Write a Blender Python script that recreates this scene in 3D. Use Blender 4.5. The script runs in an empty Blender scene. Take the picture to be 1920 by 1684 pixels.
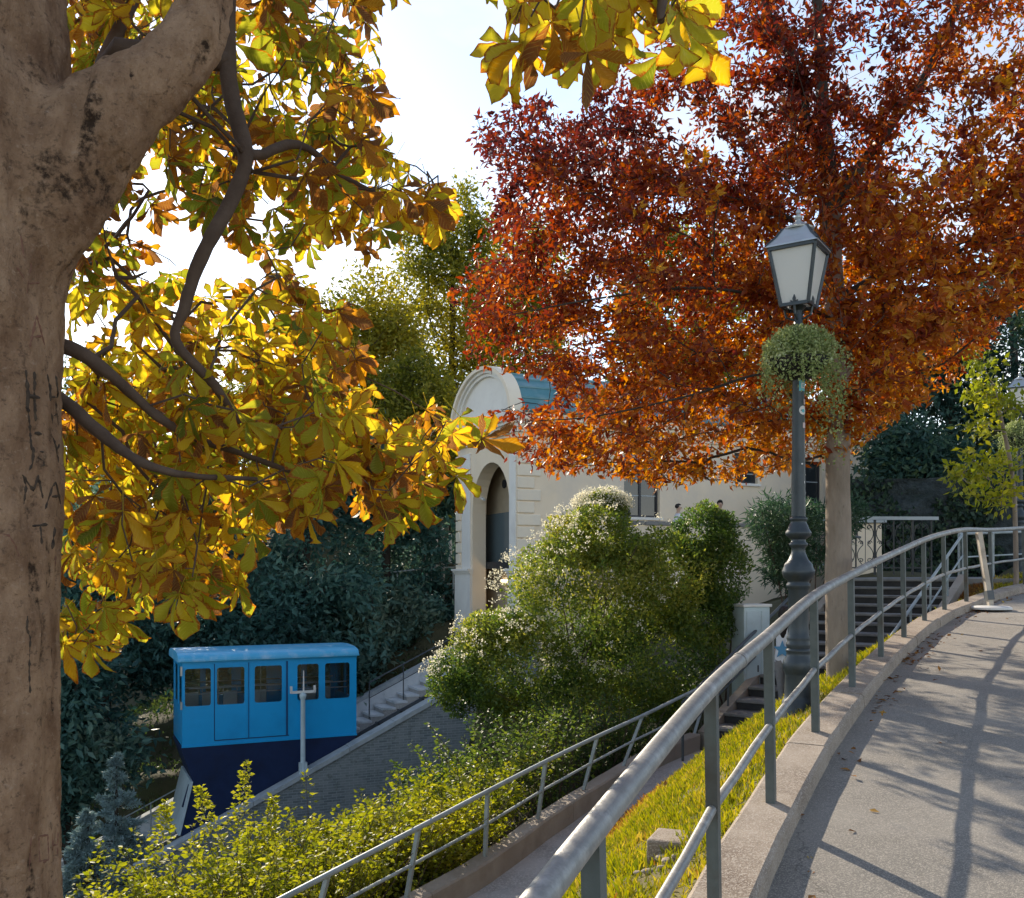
import bpy, bmesh, math, random
import numpy as np
from mathutils import Vector, Matrix
from mathutils.bvhtree import BVHTree

rad = math.radians
SC = bpy.context.scene
COL = SC.collection
RNG = np.random.default_rng(11)
random.seed(5)

# ------------------------------------------------------------------ camera, sky, sun, exposure
EYE = 2.0
cam_d = bpy.data.cameras.new('camera')
cam = bpy.data.objects.new('camera', cam_d)
COL.objects.link(cam)
cam.location = (0, 0, EYE)
cam.rotation_euler = (rad(90), 0, 0)
cam_d.sensor_width = 36
cam_d.lens = 33.75
cam_d.shift_y = 0.11875
cam_d.clip_end = 2000
cam_d.clip_start = 0.05
SC.camera = cam

SUN_DIR = Vector((-0.445, 1.0, 0.545)).normalized()
SUN_EL = math.asin(SUN_DIR.z)
SUN_AZ = math.atan2(SUN_DIR.x, SUN_DIR.y)
world = bpy.data.worlds.new('World')
SC.world = world
world.use_nodes = True
nt = world.node_tree
nt.nodes.clear()
w_out = nt.nodes.new('ShaderNodeOutputWorld')
w_bg = nt.nodes.new('ShaderNodeBackground')
w_sky = nt.nodes.new('ShaderNodeTexSky')
w_sky.sky_type = 'NISHITA'
w_sky.sun_disc = False
w_sky.sun_elevation = SUN_EL
w_sky.sun_rotation = SUN_AZ
w_sky.air_density = 1.0
w_sky.dust_density = 0.15
w_sky.ozone_density = 1.5
w_tc = nt.nodes.new('ShaderNodeTexCoord')
w_map = nt.nodes.new('ShaderNodeMapping')
w_map.inputs['Scale'].default_value = (2.2, 2.2, 6.5)
w_n = nt.nodes.new('ShaderNodeTexNoise')
w_n.inputs['Scale'].default_value = 1.6
w_n.inputs['Detail'].default_value = 7
w_n.inputs['Roughness'].default_value = 0.55
w_r = nt.nodes.new('ShaderNodeMapRange')
w_r.inputs['From Min'].default_value = 0.42
w_r.inputs['From Max'].default_value = 0.66
w_r.inputs['To Min'].default_value = 0.15
w_r.inputs['To Max'].default_value = 0.85
w_bw = nt.nodes.new('ShaderNodeRGBToBW')
w_mul = nt.nodes.new('ShaderNodeMath')
w_mul.operation = 'MULTIPLY'
w_mul.inputs[1].default_value = 0.9
w_mix = nt.nodes.new('ShaderNodeMix')
w_mix.data_type = 'RGBA'
L = nt.links.new
L(w_tc.outputs['Generated'], w_map.inputs['Vector'])
L(w_map.outputs['Vector'], w_n.inputs['Vector'])
L(w_n.outputs['Fac'], w_r.inputs['Value'])
L(w_sky.outputs['Color'], w_bw.inputs['Color'])
L(w_bw.outputs['Val'], w_mul.inputs[0])
L(w_r.outputs['Result'], w_mix.inputs[0])
L(w_sky.outputs['Color'], w_mix.inputs[6])
w_tint = nt.nodes.new('ShaderNodeMix')
w_tint.data_type = 'RGBA'
w_tint.blend_type = 'MULTIPLY'
w_tint.inputs[0].default_value = 1.0
w_tint.inputs[7].default_value = (1.06, 1.0, .93, 1)
L(w_mul.outputs[0], w_tint.inputs[6])
L(w_tint.outputs[2], w_mix.inputs[7])
L(w_mix.outputs[2], w_bg.inputs['Color'])
L(w_bg.outputs['Background'], w_out.inputs['Surface'])
w_bg.inputs['Strength'].default_value = 0.114

sun_d = bpy.data.lights.new('sun', 'SUN')
sun_d.energy = 2.85
sun_d.angle = rad(0.5)
sun_d.color = (1.0, 0.88, 0.70)
sun = bpy.data.objects.new('sun', sun_d)
COL.objects.link(sun)
sun.location = (-20, 45, 30)
sun.rotation_euler = SUN_DIR.to_track_quat('Z', 'Y').to_euler()

SC.view_settings.view_transform = 'Standard'
SC.view_settings.look = 'None'
SC.view_settings.gamma = 1
SC.view_settings.exposure = 1.5
SC.cycles.max_bounces = 8
SC.cycles.transparent_max_bounces = 12
SC.cycles.transmission_bounces = 6
SC.cycles.diffuse_bounces = 4
SC.cycles.use_denoising = True

# ------------------------------------------------------------------ helpers
FPX = 1800.0


def at(px, py, D):
    return Vector(((px - 960) / FPX * D, D, EYE + (1070 - py) / FPX * D))


def projpx(P):
    P = np.asarray(P, float)
    Y = np.maximum(P[..., 1], 0.05)
    return 960 + P[..., 0] / Y * FPX, 1070 - (P[..., 2] - EYE) / Y * FPX


def in_poly(x, y, poly):
    x = np.asarray(x); y = np.asarray(y)
    inside = np.zeros(x.shape, bool)
    n = len(poly)
    for i in range(n):
        x0, y0 = poly[i]; x1, y1 = poly[(i + 1) % n]
        c = ((y0 > y) != (y1 > y)) & (x < (x1 - x0) * (y - y0) / (y1 - y0 + 1e-9) + x0)
        inside ^= c
    return inside


def _hash(ix, iy, iz, seed):
    h = (ix * 374761393 + iy * 668265263 + iz * 2147483647 + seed * 1274126177) & 0xFFFFFFFF
    h = ((h ^ (h >> 13)) * 1274126177) & 0xFFFFFFFF
    h = (h ^ (h >> 16)) & 0xFFFFFFFF
    return h / 4294967295.0


def vnoise(P, scale=1.0, seed=0):
    P = np.asarray(P, float) * scale
    f = np.floor(P); i = f.astype(np.int64); f = P - f
    f = f * f * (3 - 2 * f)
    r = 0
    for dx in (0, 1):
        wx = f[:, 0] if dx else 1 - f[:, 0]
        for dy in (0, 1):
            wy = f[:, 1] if dy else 1 - f[:, 1]
            for dz in (0, 1):
                wz = f[:, 2] if dz else 1 - f[:, 2]
                r = r + wx * wy * wz * _hash(i[:, 0] + dx, i[:, 1] + dy, i[:, 2] + dz, seed)
    return r


def fbm(P, scale=1.0, seed=0, octv=4):
    r = 0; a = 0.5; t = 0
    for k in range(octv):
        r = r + a * vnoise(P, scale * 2 ** k, seed + k * 17); t += a; a *= 0.5
    return r / t


def norm_rows(A):
    return A / np.maximum(np.linalg.norm(A, axis=1, keepdims=True), 1e-9)


def catmull(pts, n):
    P = np.array(pts, float)
    P = np.vstack([2 * P[0] - P[1], P, 2 * P[-1] - P[-2]])
    out = []
    for i in range(1, len(P) - 2):
        for k in range(n):
            t = k / n
            p0, p1, p2, p3 = P[i - 1], P[i], P[i + 1], P[i + 2]
            out.append(0.5 * (2 * p1 + (p2 - p0) * t + (2 * p0 - 5 * p1 + 4 * p2 - p3) * t * t + (3 * p1 - p0 - 3 * p2 + p3) * t ** 3))
    out.append(P[-2])
    return np.array(out)


def resample(C, step):
    d = np.r_[0, np.cumsum(np.linalg.norm(np.diff(C, axis=0), axis=1))]
    n = max(2, int(round(d[-1] / step)) + 1)
    s = np.linspace(0, d[-1], n)
    return np.stack([np.interp(s, d, C[:, k]) for k in range(C.shape[1])], 1)


def mesh_np(name, V, F, mats, smooth=False, attrs=None, mat_idx=None):
    """V (n,3); F (m,k) int array or list of tuples"""
    me = bpy.data.meshes.new(name)
    if isinstance(F, np.ndarray):
        m, k = F.shape
        me.vertices.add(len(V)); me.vertices.foreach_set('co', np.ascontiguousarray(V, np.float32).ravel())
        me.loops.add(m * k); me.loops.foreach_set('vertex_index', np.ascontiguousarray(F, np.int32).ravel())
        me.polygons.add(m)
        me.polygons.foreach_set('loop_start', np.arange(0, m * k, k, dtype=np.int32))
        me.update(calc_edges=True)
    else:
        me.from_pydata([tuple(v) for v in V], [], F)
        me.update()
    for mt in (mats if isinstance(mats, (list, tuple)) else [mats]):
        me.materials.append(mt)
    if smooth:
        me.polygons.foreach_set('use_smooth', np.ones(len(me.polygons), bool))
    if mat_idx is not None:
        me.polygons.foreach_set('material_index', np.asarray(mat_idx, np.int32))
    for an, (dom, arr) in (attrs or {}).items():
        a = me.attributes.new(an, 'FLOAT', dom)
        a.data.foreach_set('value', np.asarray(arr, np.float32))
    return me


def link(name, me, parent=None, kind=None, world_space=True):
    o = bpy.data.objects.new(name, me)
    COL.objects.link(o)
    if parent is not None:
        o.parent = parent
        if world_space and parent.type == 'EMPTY':
            o.matrix_parent_inverse = Matrix.Translation(-parent.location)
    if kind:
        o['kind'] = kind
    return o


def thing(name, label, cat, loc=(0, 0, 0), rotz=0.0, group=None):
    o = bpy.data.objects.new(name, None)
    COL.objects.link(o)
    o.empty_display_size = 0.2
    o.location = loc
    o.rotation_euler = (0, 0, rotz)
    o['label'] = label
    o['category'] = cat
    if group:
        o['group'] = group
    return o


def copy_tree(o, parent=None):
    c = o.copy()
    COL.objects.link(c)
    if parent is not None:
        c.parent = parent
        c.matrix_parent_inverse = o.matrix_parent_inverse
    for ch in list(o.children):
        copy_tree(ch, c)
    return c


class MB:
    """collects simple shapes in one mesh"""
    def __init__(s):
        s.v = []; s.f = []

    def add(s, V, F):
        b = len(s.v)
        s.v += [tuple(map(float, v)) for v in V]
        s.f += [tuple(i + b for i in f) for f in F]

    def box(s, a, b, M=None):
        x0, y0, z0 = a; x1, y1, z1 = b
        V = [(x0, y0, z0), (x1, y0, z0), (x1, y1, z0), (x0, y1, z0), (x0, y0, z1), (x1, y0, z1), (x1, y1, z1), (x0, y1, z1)]
        if M is not None:
            V = [tuple(M @ Vector(v)) for v in V]
        s.add(V, [(3, 2, 1, 0), (4, 5, 6, 7), (0, 1, 5, 4), (1, 2, 6, 5), (2, 3, 7, 6), (3, 0, 4, 7)])
        return s

    def bevbox(s, a, b, r, M=None):
        bm = bmesh.new()
        bmesh.ops.create_cube(bm, size=1)
        for v in bm.verts:
            v.co = Vector([a[i] + (v.co[i] + .5) * (b[i] - a[i]) for i in range(3)])
        bmesh.ops.bevel(bm, geom=bm.edges[:], offset=r, segments=2, affect='EDGES', profile=0.5)
        bm.verts.index_update()
        V = [(M @ v.co if M is not None else v.co)[:] for v in bm.verts]
        s.add(V, [tuple(v.index for v in f.verts) for f in bm.faces])
        bm.free()
        return s

    def hexa(s, V):
        s.add(V, [(3, 2, 1, 0), (4, 5, 6, 7), (0, 1, 5, 4), (1, 2, 6, 5), (2, 3, 7, 6), (3, 0, 4, 7)])
        return s

    def bar(s, p, q, w, h=None, up=(0, 0, 1)):
        """rectangular bar from p to q"""
        p = Vector(p); q = Vector(q); d = (q - p).normalized()
        u = Vector(up)
        x = d.cross(u)
        if x.length < 1e-4:
            x = d.cross(Vector((1, 0, 0)))
        x.normalize(); y = x.cross(d)
        x *= w / 2; y *= (h or w) / 2
        s.hexa([p - x - y, p + x - y, p + x + y, p - x + y, q - x - y, q + x - y, q + x + y, q - x + y])
        return s

    def tube(s, pts, r, n=8, caps=True, closed=False):
        P = np.array([tuple(p) for p in pts], float)
        m = len(P)
        R = np.full(m, r, float) if np.isscalar(r) else np.asarray(r, float)
        T = np.gradient(P, axis=0) if not closed else np.roll(P, -1, 0) - np.roll(P, 1, 0)
        T = norm_rows(T)
        N = np.zeros_like(P)
        ref = np.array([0, 0, 1.0]) if abs(T[0, 2]) < 0.9 else np.array([1.0, 0, 0])
        nn = np.cross(T[0], ref); nn /= np.linalg.norm(nn)
        for i in range(m):
            nn = nn - T[i] * nn.dot(T[i]); nn /= max(np.linalg.norm(nn), 1e-9); N[i] = nn
        B = np.cross(T, N)
        a = np.linspace(0, 2 * math.pi, n, endpoint=False)
        V = (P[:, None, :] + R[:, None, None] * (np.cos(a)[None, :, None] * N[:, None, :] + np.sin(a)[None, :, None] * B[:, None, :])).reshape(-1, 3)
        F = []
        for i in range(m if closed else m - 1):
            i2 = (i + 1) % m
            for k in range(n):
                F.append((i * n + k, i * n + (k + 1) % n, i2 * n + (k + 1) % n, i2 * n + k))
        if caps and not closed:
            F.append(tuple(range(n - 1, -1, -1))); F.append(tuple((m - 1) * n + k for k in range(n)))
        s.add(V, F)
        return s

    def lathe(s, prof, n=20, c=(0, 0, 0), squash=None):
        V = []; F = []
        a = np.linspace(0, 2 * math.pi, n, endpoint=False)
        for r, z in prof:
            for k in range(n):
                V.append((c[0] + r * math.cos(a[k]), c[1] + r * math.sin(a[k]), c[2] + z))
        for i in range(len(prof) - 1):
            for k in range(n):
                F.append((i * n + k, i * n + (k + 1) % n, (i + 1) * n + (k + 1) % n, (i + 1) * n + k))
        F.append(tuple(range(n - 1, -1, -1))); F.append(tuple((len(prof) - 1) * n + k for k in range(n)))
        s.add(V, F)
        return s

    def prism(s, poly, y0, y1):
        """polygon of (x,z) extruded along y"""
        n = len(poly)
        V = [(x, y0, z) for x, z in poly] + [(x, y1, z) for x, z in poly]
        F = [tuple(range(n)), tuple(range(2 * n - 1, n - 1, -1))]
        for i in range(n):
            F.append((i, i + n, (i + 1) % n + n, (i + 1) % n))
        s.add(V, F)
        return s

    def build(s, name, mat, parent=None, smooth=False, kind=None, world_space=True, autosmooth=None):
        me = mesh_np(name, s.v, s.f, mat)
        bm = bmesh.new(); bm.from_mesh(me)
        bmesh.ops.recalc_face_normals(bm, faces=bm.faces[:])
        bm.to_mesh(me); bm.free()
        if smooth:
            me.polygons.foreach_set('use_smooth', np.ones(len(me.polygons), bool))
            me.set_sharp_from_angle(angle=rad(autosmooth or 40))
        return link(name, me, parent, kind, world_space)


# ------------------------------------------------------------------ materials
def new_mat(name):
    m = bpy.data.materials.new(name); m.use_nodes = True
    t = m.node_tree; t.nodes.clear()
    out = t.nodes.new('ShaderNodeOutputMaterial')
    return m, t, out


def N(t, typ, **kw):
    n = t.nodes.new(typ)
    for k, v in kw.items():
        if k.startswith('_'):
            setattr(n, k[1:], v)
        else:
            n.inputs[k.replace('__', ' ')].default_value = v
    return n


def ramp(t, stops, interp='LINEAR'):
    r = t.nodes.new('ShaderNodeValToRGB'); e = r.color_ramp
    e.interpolation = interp
    e.elements[0].position = stops[0][0]; e.elements[0].color = (*stops[0][1], 1)
    e.elements[1].position = stops[-1][0]; e.elements[1].color = (*stops[-1][1], 1)
    for p, c in stops[1:-1]:
        k = e.elements.new(p); k.color = (*c, 1)
    return r


def mixc(t, fac, a, b, mode='MIX'):
    n = t.nodes.new('ShaderNodeMix'); n.data_type = 'RGBA'; n.blend_type = mode
    for i, x in ((0, fac), (6, a), (7, b)):
        if hasattr(x, 'is_output'):
            t.links.new(x, n.inputs[i])
        else:
            n.inputs[i].default_value = x if i == 0 else (*x, 1)
    return n.outputs[2]


def surf(name, c1, c2, scale=3.0, rough=0.8, bump=0.2, bscale=60.0, metal=0.0, c3=None, s3=0.6, spec=0.3, speck=None, speck_scale=120, bdist=0.01, coat=0.0, crack=0.0):
    """two colours mixed by noise, a large slow stain c3, fine bump and specks"""
    m, t, out = new_mat(name)
    p = N(t, 'ShaderNodeBsdfPrincipled', Roughness=rough, Metallic=metal)
    p.inputs['Specular IOR Level'].default_value = spec
    p.inputs['Coat Weight'].default_value = coat
    tc = N(t, 'ShaderNodeTexCoord')
    n1 = N(t, 'ShaderNodeTexNoise', Scale=scale, Detail=8.0, Roughness=0.6)
    t.links.new(tc.outputs['Object'], n1.inputs['Vector'])
    r1 = N(t, 'ShaderNodeMapRange'); r1.inputs['From Min'].default_value = .32; r1.inputs['From Max'].default_value = .68
    t.links.new(n1.outputs['Fac'], r1.inputs['Value'])
    c = mixc(t, r1.outputs['Result'], c1, c2)
    if c3 is not None:
        n2 = N(t, 'ShaderNodeTexNoise', Scale=s3, Detail=5.0, Roughness=0.65)
        t.links.new(tc.outputs['Object'], n2.inputs['Vector'])
        r2 = N(t, 'ShaderNodeMapRange'); r2.inputs['From Min'].default_value = .5; r2.inputs['From Max'].default_value = .72
        t.links.new(n2.outputs['Fac'], r2.inputs['Value'])
        c = mixc(t, r2.outputs['Result'], c, c3)
    if speck is not None:
        v = N(t, 'ShaderNodeTexVoronoi', Scale=speck_scale)
        t.links.new(tc.outputs['Object'], v.inputs['Vector'])
        sx = N(t, 'ShaderNodeSeparateColor')
        t.links.new(v.outputs['Color'], sx.inputs[0])
        r3 = N(t, 'ShaderNodeMapRange'); r3.inputs['From Min'].default_value = .55; r3.inputs['From Max'].default_value = .9
        t.links.new(sx.outputs[0], r3.inputs['Value'])
        c = mixc(t, r3.outputs['Result'], c, speck)
    if crack:
        nw = N(t, 'ShaderNodeTexNoise', Scale=2.5, Detail=5.0, Roughness=.6); t.links.new(tc.outputs['Object'], nw.inputs['Vector'])
        vm = N(t, 'ShaderNodeVectorMath', _operation='MULTIPLY_ADD'); vm.inputs[1].default_value = (.5, .5, .5)
        t.links.new(nw.outputs['Color'], vm.inputs[0]); t.links.new(tc.outputs['Object'], vm.inputs[2])
        ve = N(t, 'ShaderNodeTexVoronoi', Scale=.42, _feature='DISTANCE_TO_EDGE'); t.links.new(vm.outputs[0], ve.inputs['Vector'])
        rc = N(t, 'ShaderNodeMapRange'); rc.inputs['From Min'].default_value = .0025; rc.inputs['From Max'].default_value = .0; rc.inputs['To Max'].default_value = crack
        t.links.new(ve.outputs['Distance'], rc.inputs['Value'])
        c = mixc(t, rc.outputs['Result'], c, (.05, .045, .04))
    t.links.new(c, p.inputs['Base Color'])
    if bump:
        n3 = N(t, 'ShaderNodeTexNoise', Scale=bscale, Detail=4.0, Roughness=0.6)
        t.links.new(tc.outputs['Object'], n3.inputs['Vector'])
        b = N(t, 'ShaderNodeBump', Strength=bump, Distance=bdist)
        t.links.new(n3.outputs['Fac'], b.inputs['Height'])
        t.links.new(b.outputs['Normal'], p.inputs['Normal'])
    t.links.new(p.outputs[0], out.inputs[0])
    return m


def leafmat(name, stops, trans=0.5, rough=0.5, spec=0.25, sat=1.0):
    """leaf colour by the 'tone' attribute; part of the light passes through the blade"""
    m, t, out = new_mat(name)
    a = N(t, 'ShaderNodeAttribute', _attribute_name='tone')
    r = ramp(t, stops)
    t.links.new(a.outputs['Fac'], r.inputs[0])
    p = N(t, 'ShaderNodeBsdfPrincipled', Roughness=rough)
    p.inputs['Specular IOR Level'].default_value = spec
    tr = N(t, 'ShaderNodeBsdfTranslucent')
    t.links.new(r.outputs[0], p.inputs['Base Color'])
    hs = N(t, 'ShaderNodeHueSaturation'); hs.inputs['Saturation'].default_value = 1.12 * sat; hs.inputs['Value'].default_value = 1.5
    t.links.new(r.outputs[0], hs.inputs['Color'])
    t.links.new(hs.outputs[0], tr.inputs['Color'])
    mx = N(t, 'ShaderNodeMixShader', Fac=trans)
    t.links.new(p.outputs[0], mx.inputs[1]); t.links.new(tr.outputs[0], mx.inputs[2])
    t.links.new(mx.outputs[0], out.inputs[0])
    return m


def plain(name, c, rough=0.6, metal=0.0, spec=0.4, emit=None, es=1.0):
    m, t, out = new_mat(name)
    p = N(t, 'ShaderNodeBsdfPrincipled', Roughness=rough, Metallic=metal)
    p.inputs['Base Color'].default_value = (*c, 1)
    p.inputs['Specular IOR Level'].default_value = spec
    if emit:
        p.inputs['Emission Color'].default_value = (*emit, 1); p.inputs['Emission Strength'].default_value = es
    t.links.new(p.outputs[0], out.inputs[0])
    return m


def glassmat(name, tint=(.7, .75, .78), gloss=0.12):
    m, t, out = new_mat(name)
    a = N(t, 'ShaderNodeBsdfTransparent'); a.inputs[0].default_value = (*tint, 1)
    b = N(t, 'ShaderNodeBsdfGlossy', Roughness=0.03); b.inputs[0].default_value = (.9, .9, .9, 1)
    f = N(t, 'ShaderNodeFresnel', IOR=1.5)
    mm = N(t, 'ShaderNodeMath', _operation='ADD'); mm.inputs[1].default_value = gloss - .04
    t.links.new(f.outputs[0], mm.inputs[0])
    mx = N(t, 'ShaderNodeMixShader')
    t.links.new(mm.outputs[0], mx.inputs[0]); t.links.new(a.outputs[0], mx.inputs[1]); t.links.new(b.outputs[0], mx.inputs[2])
    t.links.new(mx.outputs[0], out.inputs[0])
    return m
# ------------------------------------------------------------------ plants: skeleton growth and leaves
def grow(seeds, targets, alpha=0.35, step=0.35, wob=0.06, rng=RNG, attach_min=0):
    """seeds: list of polylines (first one is the trunk, later ones start on an earlier one).
    Returns nodes, parent, children lists; every target is joined to the cheapest node."""
    nodes = []; par = []; plen = []
    for si, S in enumerate(seeds):
        S = np.asarray(S, float)
        prev = -1
        if si > 0:
            A = np.array(nodes); prev = int(np.argmin(((A - S[0]) ** 2).sum(1)))
            S = S[1:]
        for p in S:
            nodes.append(p); par.append(prev)
            plen.append(0 if prev < 0 else plen[prev] + np.linalg.norm(nodes[prev] - p)); prev = len(nodes) - 1
    nseed = len(nodes)
    cap = nseed + len(targets) * 40
    X = np.zeros((cap, 3)); X[:nseed] = nodes
    PL = np.zeros(cap); PL[:nseed] = plen
    PAR = -np.ones(cap, int); PAR[:nseed] = par
    ok = np.zeros(cap, bool); ok[attach_min:nseed] = True
    n = nseed
    T = np.asarray(targets, float)
    d0 = np.min(np.linalg.norm(T[:, None, :] - X[None, attach_min:nseed:2, :], axis=2), axis=1)
    tips = np.zeros(len(T), int)
    for ti in np.argsort(d0):
        t = T[ti]
        D = np.linalg.norm(X[:n] - t, axis=1)
        c = D + alpha * PL[:n]; c[~ok[:n]] = 1e9
        i = int(np.argmin(c)); d = D[i]
        k = max(1, int(math.ceil(d / step)))
        prev = i
        a = X[i].copy()
        side = rng.normal(0, wob * d, 3)
        for j in range(1, k + 1):
            s = j / k
            p = a + (t - a) * s + side * math.sin(math.pi * s) + rng.normal(0, wob * step * .5, 3) * (s < 1)
            X[n] = p; PAR[n] = prev; PL[n] = PL[prev] + np.linalg.norm(p - X[prev]); ok[n] = True
            prev = n; n += 1
            if n >= cap:
                break
        tips[ti] = prev
        if n >= cap - 60:
            break
    return X[:n], PAR[:n], tips, nseed


def radii(X, PAR, rtip=0.004, expo=2.2, rmax=None):
    n = len(X)
    acc = np.zeros(n)
    R = np.zeros(n)
    for i in range(n - 1, -1, -1):
        if acc[i] == 0:
            acc[i] = rtip ** expo
        R[i] = acc[i] ** (1 / expo)
        if PAR[i] >= 0:
            acc[PAR[i]] += acc[i]
    if rmax is not None:
        R = np.minimum(R, rmax)
    return R


def chains(X, PAR, R):
    n = len(X)
    kids = [[] for _ in range(n)]
    for i in range(n):
        if PAR[i] >= 0:
            kids[PAR[i]].append(i)
    out = []
    stack = [(i, -1) for i in range(n) if PAR[i] < 0]
    while stack:
        i, p = stack.pop()
        ch = ([p] if p >= 0 else []) + [i]
        while kids[i]:
            ks = sorted(kids[i], key=lambda q: -R[q])
            for q in ks[1:]:
                stack.append((q, i))
            i = ks[0]; ch.append(i)
        out.append(ch)
    return out


def tree_wood(mb, X, PAR, R, nmin=4, rskip=0.0, only=None):
    for ch in chains(X, PAR, R):
        if only is not None and not only(ch):
            continue
        if len(ch) < 2:
            continue
        rr = R[ch].copy()
        if PAR[ch[0]] != -1 or True:
            rr[0] = min(rr[0], rr[1] * 1.25)
        if rr.max() < rskip:
            continue
        nn = 10 if rr.max() > .08 else 6 if rr.max() > .02 else nmin
        mb.tube(X[ch], rr, n=nn, caps=False)
    return mb


def small_leaves(name, pts, dirs, size, width, tone, mat, parent=None, kind='stuff', fold=0.25, rng=RNG, nrm=None, world_space=True):
    """one folded blade (two triangles) per point"""
    n = len(pts)
    d = norm_rows(dirs)
    r = rng.normal(0, 1, (n, 3)) if nrm is None else nrm + rng.normal(0, .45, (n, 3))
    s = norm_rows(np.cross(d, r))
    u = np.cross(s, d)
    L_ = np.asarray(size)[:, None] if not np.isscalar(size) else size
    W_ = L_ * width
    m = pts + d * L_ * .42 + u * (L_ * fold * .5)
    tip = pts + d * L_ - u * (L_ * .12)
    V = np.stack([pts, m + s * W_ * .5 - u * L_ * fold * .3, tip, m - s * W_ * .5 - u * L_ * fold * .3], 1).reshape(-1, 3)
    b = np.arange(n, dtype=np.int32)[:, None] * 4
    F = np.concatenate([b + np.array([[0, 1, 2]]), b + np.array([[0, 2, 3]])], 1).reshape(-1, 3)
    tn = np.repeat(np.clip(tone, 0, 1), 2)
    me = mesh_np(name, V, F, mat, attrs={'tone': ('FACE', tn)})
    return link(name, me, parent, kind, world_space)


def spray(X, PAR, tips, per, spread, rng=RNG, droop=0.3, outward=None, lastn=3):
    """leaf base points and directions along the last nodes of every twig"""
    P = []; D = []
    for t in tips:
        i = t
        for k in range(lastn):
            p = PAR[i]
            if p < 0:
                break
            P.append(X[i]); D.append(X[i] - X[p])
            i = p
    P = np.array(P); D = norm_rows(np.array(D))
    P = np.repeat(P, per, 0); D = np.repeat(D, per, 0)
    n = len(P)
    off = rng.normal(0, spread, (n, 3))
    P = P + off
    D = D * .6 + norm_rows(rng.normal(0, 1, (n, 3))) * .9 + np.array([0, 0, -droop])
    return P, D


# chestnut leaf: five to seven leaflets fanned from one point, each a bent, ragged grid
def chestnut_leaf(rng, tone0, spread_t=0.1, nleaf=None):
    nl = nleaf or int(rng.choice([5, 5, 6, 7]))
    angs = {5: [-82, -40, 0, 40, 82], 6: [-88, -50, -14, 20, 56, 92], 7: [-104, -68, -34, 0, 34, 68, 104]}[nl]
    V = []; F = []; tone = []; edge = []; vein = []
    rows, cols = 9, 5
    vs = np.linspace(0, 1, rows)
    prof = np.array([0.03, .15, .30, .46, .64, .82, .88, .56, .02])
    us = np.linspace(-1, 1, cols)
    cup = rng.uniform(-.1, .35)
    for a in angs:
        a0 = rad(a + rng.normal(0, 6))
        Ln = (0.19 - 0.075 * abs(a) / 100) * rng.uniform(.85, 1.12)
        Wd = Ln * rng.uniform(.38, .54)
        curl = rng.normal(.65, .75)
        roll = rng.normal(0.25, .35)
        droop = rng.uniform(.2, .9)
        tw = rng.normal(0, .8)
        tn = np.clip(tone0 + rng.normal(0, spread_t), 0, 1)
        if rng.random() < .12:
            tn = min(1, tn + .35); curl *= 2.0; roll *= 2.2
        b = len(V)
        z = 0.0; y = 0.0
        ang = -droop * .35
        ys = [0.0]; zs = [0.0]
        for k in range(1, rows):
            ang -= curl / (rows - 1) * (k / rows) * 2
            y += math.cos(ang) * Ln / (rows - 1); z += math.sin(ang) * Ln / (rows - 1)
            ys.append(y); zs.append(z)
        wl = rng.uniform(.78, 1.12, (rows, 2))
        for i in range(rows):
            for j in range(cols):
                u = us[j]
                w = prof[i] * Wd * .5 * wl[i, 0 if u < 0 else 1]
                x = u * w
                fold = abs(u) * w * (0.45 - roll * vs[i] * (1 if u > 0 else .5)) + rng.normal(0, .0022)
                t_ = tw * vs[i]
                xx = x * math.cos(t_) - fold * math.sin(t_)
                zz = zs[i] + x * math.sin(t_) + fold * math.cos(t_)
                yy = ys[i] + (rng.normal(0, .0035) if abs(u) == 1 else 0) + cup * x * x * 4
                V.append((xx * math.cos(a0) + yy * math.sin(a0), yy * math.cos(a0) - xx * math.sin(a0), zz))
                e = max(abs(u) ** 2.0, max(0, (vs[i] - .55) / .45) ** 1.5)
                edge.append(e); tone.append(tn); vein.append(vs[i] * 10 - abs(u) * 1.6 + (20 if u < 0 else 0))
        for i in range(rows - 1):
            for j in range(cols - 1):
                q = b + i * cols + j
                F.append((q, q + 1, q + cols + 1, q + cols))
    # petiole
    mb = MB()
    pl = rng.uniform(.06, .13)
    mb.tube([(0, -pl, .035), (0, -pl * .5, .02), (0, 0.004, 0)], [.0022, .0018, .0018], n=4, caps=False)
    b = len(V)
    V += mb.v
    F += [tuple(i + b for i in f) for f in mb.f]
    tone += [np.clip(tone0, 0, .55)] * len(mb.v); edge += [0.0] * len(mb.v); vein += [0.0] * len(mb.v)
    return np.array(V), F, np.array(tone), np.array(edge), np.array(vein)


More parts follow.
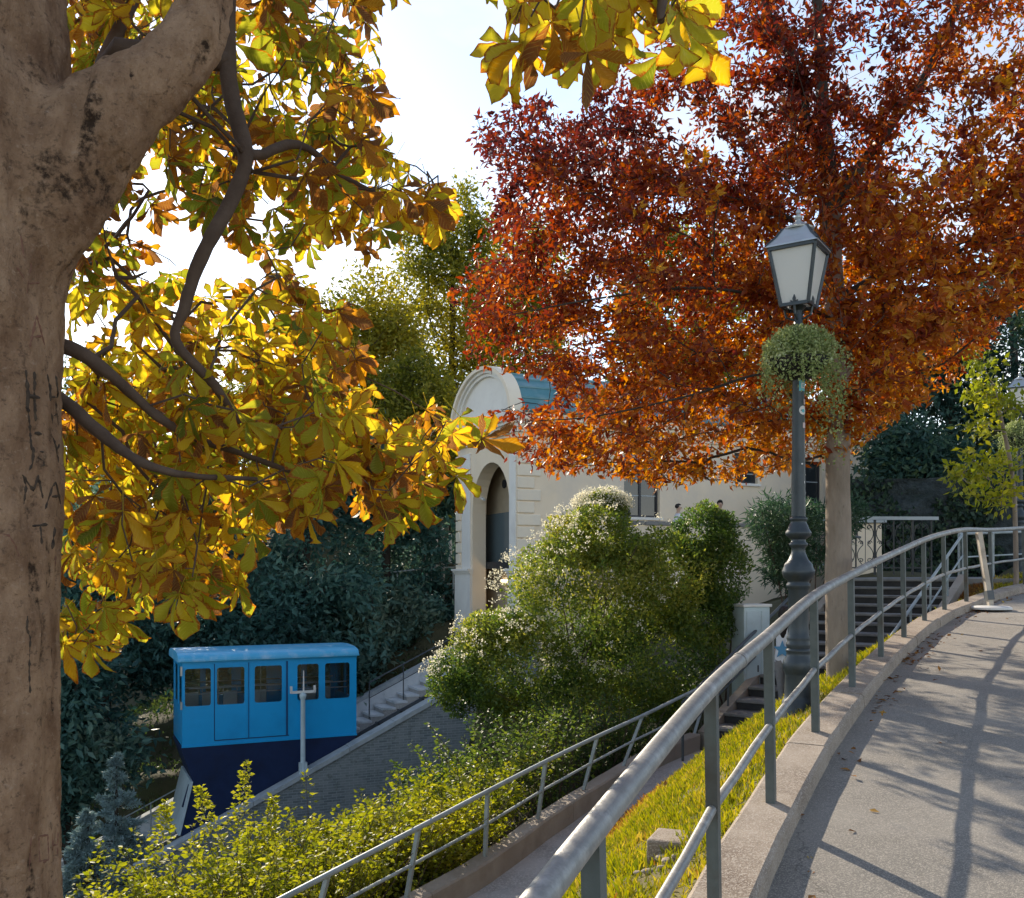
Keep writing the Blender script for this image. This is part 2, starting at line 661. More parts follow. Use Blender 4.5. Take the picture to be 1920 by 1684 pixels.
def chestnut_mat():
    m, t, out = new_mat('chestnut_leaf')
    a = N(t, 'ShaderNodeAttribute', _attribute_name='tone')
    e = N(t, 'ShaderNodeAttribute', _attribute_name='edge')
    v = N(t, 'ShaderNodeAttribute', _attribute_name='vein')
    tc = N(t, 'ShaderNodeTexCoord')
    r = ramp(t, [(0, (.055, .085, .012)), (.25, (.14, .17, .015)), (.45, (.31, .29, .025)), (.62, (.50, .36, .03)), (.78, (.40, .18, .02)), (.9, (.20, .075, .02)), (1, (.13, .055, .025))])
    t.links.new(a.outputs['Fac'], r.inputs[0])
    n = N(t, 'ShaderNodeTexNoise', Scale=26.0, Detail=5.0, Roughness=.65)
    t.links.new(tc.outputs['Object'], n.inputs['Vector'])
    # browned margin
    ad = N(t, 'ShaderNodeMath', _operation='MULTIPLY_ADD'); ad.inputs[1].default_value = 1.7; ad.inputs[2].default_value = -1.05
    t.links.new(n.outputs['Fac'], ad.inputs[0])
    ad2 = N(t, 'ShaderNodeMath', _operation='ADD')
    t.links.new(e.outputs['Fac'], ad2.inputs[0]); t.links.new(ad.outputs[0], ad2.inputs[1])
    mr = N(t, 'ShaderNodeMapRange'); mr.inputs['From Min'].default_value = .44; mr.inputs['From Max'].default_value = .66
    t.links.new(ad2.outputs[0], mr.inputs['Value'])
    br = ramp(t, [(0, (.50, .20, .02)), (.5, (.30, .10, .015)), (1, (.15, .055, .02))])
    t.links.new(n.outputs['Fac'], br.inputs[0])
    c = mixc(t, mr.outputs[0], r.outputs[0], br.outputs[0])
    # side veins
    fr = N(t, 'ShaderNodeMath', _operation='FRACT'); t.links.new(v.outputs['Fac'], fr.inputs[0])
    pp = N(t, 'ShaderNodeMapRange'); pp.inputs['From Min'].default_value = .0; pp.inputs['From Max'].default_value = .22
    pp.inputs['To Min'].default_value = .45; pp.inputs['To Max'].default_value = 0
    t.links.new(fr.outputs[0], pp.inputs['Value'])
    c = mixc(t, pp.outputs[0], c, (.5, .42, .09))
    p = N(t, 'ShaderNodeBsdfPrincipled', Roughness=.5); p.inputs['Specular IOR Level'].default_value = .22
    t.links.new(c, p.inputs['Base Color'])
    bp = N(t, 'ShaderNodeBump', Strength=.35, Distance=.004)
    t.links.new(fr.outputs[0], bp.inputs['Height']); t.links.new(bp.outputs[0], p.inputs['Normal'])
    tr = N(t, 'ShaderNodeBsdfTranslucent')
    hs = N(t, 'ShaderNodeHueSaturation'); hs.inputs['Saturation'].default_value = 1.05; hs.inputs['Value'].default_value = 1.7
    t.links.new(c, hs.inputs['Color']); t.links.new(hs.outputs[0], tr.inputs['Color'])
    mx = N(t, 'ShaderNodeMixShader', Fac=.62)
    t.links.new(p.outputs[0], mx.inputs[1]); t.links.new(tr.outputs[0], mx.inputs[2])
    t.links.new(mx.outputs[0], out.inputs[0])
    return m


def sample_mask(poly, n, dmin, dmax, rng, dens=None, bias=1.0):
    """points in real space that show inside an outline, spread in depth"""
    xs = [p[0] for p in poly]; ys = [p[1] for p in poly]
    out = []
    while len(out) < n:
        x = rng.uniform(min(xs), max(xs), 400); y = rng.uniform(min(ys), max(ys), 400)
        ok = in_poly(x, y, poly)
        if dens is not None:
            ok &= rng.random(400) < dens(x, y)
        for a, b in zip(x[ok], y[ok]):
            D = dmin + (dmax - dmin) * rng.random() ** bias
            out.append(at(a, b, D))
    return np.array([tuple(p) for p in out[:n]])


def ellipsoid_pts(c, r, n, rng, shell=0.0, zmin=None):
    out = []
    while len(out) < n:
        p = rng.uniform(-1, 1, (n, 3)); q = np.linalg.norm(p, axis=1)
        k = (q < 1) & (q > shell)
        out += list(p[k] * np.array(r) + np.array(c))
    out = np.array(out[:n])
    if zmin is not None:
        out[:, 2] = np.maximum(out[:, 2], zmin)
    return out
# ------------------------------------------------------------------ the lie of the land
KERB = catmull([(-2.0, -3.2, -2.10), (-1.15, -1, -1.92), (-.35, 1, -1.74), (.21, 2.5, -1.61), (.85, 4.1, -1.47), (1.47, 5.5, -1.344), (2.2, 7, -1.186), (3.0, 8.5, -1.04), (3.83, 10, -.90),
                (4.6, 11.3, -.785), (5.4, 12.6, -.665), (6.2, 13.8, -.56), (7.08, 15, -.48), (8.3, 16.6, -.37), (9.8, 18.2, -.25), (11.6, 19.6, -.12), (14, 21.0, .06), (18, 22.8, .35)], 10)
KERB[:, 2] += EYE


def kerb_at(D):
    return np.array([np.interp(D, KERB[:, 1], KERB[:, k]) for k in range(3)])


def offset(C, d):
    """shift a curve to its right by d in plan"""
    T = np.gradient(C[:, :2], axis=0); T = norm_rows(T)
    R = C.copy(); R[:, 0] += T[:, 1] * d; R[:, 1] -= T[:, 0] * d
    return R


# lower path: edges (world)
LP_R = catmull([(-3.6, 3.2, -2.11), (-1.6, 6.6, -1.77), (.33, 10.0, -1.43), (.68, 10.6, -1.37), (.98, 11.38, -1.29), (1.80, 12.88, -1.14), (3.2, 13.7, -.98), (4.9, 13.9, -.80)], 8)
WALL_F = catmull([(-4.5, 4.6, -1.97), (-2.6, 7.1, -1.72), (-.95, 9.35, -1.49), (-.20, 10.45, -1.38), (.50, 11.75, -1.25), (1.24, 13.0, -1.13), (2.15, 14.4, -.98), (3.0, 15.3, -.86)], 8)

ST_B = np.array([4.1, 14.8, -.68]); ST_T = np.array([8.6, 21.0, 1.82])
ST_U = np.array([4.5, 6.2]) / math.hypot(4.5, 6.2); ST_P = np.array([ST_U[1], -ST_U[0]])
ST_W = 1.1

TH = rad(25)
TT = np.array([math.cos(TH), math.sin(TH), 0]); TN = np.array([-math.sin(TH), math.cos(TH), 0])
TQ = np.array([-8.72, 25.55, 0.0])


def track(s, w, z):
    p = TQ + TT * s + TN * w
    return (p[0], p[1], z)


def cope_z(s):
    return 2.0 - 4.93 + .475 * (s - 4.73)


BH = rad(24)
BT = np.array([math.cos(BH), math.sin(BH)]); BN = np.array([-math.sin(BH), math.cos(BH)])
BC = np.array([.15, 30.0])


def bld(x, y):
    p = BC + BT * x + BN * y
    return p[0], p[1]


ctl = []
KR = offset(KERB, .14); KL = offset(KERB, -.14)
for p in KERB[::6]:
    ctl.append((p[0], p[1], p[2] - .35))
for d in (1.2, 3.0, 4.6, 6.5):
    for p in offset(KERB, d)[::8]:
        ctl.append((p[0], p[1], p[2] - .30))
for p in LP_R[::3]:
    ctl.append((p[0], p[1], p[2] - .45))
for p in WALL_F[::3]:
    ctl.append((p[0], p[1], p[2] - .45))
    i_ = int(np.argmin((LP_R[:, 0] - p[0]) ** 2 + (LP_R[:, 1] - p[1]) ** 2))
    for t_ in (.25, .5, .75):
        q_ = p * (1 - t_) + LP_R[i_] * t_
        ctl.append((q_[0], q_[1], q_[2] - .45))
for d, dz in ((-.32, -.05), (-1.0, -.05), (-2.2, -.65), (-4.0, -2.1), (-6.5, -3.7)):
    for p in offset(WALL_F, d)[::4]:
        ctl.append((p[0], p[1], p[2] + dz))
for t in np.linspace(-.1, 1.05, 9):
    c = ST_B + (ST_T - ST_B) * t
    for w in (-1.2, 0, 1.2):
        ctl.append((c[0] + ST_P[0] * w, c[1] + ST_P[1] * w, c[2] - .5))
    ctl.append((c[0] - ST_P[0] * 2.4, c[1] - ST_P[1] * 2.4, c[2] - .6))
for s in np.linspace(-10, 12, 12):
    z = cope_z(s)
    for w, dz in ((-3.0, -2.3), (-1.0, -2.6), (0.2, -2.8), (1.7, -1.9), (3.5, -1.5), (5.0, -.4), (7.0, .5), (11, 1.8)):
        p = track(s, w, 0)
        ctl.append((p[0], p[1], z + dz))
for x in (-1.5, 0, 3, 6, 10, 14):
    for y, z in ((-4.0, .1), (-2.2, .6), (0, 1.2), (4, 1.2), (9, 2.2)):
        q = bld(x, y)
        ctl.append((q[0], q[1], z + x * .06 - (2.4 if x < 2 else 0)))
for a in np.linspace(-2.2, 2.2, 16):
    for r, z in ((60, 1.5), (95, 2.5), (160, 2.0), (400, 2.0)):
        ctl.append((math.sin(a) * r, math.cos(a) * r, z + (5.5 if abs(a) < .75 and r > 50 else 0)))
for x, y, z in ((-8, 6, -4.0), (-12, 10, -5), (-14, 16, -6), (-8, 14, -4.2), (-5, 10, -2.9), (-4, 0, -.9), (-8, -4, -2), (6, -6, -.5), (12, 12, 1.2), (12, 6, .8), (16, 26, 2.6), (18, 32, 3.2), (10, 26, 2.0), (12, 40, 3.0), (22, 24, 2.6), (-1.5, 2.4, -.35), (-1.2, 3.4, -.5)):
    ctl.append((x, y, z))
CTL = np.array(ctl)


def ground_z(x, y):
    x = np.atleast_1d(np.asarray(x, float)); y = np.atleast_1d(np.asarray(y, float))
    z = np.empty(x.size)
    for i in range(0, x.size, 20000):
        d = (x[i:i + 20000, None] - CTL[None, :, 0]) ** 2 + (y[i:i + 20000, None] - CTL[None, :, 1]) ** 2 + .02
        w = d ** -2.0
        z[i:i + 20000] = (w * CTL[None, :, 2]).sum(1) / w.sum(1)
    return z


def gz(x, y):
    return float(ground_z(x, y)[0])


def axis(lo, hi, mid0, mid1, fine, far):
    a = np.arange(mid0, mid1 + 1e-6, fine)
    k = np.geomspace(fine, far, 26)
    l = mid0 - np.cumsum(k) * ((mid0 - lo) / k.sum()); r = mid1 + np.cumsum(k) * ((hi - mid1) / k.sum())
    return np.r_[l[::-1], a, r]


gx = axis(-320, 320, -16, 20, .3, 60)
gy = axis(-120, 420, -4, 40, .3, 60)
GX, GY = np.meshgrid(gx, gy)
GZ = ground_z(GX.ravel(), GY.ravel())
GV = np.stack([GX.ravel(), GY.ravel(), GZ], 1)
GV[:, 2] += (fbm(GV, .9, 3) - .5) * .12
ny, nx = GX.shape
ii = (np.arange(ny - 1)[:, None] * nx + np.arange(nx - 1)[None, :]).ravel()
GF = np.stack([ii, ii + 1, ii + nx + 1, ii + nx], 1)
M_soil = surf('soil', (.045, .045, .022), (.08, .07, .035), scale=1.5, rough=.95, bump=.6, bscale=14, c3=(.05, .06, .02), s3=.5, bdist=.05)
ground = link('ground', mesh_np('ground', GV, GF, M_soil, smooth=True), kind='structure')

# upper asphalt path
M_asph = surf('asphalt', (.20, .182, .16), (.275, .252, .222), scale=1.7, rough=.88, bump=.7, bscale=210, c3=(.16, .148, .13), s3=.7, speck=(.36, .325, .28), speck_scale=170, bdist=.008, crack=.6)
def ribbon(A, B, n, crown=0.0):
    V = []; m = len(A)
    for i in range(m):
        for k in range(n + 1):
            t = k / n
            p = A[i] * (1 - t) + B[i] * t
            V.append((p[0], p[1], p[2] + crown * math.sin(math.pi * t)))
    F = [(i * (n + 1) + k, i * (n + 1) + k + 1, (i + 1) * (n + 1) + k + 1, (i + 1) * (n + 1) + k) for i in range(m - 1) for k in range(n)]
    return np.array(V), np.array(F, np.int32)

PA = offset(KERB, .10); PA[:, 2] -= .125
PB = offset(KERB, 5.2); PB[:, 2] -= .10
V, F = ribbon(PA, PB, 40)
V[:, 2] += (fbm(V, .8, 9, 3) - .5) * .035
upper_path = link('upper_path', mesh_np('upper_path', V, F, M_asph, smooth=True), kind='structure')

# kerb of long cast pieces
M_kerb = surf('kerb_concrete', (.235, .185, .14), (.35, .285, .225), scale=5, rough=.9, bump=.8, bscale=150, c3=(.16, .115, .085), s3=1.6, speck=(.42, .36, .30), speck_scale=150, bdist=.006)
kerb = bpy.data.objects.new('kerb', None); COL.objects.link(kerb); kerb['kind'] = 'structure'
KS = resample(KERB, .3)
seg = 6
for a in range(0, len(KS) - 1, seg):
    C = KS[a:min(a + seg, len(KS) - 1) + 1].copy()
    if len(C) < 2:
        continue
    T0 = C[1] - C[0]; T1 = C[-1] - C[-2]
    C[0] += T0 * .03; C[-1] -= T1 * .03
    prof = [(-.15, -.5), (-.15, -.02), (-.125, 0.0), (.115, -.006), (.138, -.03), (.15, -.17), (.15, -.5)]
    V = []
    jit = random.uniform(-.006, .006); dz = random.uniform(-.006, .006)
    T = norm_rows(np.gradient(C, axis=0))
    for c, t in zip(C, T):
        for o, h in prof:
            V.append((c[0] + t[1] * (o + jit), c[1] - t[0] * (o + jit), c[2] + h + dz))
    k = len(prof)
    F = [(i * k + j, i * k + (j + 1) % k, (i + 1) * k + (j + 1) % k, (i + 1) * k + j) for i in range(len(C) - 1) for j in range(k)]
    F += [tuple(range(k)), tuple((len(C) - 1) * k + j for j in range(k - 1, -1, -1))]
    V = np.array(V); V += (np.stack([fbm(V, 9, 1 + q, 2) for q in range(3)], 1) - .5) * .012
    mb = MB(); mb.add(V, F)
    mb.build('kerb_stone', M_kerb, kerb, smooth=True, autosmooth=30)

# lower path
M_conc = surf('path_concrete', (.38, .37, .345), (.49, .475, .445), scale=2.5, rough=.9, bump=.4, bscale=90, c3=(.28, .27, .25), s3=.8, speck=(.54, .52, .49), speck_scale=70, bdist=.006)
nA = 60
A = resample(LP_R, .3); 
A = np.stack([np.interp(np.linspace(0, 1, nA), np.linspace(0, 1, len(A)), A[:, k]) for k in range(3)], 1)
B = resample(WALL_F, .3)
B = np.stack([np.interp(np.linspace(0, 1, nA), np.linspace(0, 1, len(B)), B[:, k]) for k in range(3)], 1)
A0 = A + np.array([.25, -.1, -.03])
V, F = ribbon(B - np.array([.05, 0, 0]), A0, 6)
V[:, 2] += (fbm(V, 1.5, 4, 3) - .5) * .02
lower_path = link('lower_path', mesh_np('lower_path', V, F[:, ::-1], M_conc, smooth=True), kind='structure')

# grassy bank between the lower path and the kerb
KB = offset(KERB, -.12); KB[:, 2] -= .07
sel = (KB[:, 1] > 1.5) & (KB[:, 1] < 21)
KB = KB[sel]
low = np.vstack([LP_R[LP_R[:, 1] > 5], [ [p[0] + ST_P[0] * (ST_W + .1), p[1] + ST_P[1] * (ST_W + .1), p[2] - .1] for p in [ST_B + (ST_T - ST_B) * t for t in np.linspace(0.06, 1, 14)]]])
nb = 90
def refit(C, n):
    d = np.r_[0, np.cumsum(np.linalg.norm(np.diff(C, axis=0), axis=1))]
    return np.stack([np.interp(np.linspace(0, d[-1], n), d, C[:, k]) for k in range(3)], 1)
KB = refit(KB, nb); LB = refit(low, nb)
BK_N = 18
V, F = ribbon(LB, KB, BK_N, crown=.16)
V[:, 2] += (fbm(V, 2.2, 8, 3) - .5) * .10 * np.tile(np.sin(np.linspace(0, math.pi, BK_N + 1)), nb)
M_bank = surf('bank_soil', (.09, .07, .03), (.14, .12, .04), scale=4, rough=.95, bump=.6, bscale=30, c3=(.08, .09, .025), s3=1.2, bdist=.03)
bank = link('grass_bank', mesh_np('grass_bank', V, F, M_bank, smooth=True), kind='structure')
BANKV = V.reshape(nb, BK_N + 1, 3)


def bank_pt(u, v):
    """u along 0..1, v from path (0) to kerb (1); arrays"""
    fu = np.clip(np.asarray(u) * (nb - 1), 0, nb - 1.001); fv = np.clip(np.asarray(v) * BK_N, 0, BK_N - .001)
    i = fu.astype(int); j = fv.astype(int); a = (fu - i)[:, None]; b = (fv - j)[:, None]
    return (BANKV[i, j] * (1 - a) * (1 - b) + BANKV[i + 1, j] * a * (1 - b) + BANKV[i, j + 1] * (1 - a) * b + BANKV[i + 1, j + 1] * a * b)


BANK_BVH = BVHTree.FromPolygons([tuple(v) for v in V], [tuple(int(i) for i in f) for f in F])


def bank_z(x, y):
    h = BANK_BVH.ray_cast(Vector((x, y, 30)), Vector((0, 0, -1)))
    return h[0].z if h[0] is not None else gz(x, y)


# grass blades
M_grass = leafmat('grass_blade', [(0, (.05, .075, .012)), (.3, (.14, .16, .018)), (.55, (.30, .275, .03)), (.78, (.42, .31, .07)), (1, (.28, .12, .04))], trans=.45, rough=.55)
rng = np.random.default_rng(3)
n = 150000
u = rng.random(n) ** 1.25; v = rng.random(n)
P = bank_pt(u, v)
tone = .22 + .5 * fbm(P, 2.2, 5) + rng.normal(0, .15, n) + np.clip((.34 - v) * 2.2, 0, .55) + np.clip((u - .45), 0, .3) * .2
clump = fbm(P, 5, 12, 3)
keep = rng.random(n) < np.clip((clump - .28) * 4, .25, 1)
P = P[keep]; tone = tone[keep]; clump = clump[keep]; v = v[keep]
n = len(P)
h = (.035 + .10 * clump * rng.random(n) + .03 * (rng.random(n) > .93))
lean = rng.normal(0, .38, (n, 3)); lean[:, 2] = 1
d = norm_rows(lean) * h[:, None]
s = norm_rows(np.cross(d, rng.normal(0, 1, (n, 3)))) * (.0035 + .003 * rng.random(n))[:, None]
bend = rng.normal(0, .3, (n, 3)); bend[:, 2] = -.1
V = np.stack([P - s, P + s, P + d * .6 + s * .7, P + d + bend * h[:, None] * .4], 1).reshape(-1, 3)
b = np.arange(n, dtype=np.int32)[:, None] * 4
F = np.concatenate([b + np.array([[0, 1, 2]]), b + np.array([[0, 2, 3]])], 1).reshape(-1, 3)
me = mesh_np('grass', V, F, M_grass, attrs={'tone': ('FACE', np.repeat(np.clip(tone, 0, 1), 2))})
link('grass', me, kind='stuff')
# ------------------------------------------------------------------ built things: railings, steps, lamps
M_rail = surf('rail_steel', (.07, .088, .088), (.105, .122, .12), scale=9, rough=.5, bump=.15, bscale=70, c3=(.06, .05, .04), s3=2.5, spec=.5)
M_pipe = surf('rail_worn_pipe', (.20, .198, .19), (.28, .275, .262), scale=16, rough=.45, bump=.2, bscale=60, c3=(.42, .41, .39), s3=9, metal=.25, spec=.5)
M_lrail = surf('rail_grey_blue', (.27, .31, .32), (.38, .42, .42), scale=5, rough=.5, bump=.1, bscale=70, c3=(.2, .23, .24), s3=2, spec=.5)
M_darkrail = surf('rail_dark', (.05, .06, .07), (.085, .095, .10), scale=6, rough=.5, bump=.1, spec=.5)

# near railing on the kerb
POST_D = [-.6, 1.0, 2.5, 4.1, 5.5, 7.0, 8.5, 10, 11.3, 12.6, 13.8, 15.0, 16.5, 18.0, 19.5]
RAILY = {2.5: -.676, 4.1: -.50, 5.5: -.373, 7: -.187, 8.5: -.038, 10: .11, 11.3: .25, 12.6: .40, 13.8: .53, 15: .64, 16.5: .70, 18: .80, 19.5: .95, 1.0: -.84, -.6: -1.0}
tops = []; bases = []
for D in POST_D:
    k = kerb_at(D)
    i = int(np.argmin(abs(KERB[:, 1] - D))); t = KERB[min(i + 1, len(KERB) - 1)] - KERB[max(i - 1, 0)]; t /= np.linalg.norm(t)
    zt = EYE + RAILY[D]
    tops.append(np.array([k[0], k[1], zt]))
    hh = zt - k[2]
    bases.append(np.array([k[0] + t[0] * .085 * hh, k[1] + t[1] * .085 * hh, k[2] + t[2] * .085 * hh - .02]))
tops = np.array(tops); bases = np.array(bases)
rl = thing('railing', 'weathered grey pipe railing standing on the concrete kerb of the asphalt path', 'railing', tuple(bases[3]))
TC = catmull(tops, 7)
MB().tube(TC, .037, n=14).build('top_rail', M_pipe, rl, smooth=True)
for i, (a, b) in enumerate(zip(bases, tops)):
    d = (b - a)
    i0 = max(0, i - 1); i1 = min(len(tops) - 1, i + 1)
    al = tops[i1] - tops[i0]; al[2] = 0; al /= np.linalg.norm(al)
    mb = MB(); mb.bar(a, b - d / np.linalg.norm(d) * .02, .052, .062, up=al)
    mb.build('post', M_rail, rl)
for i in range(len(tops) - 1):
    f = .47
    a = bases[i] + (tops[i] - bases[i]) * f; b = bases[i + 1] + (tops[i + 1] - bases[i + 1]) * f
    t = (b - a) / np.linalg.norm(b - a)
    sag = np.array([.0, .0, .005 * (-1) ** i])
    MB().tube([a + t * .034, a + (b - a) * .33 + sag, a + (b - a) * .66 - sag, b - t * .034], .0215, n=10).build('mid_rail', M_pipe, rl, smooth=True)
# small welded collars of the pipe joints
for D in (4.75, 9.3, 12.1):
    j = int(np.argmin(abs(TC[:, 1] - D)))
    MB().tube([TC[j] + (TC[j + 1] - TC[j]) * .0, TC[j] + (TC[j + 1] - TC[j]) * .22], .0405, n=14).build('pipe_joint', M_pipe, rl, smooth=True)

# low wall and its railing beside the lower path
M_lowwall = surf('low_wall_concrete', (.31, .26, .21), (.42, .36, .30), scale=4, rough=.92, bump=.6, bscale=60, c3=(.24, .185, .145), s3=1.0, bdist=.01)
lw = thing('low_wall', 'low brownish concrete wall along the outer edge of the lower path', 'wall', tuple(WALL_F[30]))
WS = resample(WALL_F, .35)
segn = 9
for a in range(0, len(WS) - 1, segn):
    C = WS[a:min(a + segn, len(WS) - 1) + 1].copy()
    if len(C) < 2: continue
    C[0] += (C[1] - C[0]) * .012; C[-1] -= (C[-1] - C[-2]) * .012
    T = norm_rows(np.gradient(C, axis=0))
    prof = [(.0, -.4), (.0, .235), (-.02, .255), (-.20, .26), (-.22, .24), (-.22, -.6)]
    V = [(c[0] + t[1] * o, c[1] - t[0] * o, c[2] + h) for c, t in zip(C, T) for o, h in prof]
    k = len(prof)
    F = [(i * k + j, i * k + (j + 1) % k, (i + 1) * k + (j + 1) % k, (i + 1) * k + j) for i in range(len(C) - 1) for j in range(k)]
    F += [tuple(range(k)), tuple((len(C) - 1) * k + j for j in range(k - 1, -1, -1))]
    V = np.array(V); V += (np.stack([fbm(V, 7, 31 + q, 2) for q in range(3)], 1) - .5) * .02
    mb = MB(); mb.add(V, F); mb.build('wall_block', M_lowwall, lw, smooth=True, autosmooth=30)

LRP = [(1330, 1282, 15.6), (1291, 1300, 14.85), (1205, 1342, 13.75), (1120, 1381, 12.65), (1023, 1428, 11.55), (914, 1484, 10.45), (785, 1552, 9.35), (615, 1640, 8.25), (400, 1752, 7.2), (130, 1893, 6.2)]
lr = thing('handrail', 'thin grey-blue two-bar railing on the low wall of the lower path', 'railing', tuple(WALL_F[30] + np.array([-.1, 0, .26])))
LT = np.array([tuple(at(*p)) for p in LRP])
MB().tube(catmull(LT, 5), .026, n=10).build('top_rail', M_lrail, lr, smooth=True)
WC = offset(WALL_F, -.11)
for i, p in enumerate(LT):
    j = int(np.argmin(abs(WC[:, 1] - p[1] + .06)))
    bpt = np.array([p[0] + .06, WC[j, 1], WC[j, 2] + .25])
    # foot on the wall: nearest wall-top point
    j = int(np.argmin((WC[:, 0] - p[0] - .05) ** 2 + (WC[:, 1] - p[1] + .05) ** 2))
    bpt = WC[j] + np.array([0, 0, .245])
    MB().bar(bpt, p, .04, .04, up=(.45, .89, 0)).build('post', M_lrail, lr)
    LT_b = bpt if i == 0 else LT_b
    if i:
        a = prev_b + (prev_t - prev_b) * .5; b = bpt + (p - bpt) * .5
        t = (b - a) / np.linalg.norm(b - a)
        MB().tube([a + t * .022, b - t * .022], .017, n=8).build('mid_rail', M_lrail, lr, smooth=True)
    prev_b, prev_t = bpt, p

# drain lid in the lower path
x, y = float(at(962, 1622, 10.4)[0]), 10.05
zl = float(np.interp(y, LP_R[:, 1], LP_R[:, 2]))
MB().lathe([(.26, -.06), (.26, .012), (.235, .022), (.0, .024)], 22).build('drain_lid', M_conc, None, smooth=True)
o = bpy.data.objects['drain_lid']; o.location = (x, y, zl + .005)
o['label'] = 'round concrete drain lid lying in the lower path'; o['category'] = 'drain lid'

# ------------------------------------------------------------------ stone steps
M_step = surf('step_stone', (.17, .165, .155), (.26, .25, .235), scale=3, rough=.85, bump=.4, bscale=60, c3=(.11, .105, .10), s3=1.3)
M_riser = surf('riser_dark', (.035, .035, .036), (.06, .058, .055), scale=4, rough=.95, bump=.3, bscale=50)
st = thing('stone_steps', 'flight of dark stone steps climbing from the lower path to the terrace', 'steps', tuple(ST_B))
NS = 15
UP3 = Vector((ST_U[0], ST_U[1], 0)); PP3 = Vector((ST_P[0], ST_P[1], 0))
run = math.hypot(*(ST_T - ST_B)[:2]) / NS; rise = (ST_T[2] - ST_B[2]) / NS
for i in range(NS):
    o0 = Vector(ST_B) + UP3 * (run * i) + Vector((0, 0, rise * (i + 1)))
    M = Matrix.Translation(o0) @ Matrix(((ST_P[0], ST_U[0], 0, 0), (ST_P[1], ST_U[1], 0, 0), (0, 0, 1, 0), (0, 0, 0, 1)))
    wd = ST_W + random.uniform(-.01, .01)
    s_ = MB().bevbox((-wd, -.035, -.05), (wd, run + .02, 0), .012, M).build('step', M_step, st)
    MB().box((-wd + .01, .0, -rise - .3), (wd - .01, run + .05, -.051), M).build('riser', M_riser, s_)
# landing slab
o0 = Vector(ST_T)
M = Matrix.Translation(o0) @ Matrix(((ST_P[0], ST_U[0], 0, 0), (ST_P[1], ST_U[1], 0, 0), (0, 0, 1, 0), (0, 0, 0, 1)))
MB().bevbox((-1.5, -.02, -.3), (2.2, 5.5, 0.012), .01, M).build('landing', M_step, st)
# cheek walls
for sgn in (-1, 1):
    mb = MB()
    a = Vector(ST_B) + PP3 * sgn * (ST_W + .09); b = Vector(ST_T) + PP3 * sgn * (ST_W + .09)
    mb.bar(a + Vector((0, 0, -.35)), b + Vector((0, 0, -.35)), .16, .95)
    mb.build('side_wall', M_lowwall, st)


def stair_rail(sgn, mat, nm, label, t0, t1, ext=None):
    r = thing(nm, label, 'railing', tuple(ST_B + np.r_[ST_P * sgn * (ST_W + .06), 0]))
    off = np.r_[ST_P * sgn * (ST_W + .06), 0]
    a = ST_B + (ST_T - ST_B) * t0 + off; b = ST_B + (ST_T - ST_B) * t1 + off
    up = np.array([0, 0, .95]); up2 = np.array([0, 0, .5])
    pts = [a + up, b + up]
    if ext is not None:
        pts.append(b + up + np.array(ext))
    MB().tube(pts, .028, n=8).build('top_rail', mat, r, smooth=True)
    MB().tube([a + up2, b + up2], .018, n=8).build('mid_rail', mat, r, smooth=True)
    for k in range(6):
        p = a + (b - a) * k / 5
        MB().tube([p + np.array([0, 0, -.1]), p + up], .02, n=8).build('post', mat, r, smooth=True)
    return r


stair_rail(-1, M_darkrail, 'handrail', 'dark sloping handrail on the building side of the stone steps', -.12, 1.0, ext=(.4, .55, 0))
stair_rail(1, M_lrail, 'handrail', 'grey sloping handrail on the asphalt path side of the stone steps', .05, 1.0)

# level railing at the head of the steps
ur = thing('railing', 'blue-grey level railing at the head of the stone steps, behind the pale leaning post', 'railing', (9.6, 20.5, 1.9))
p0 = np.array([9.5, 20.4, 2.78]); p1 = np.array([11.2, 21.4, 2.86]); p2 = np.array([13.5, 22.6, 2.95])
MB().tube([p0, p1, p2], .028, n=8).build('top_rail', M_lrail, ur, smooth=True)
MB().tube([p0 - [0, 0, .5], p1 - [0, 0, .5], p2 - [0, 0, .5]], .018, n=8).build('mid_rail', M_lrail, ur, smooth=True)
for t in np.linspace(0, 1, 5):
    p = p0 + (p2 - p0) * t
    MB().bar(p - [0, 0, 1.15], p, .04).build('post', M_lrail, ur)

# pale leaning post on a round base beside the kerb
M_pale = surf('pale_painted_wood', (.42, .37, .30), (.56, .50, .42), scale=8, rough=.7, bump=.3, bscale=40, c3=(.3, .26, .21), s3=4)
M_white = surf('white_paint', (.62, .61, .58), (.74, .73, .70), scale=4, rough=.55, bump=.1, c3=(.5, .49, .46), s3=2)
kp = kerb_at(15.0)
bp = thing('leaning_post', 'pale leaning square post on a flat white round base where the railing kinks', 'post', (kp[0] + .22, kp[1] - .35, kp[2] - .11))
MB().lathe([(.30, 0), (.30, .03), (.26, .05), (.05, .06)], 24, c=tuple(bp.location)).build('base', M_white, bp, smooth=True)
q = np.array(bp.location)
MB().bar(q + [0.0, 0, .05], q + [-.13, .10, 1.18], .09, .07, up=(1, 0, 0)).build('post', M_pale, bp)
MB().bar(q + [-.01, 0, .14], q + [-.02, .02, .28], .12, .10, up=(1, 0, 0)).build('clamp', M_darkrail, bp)

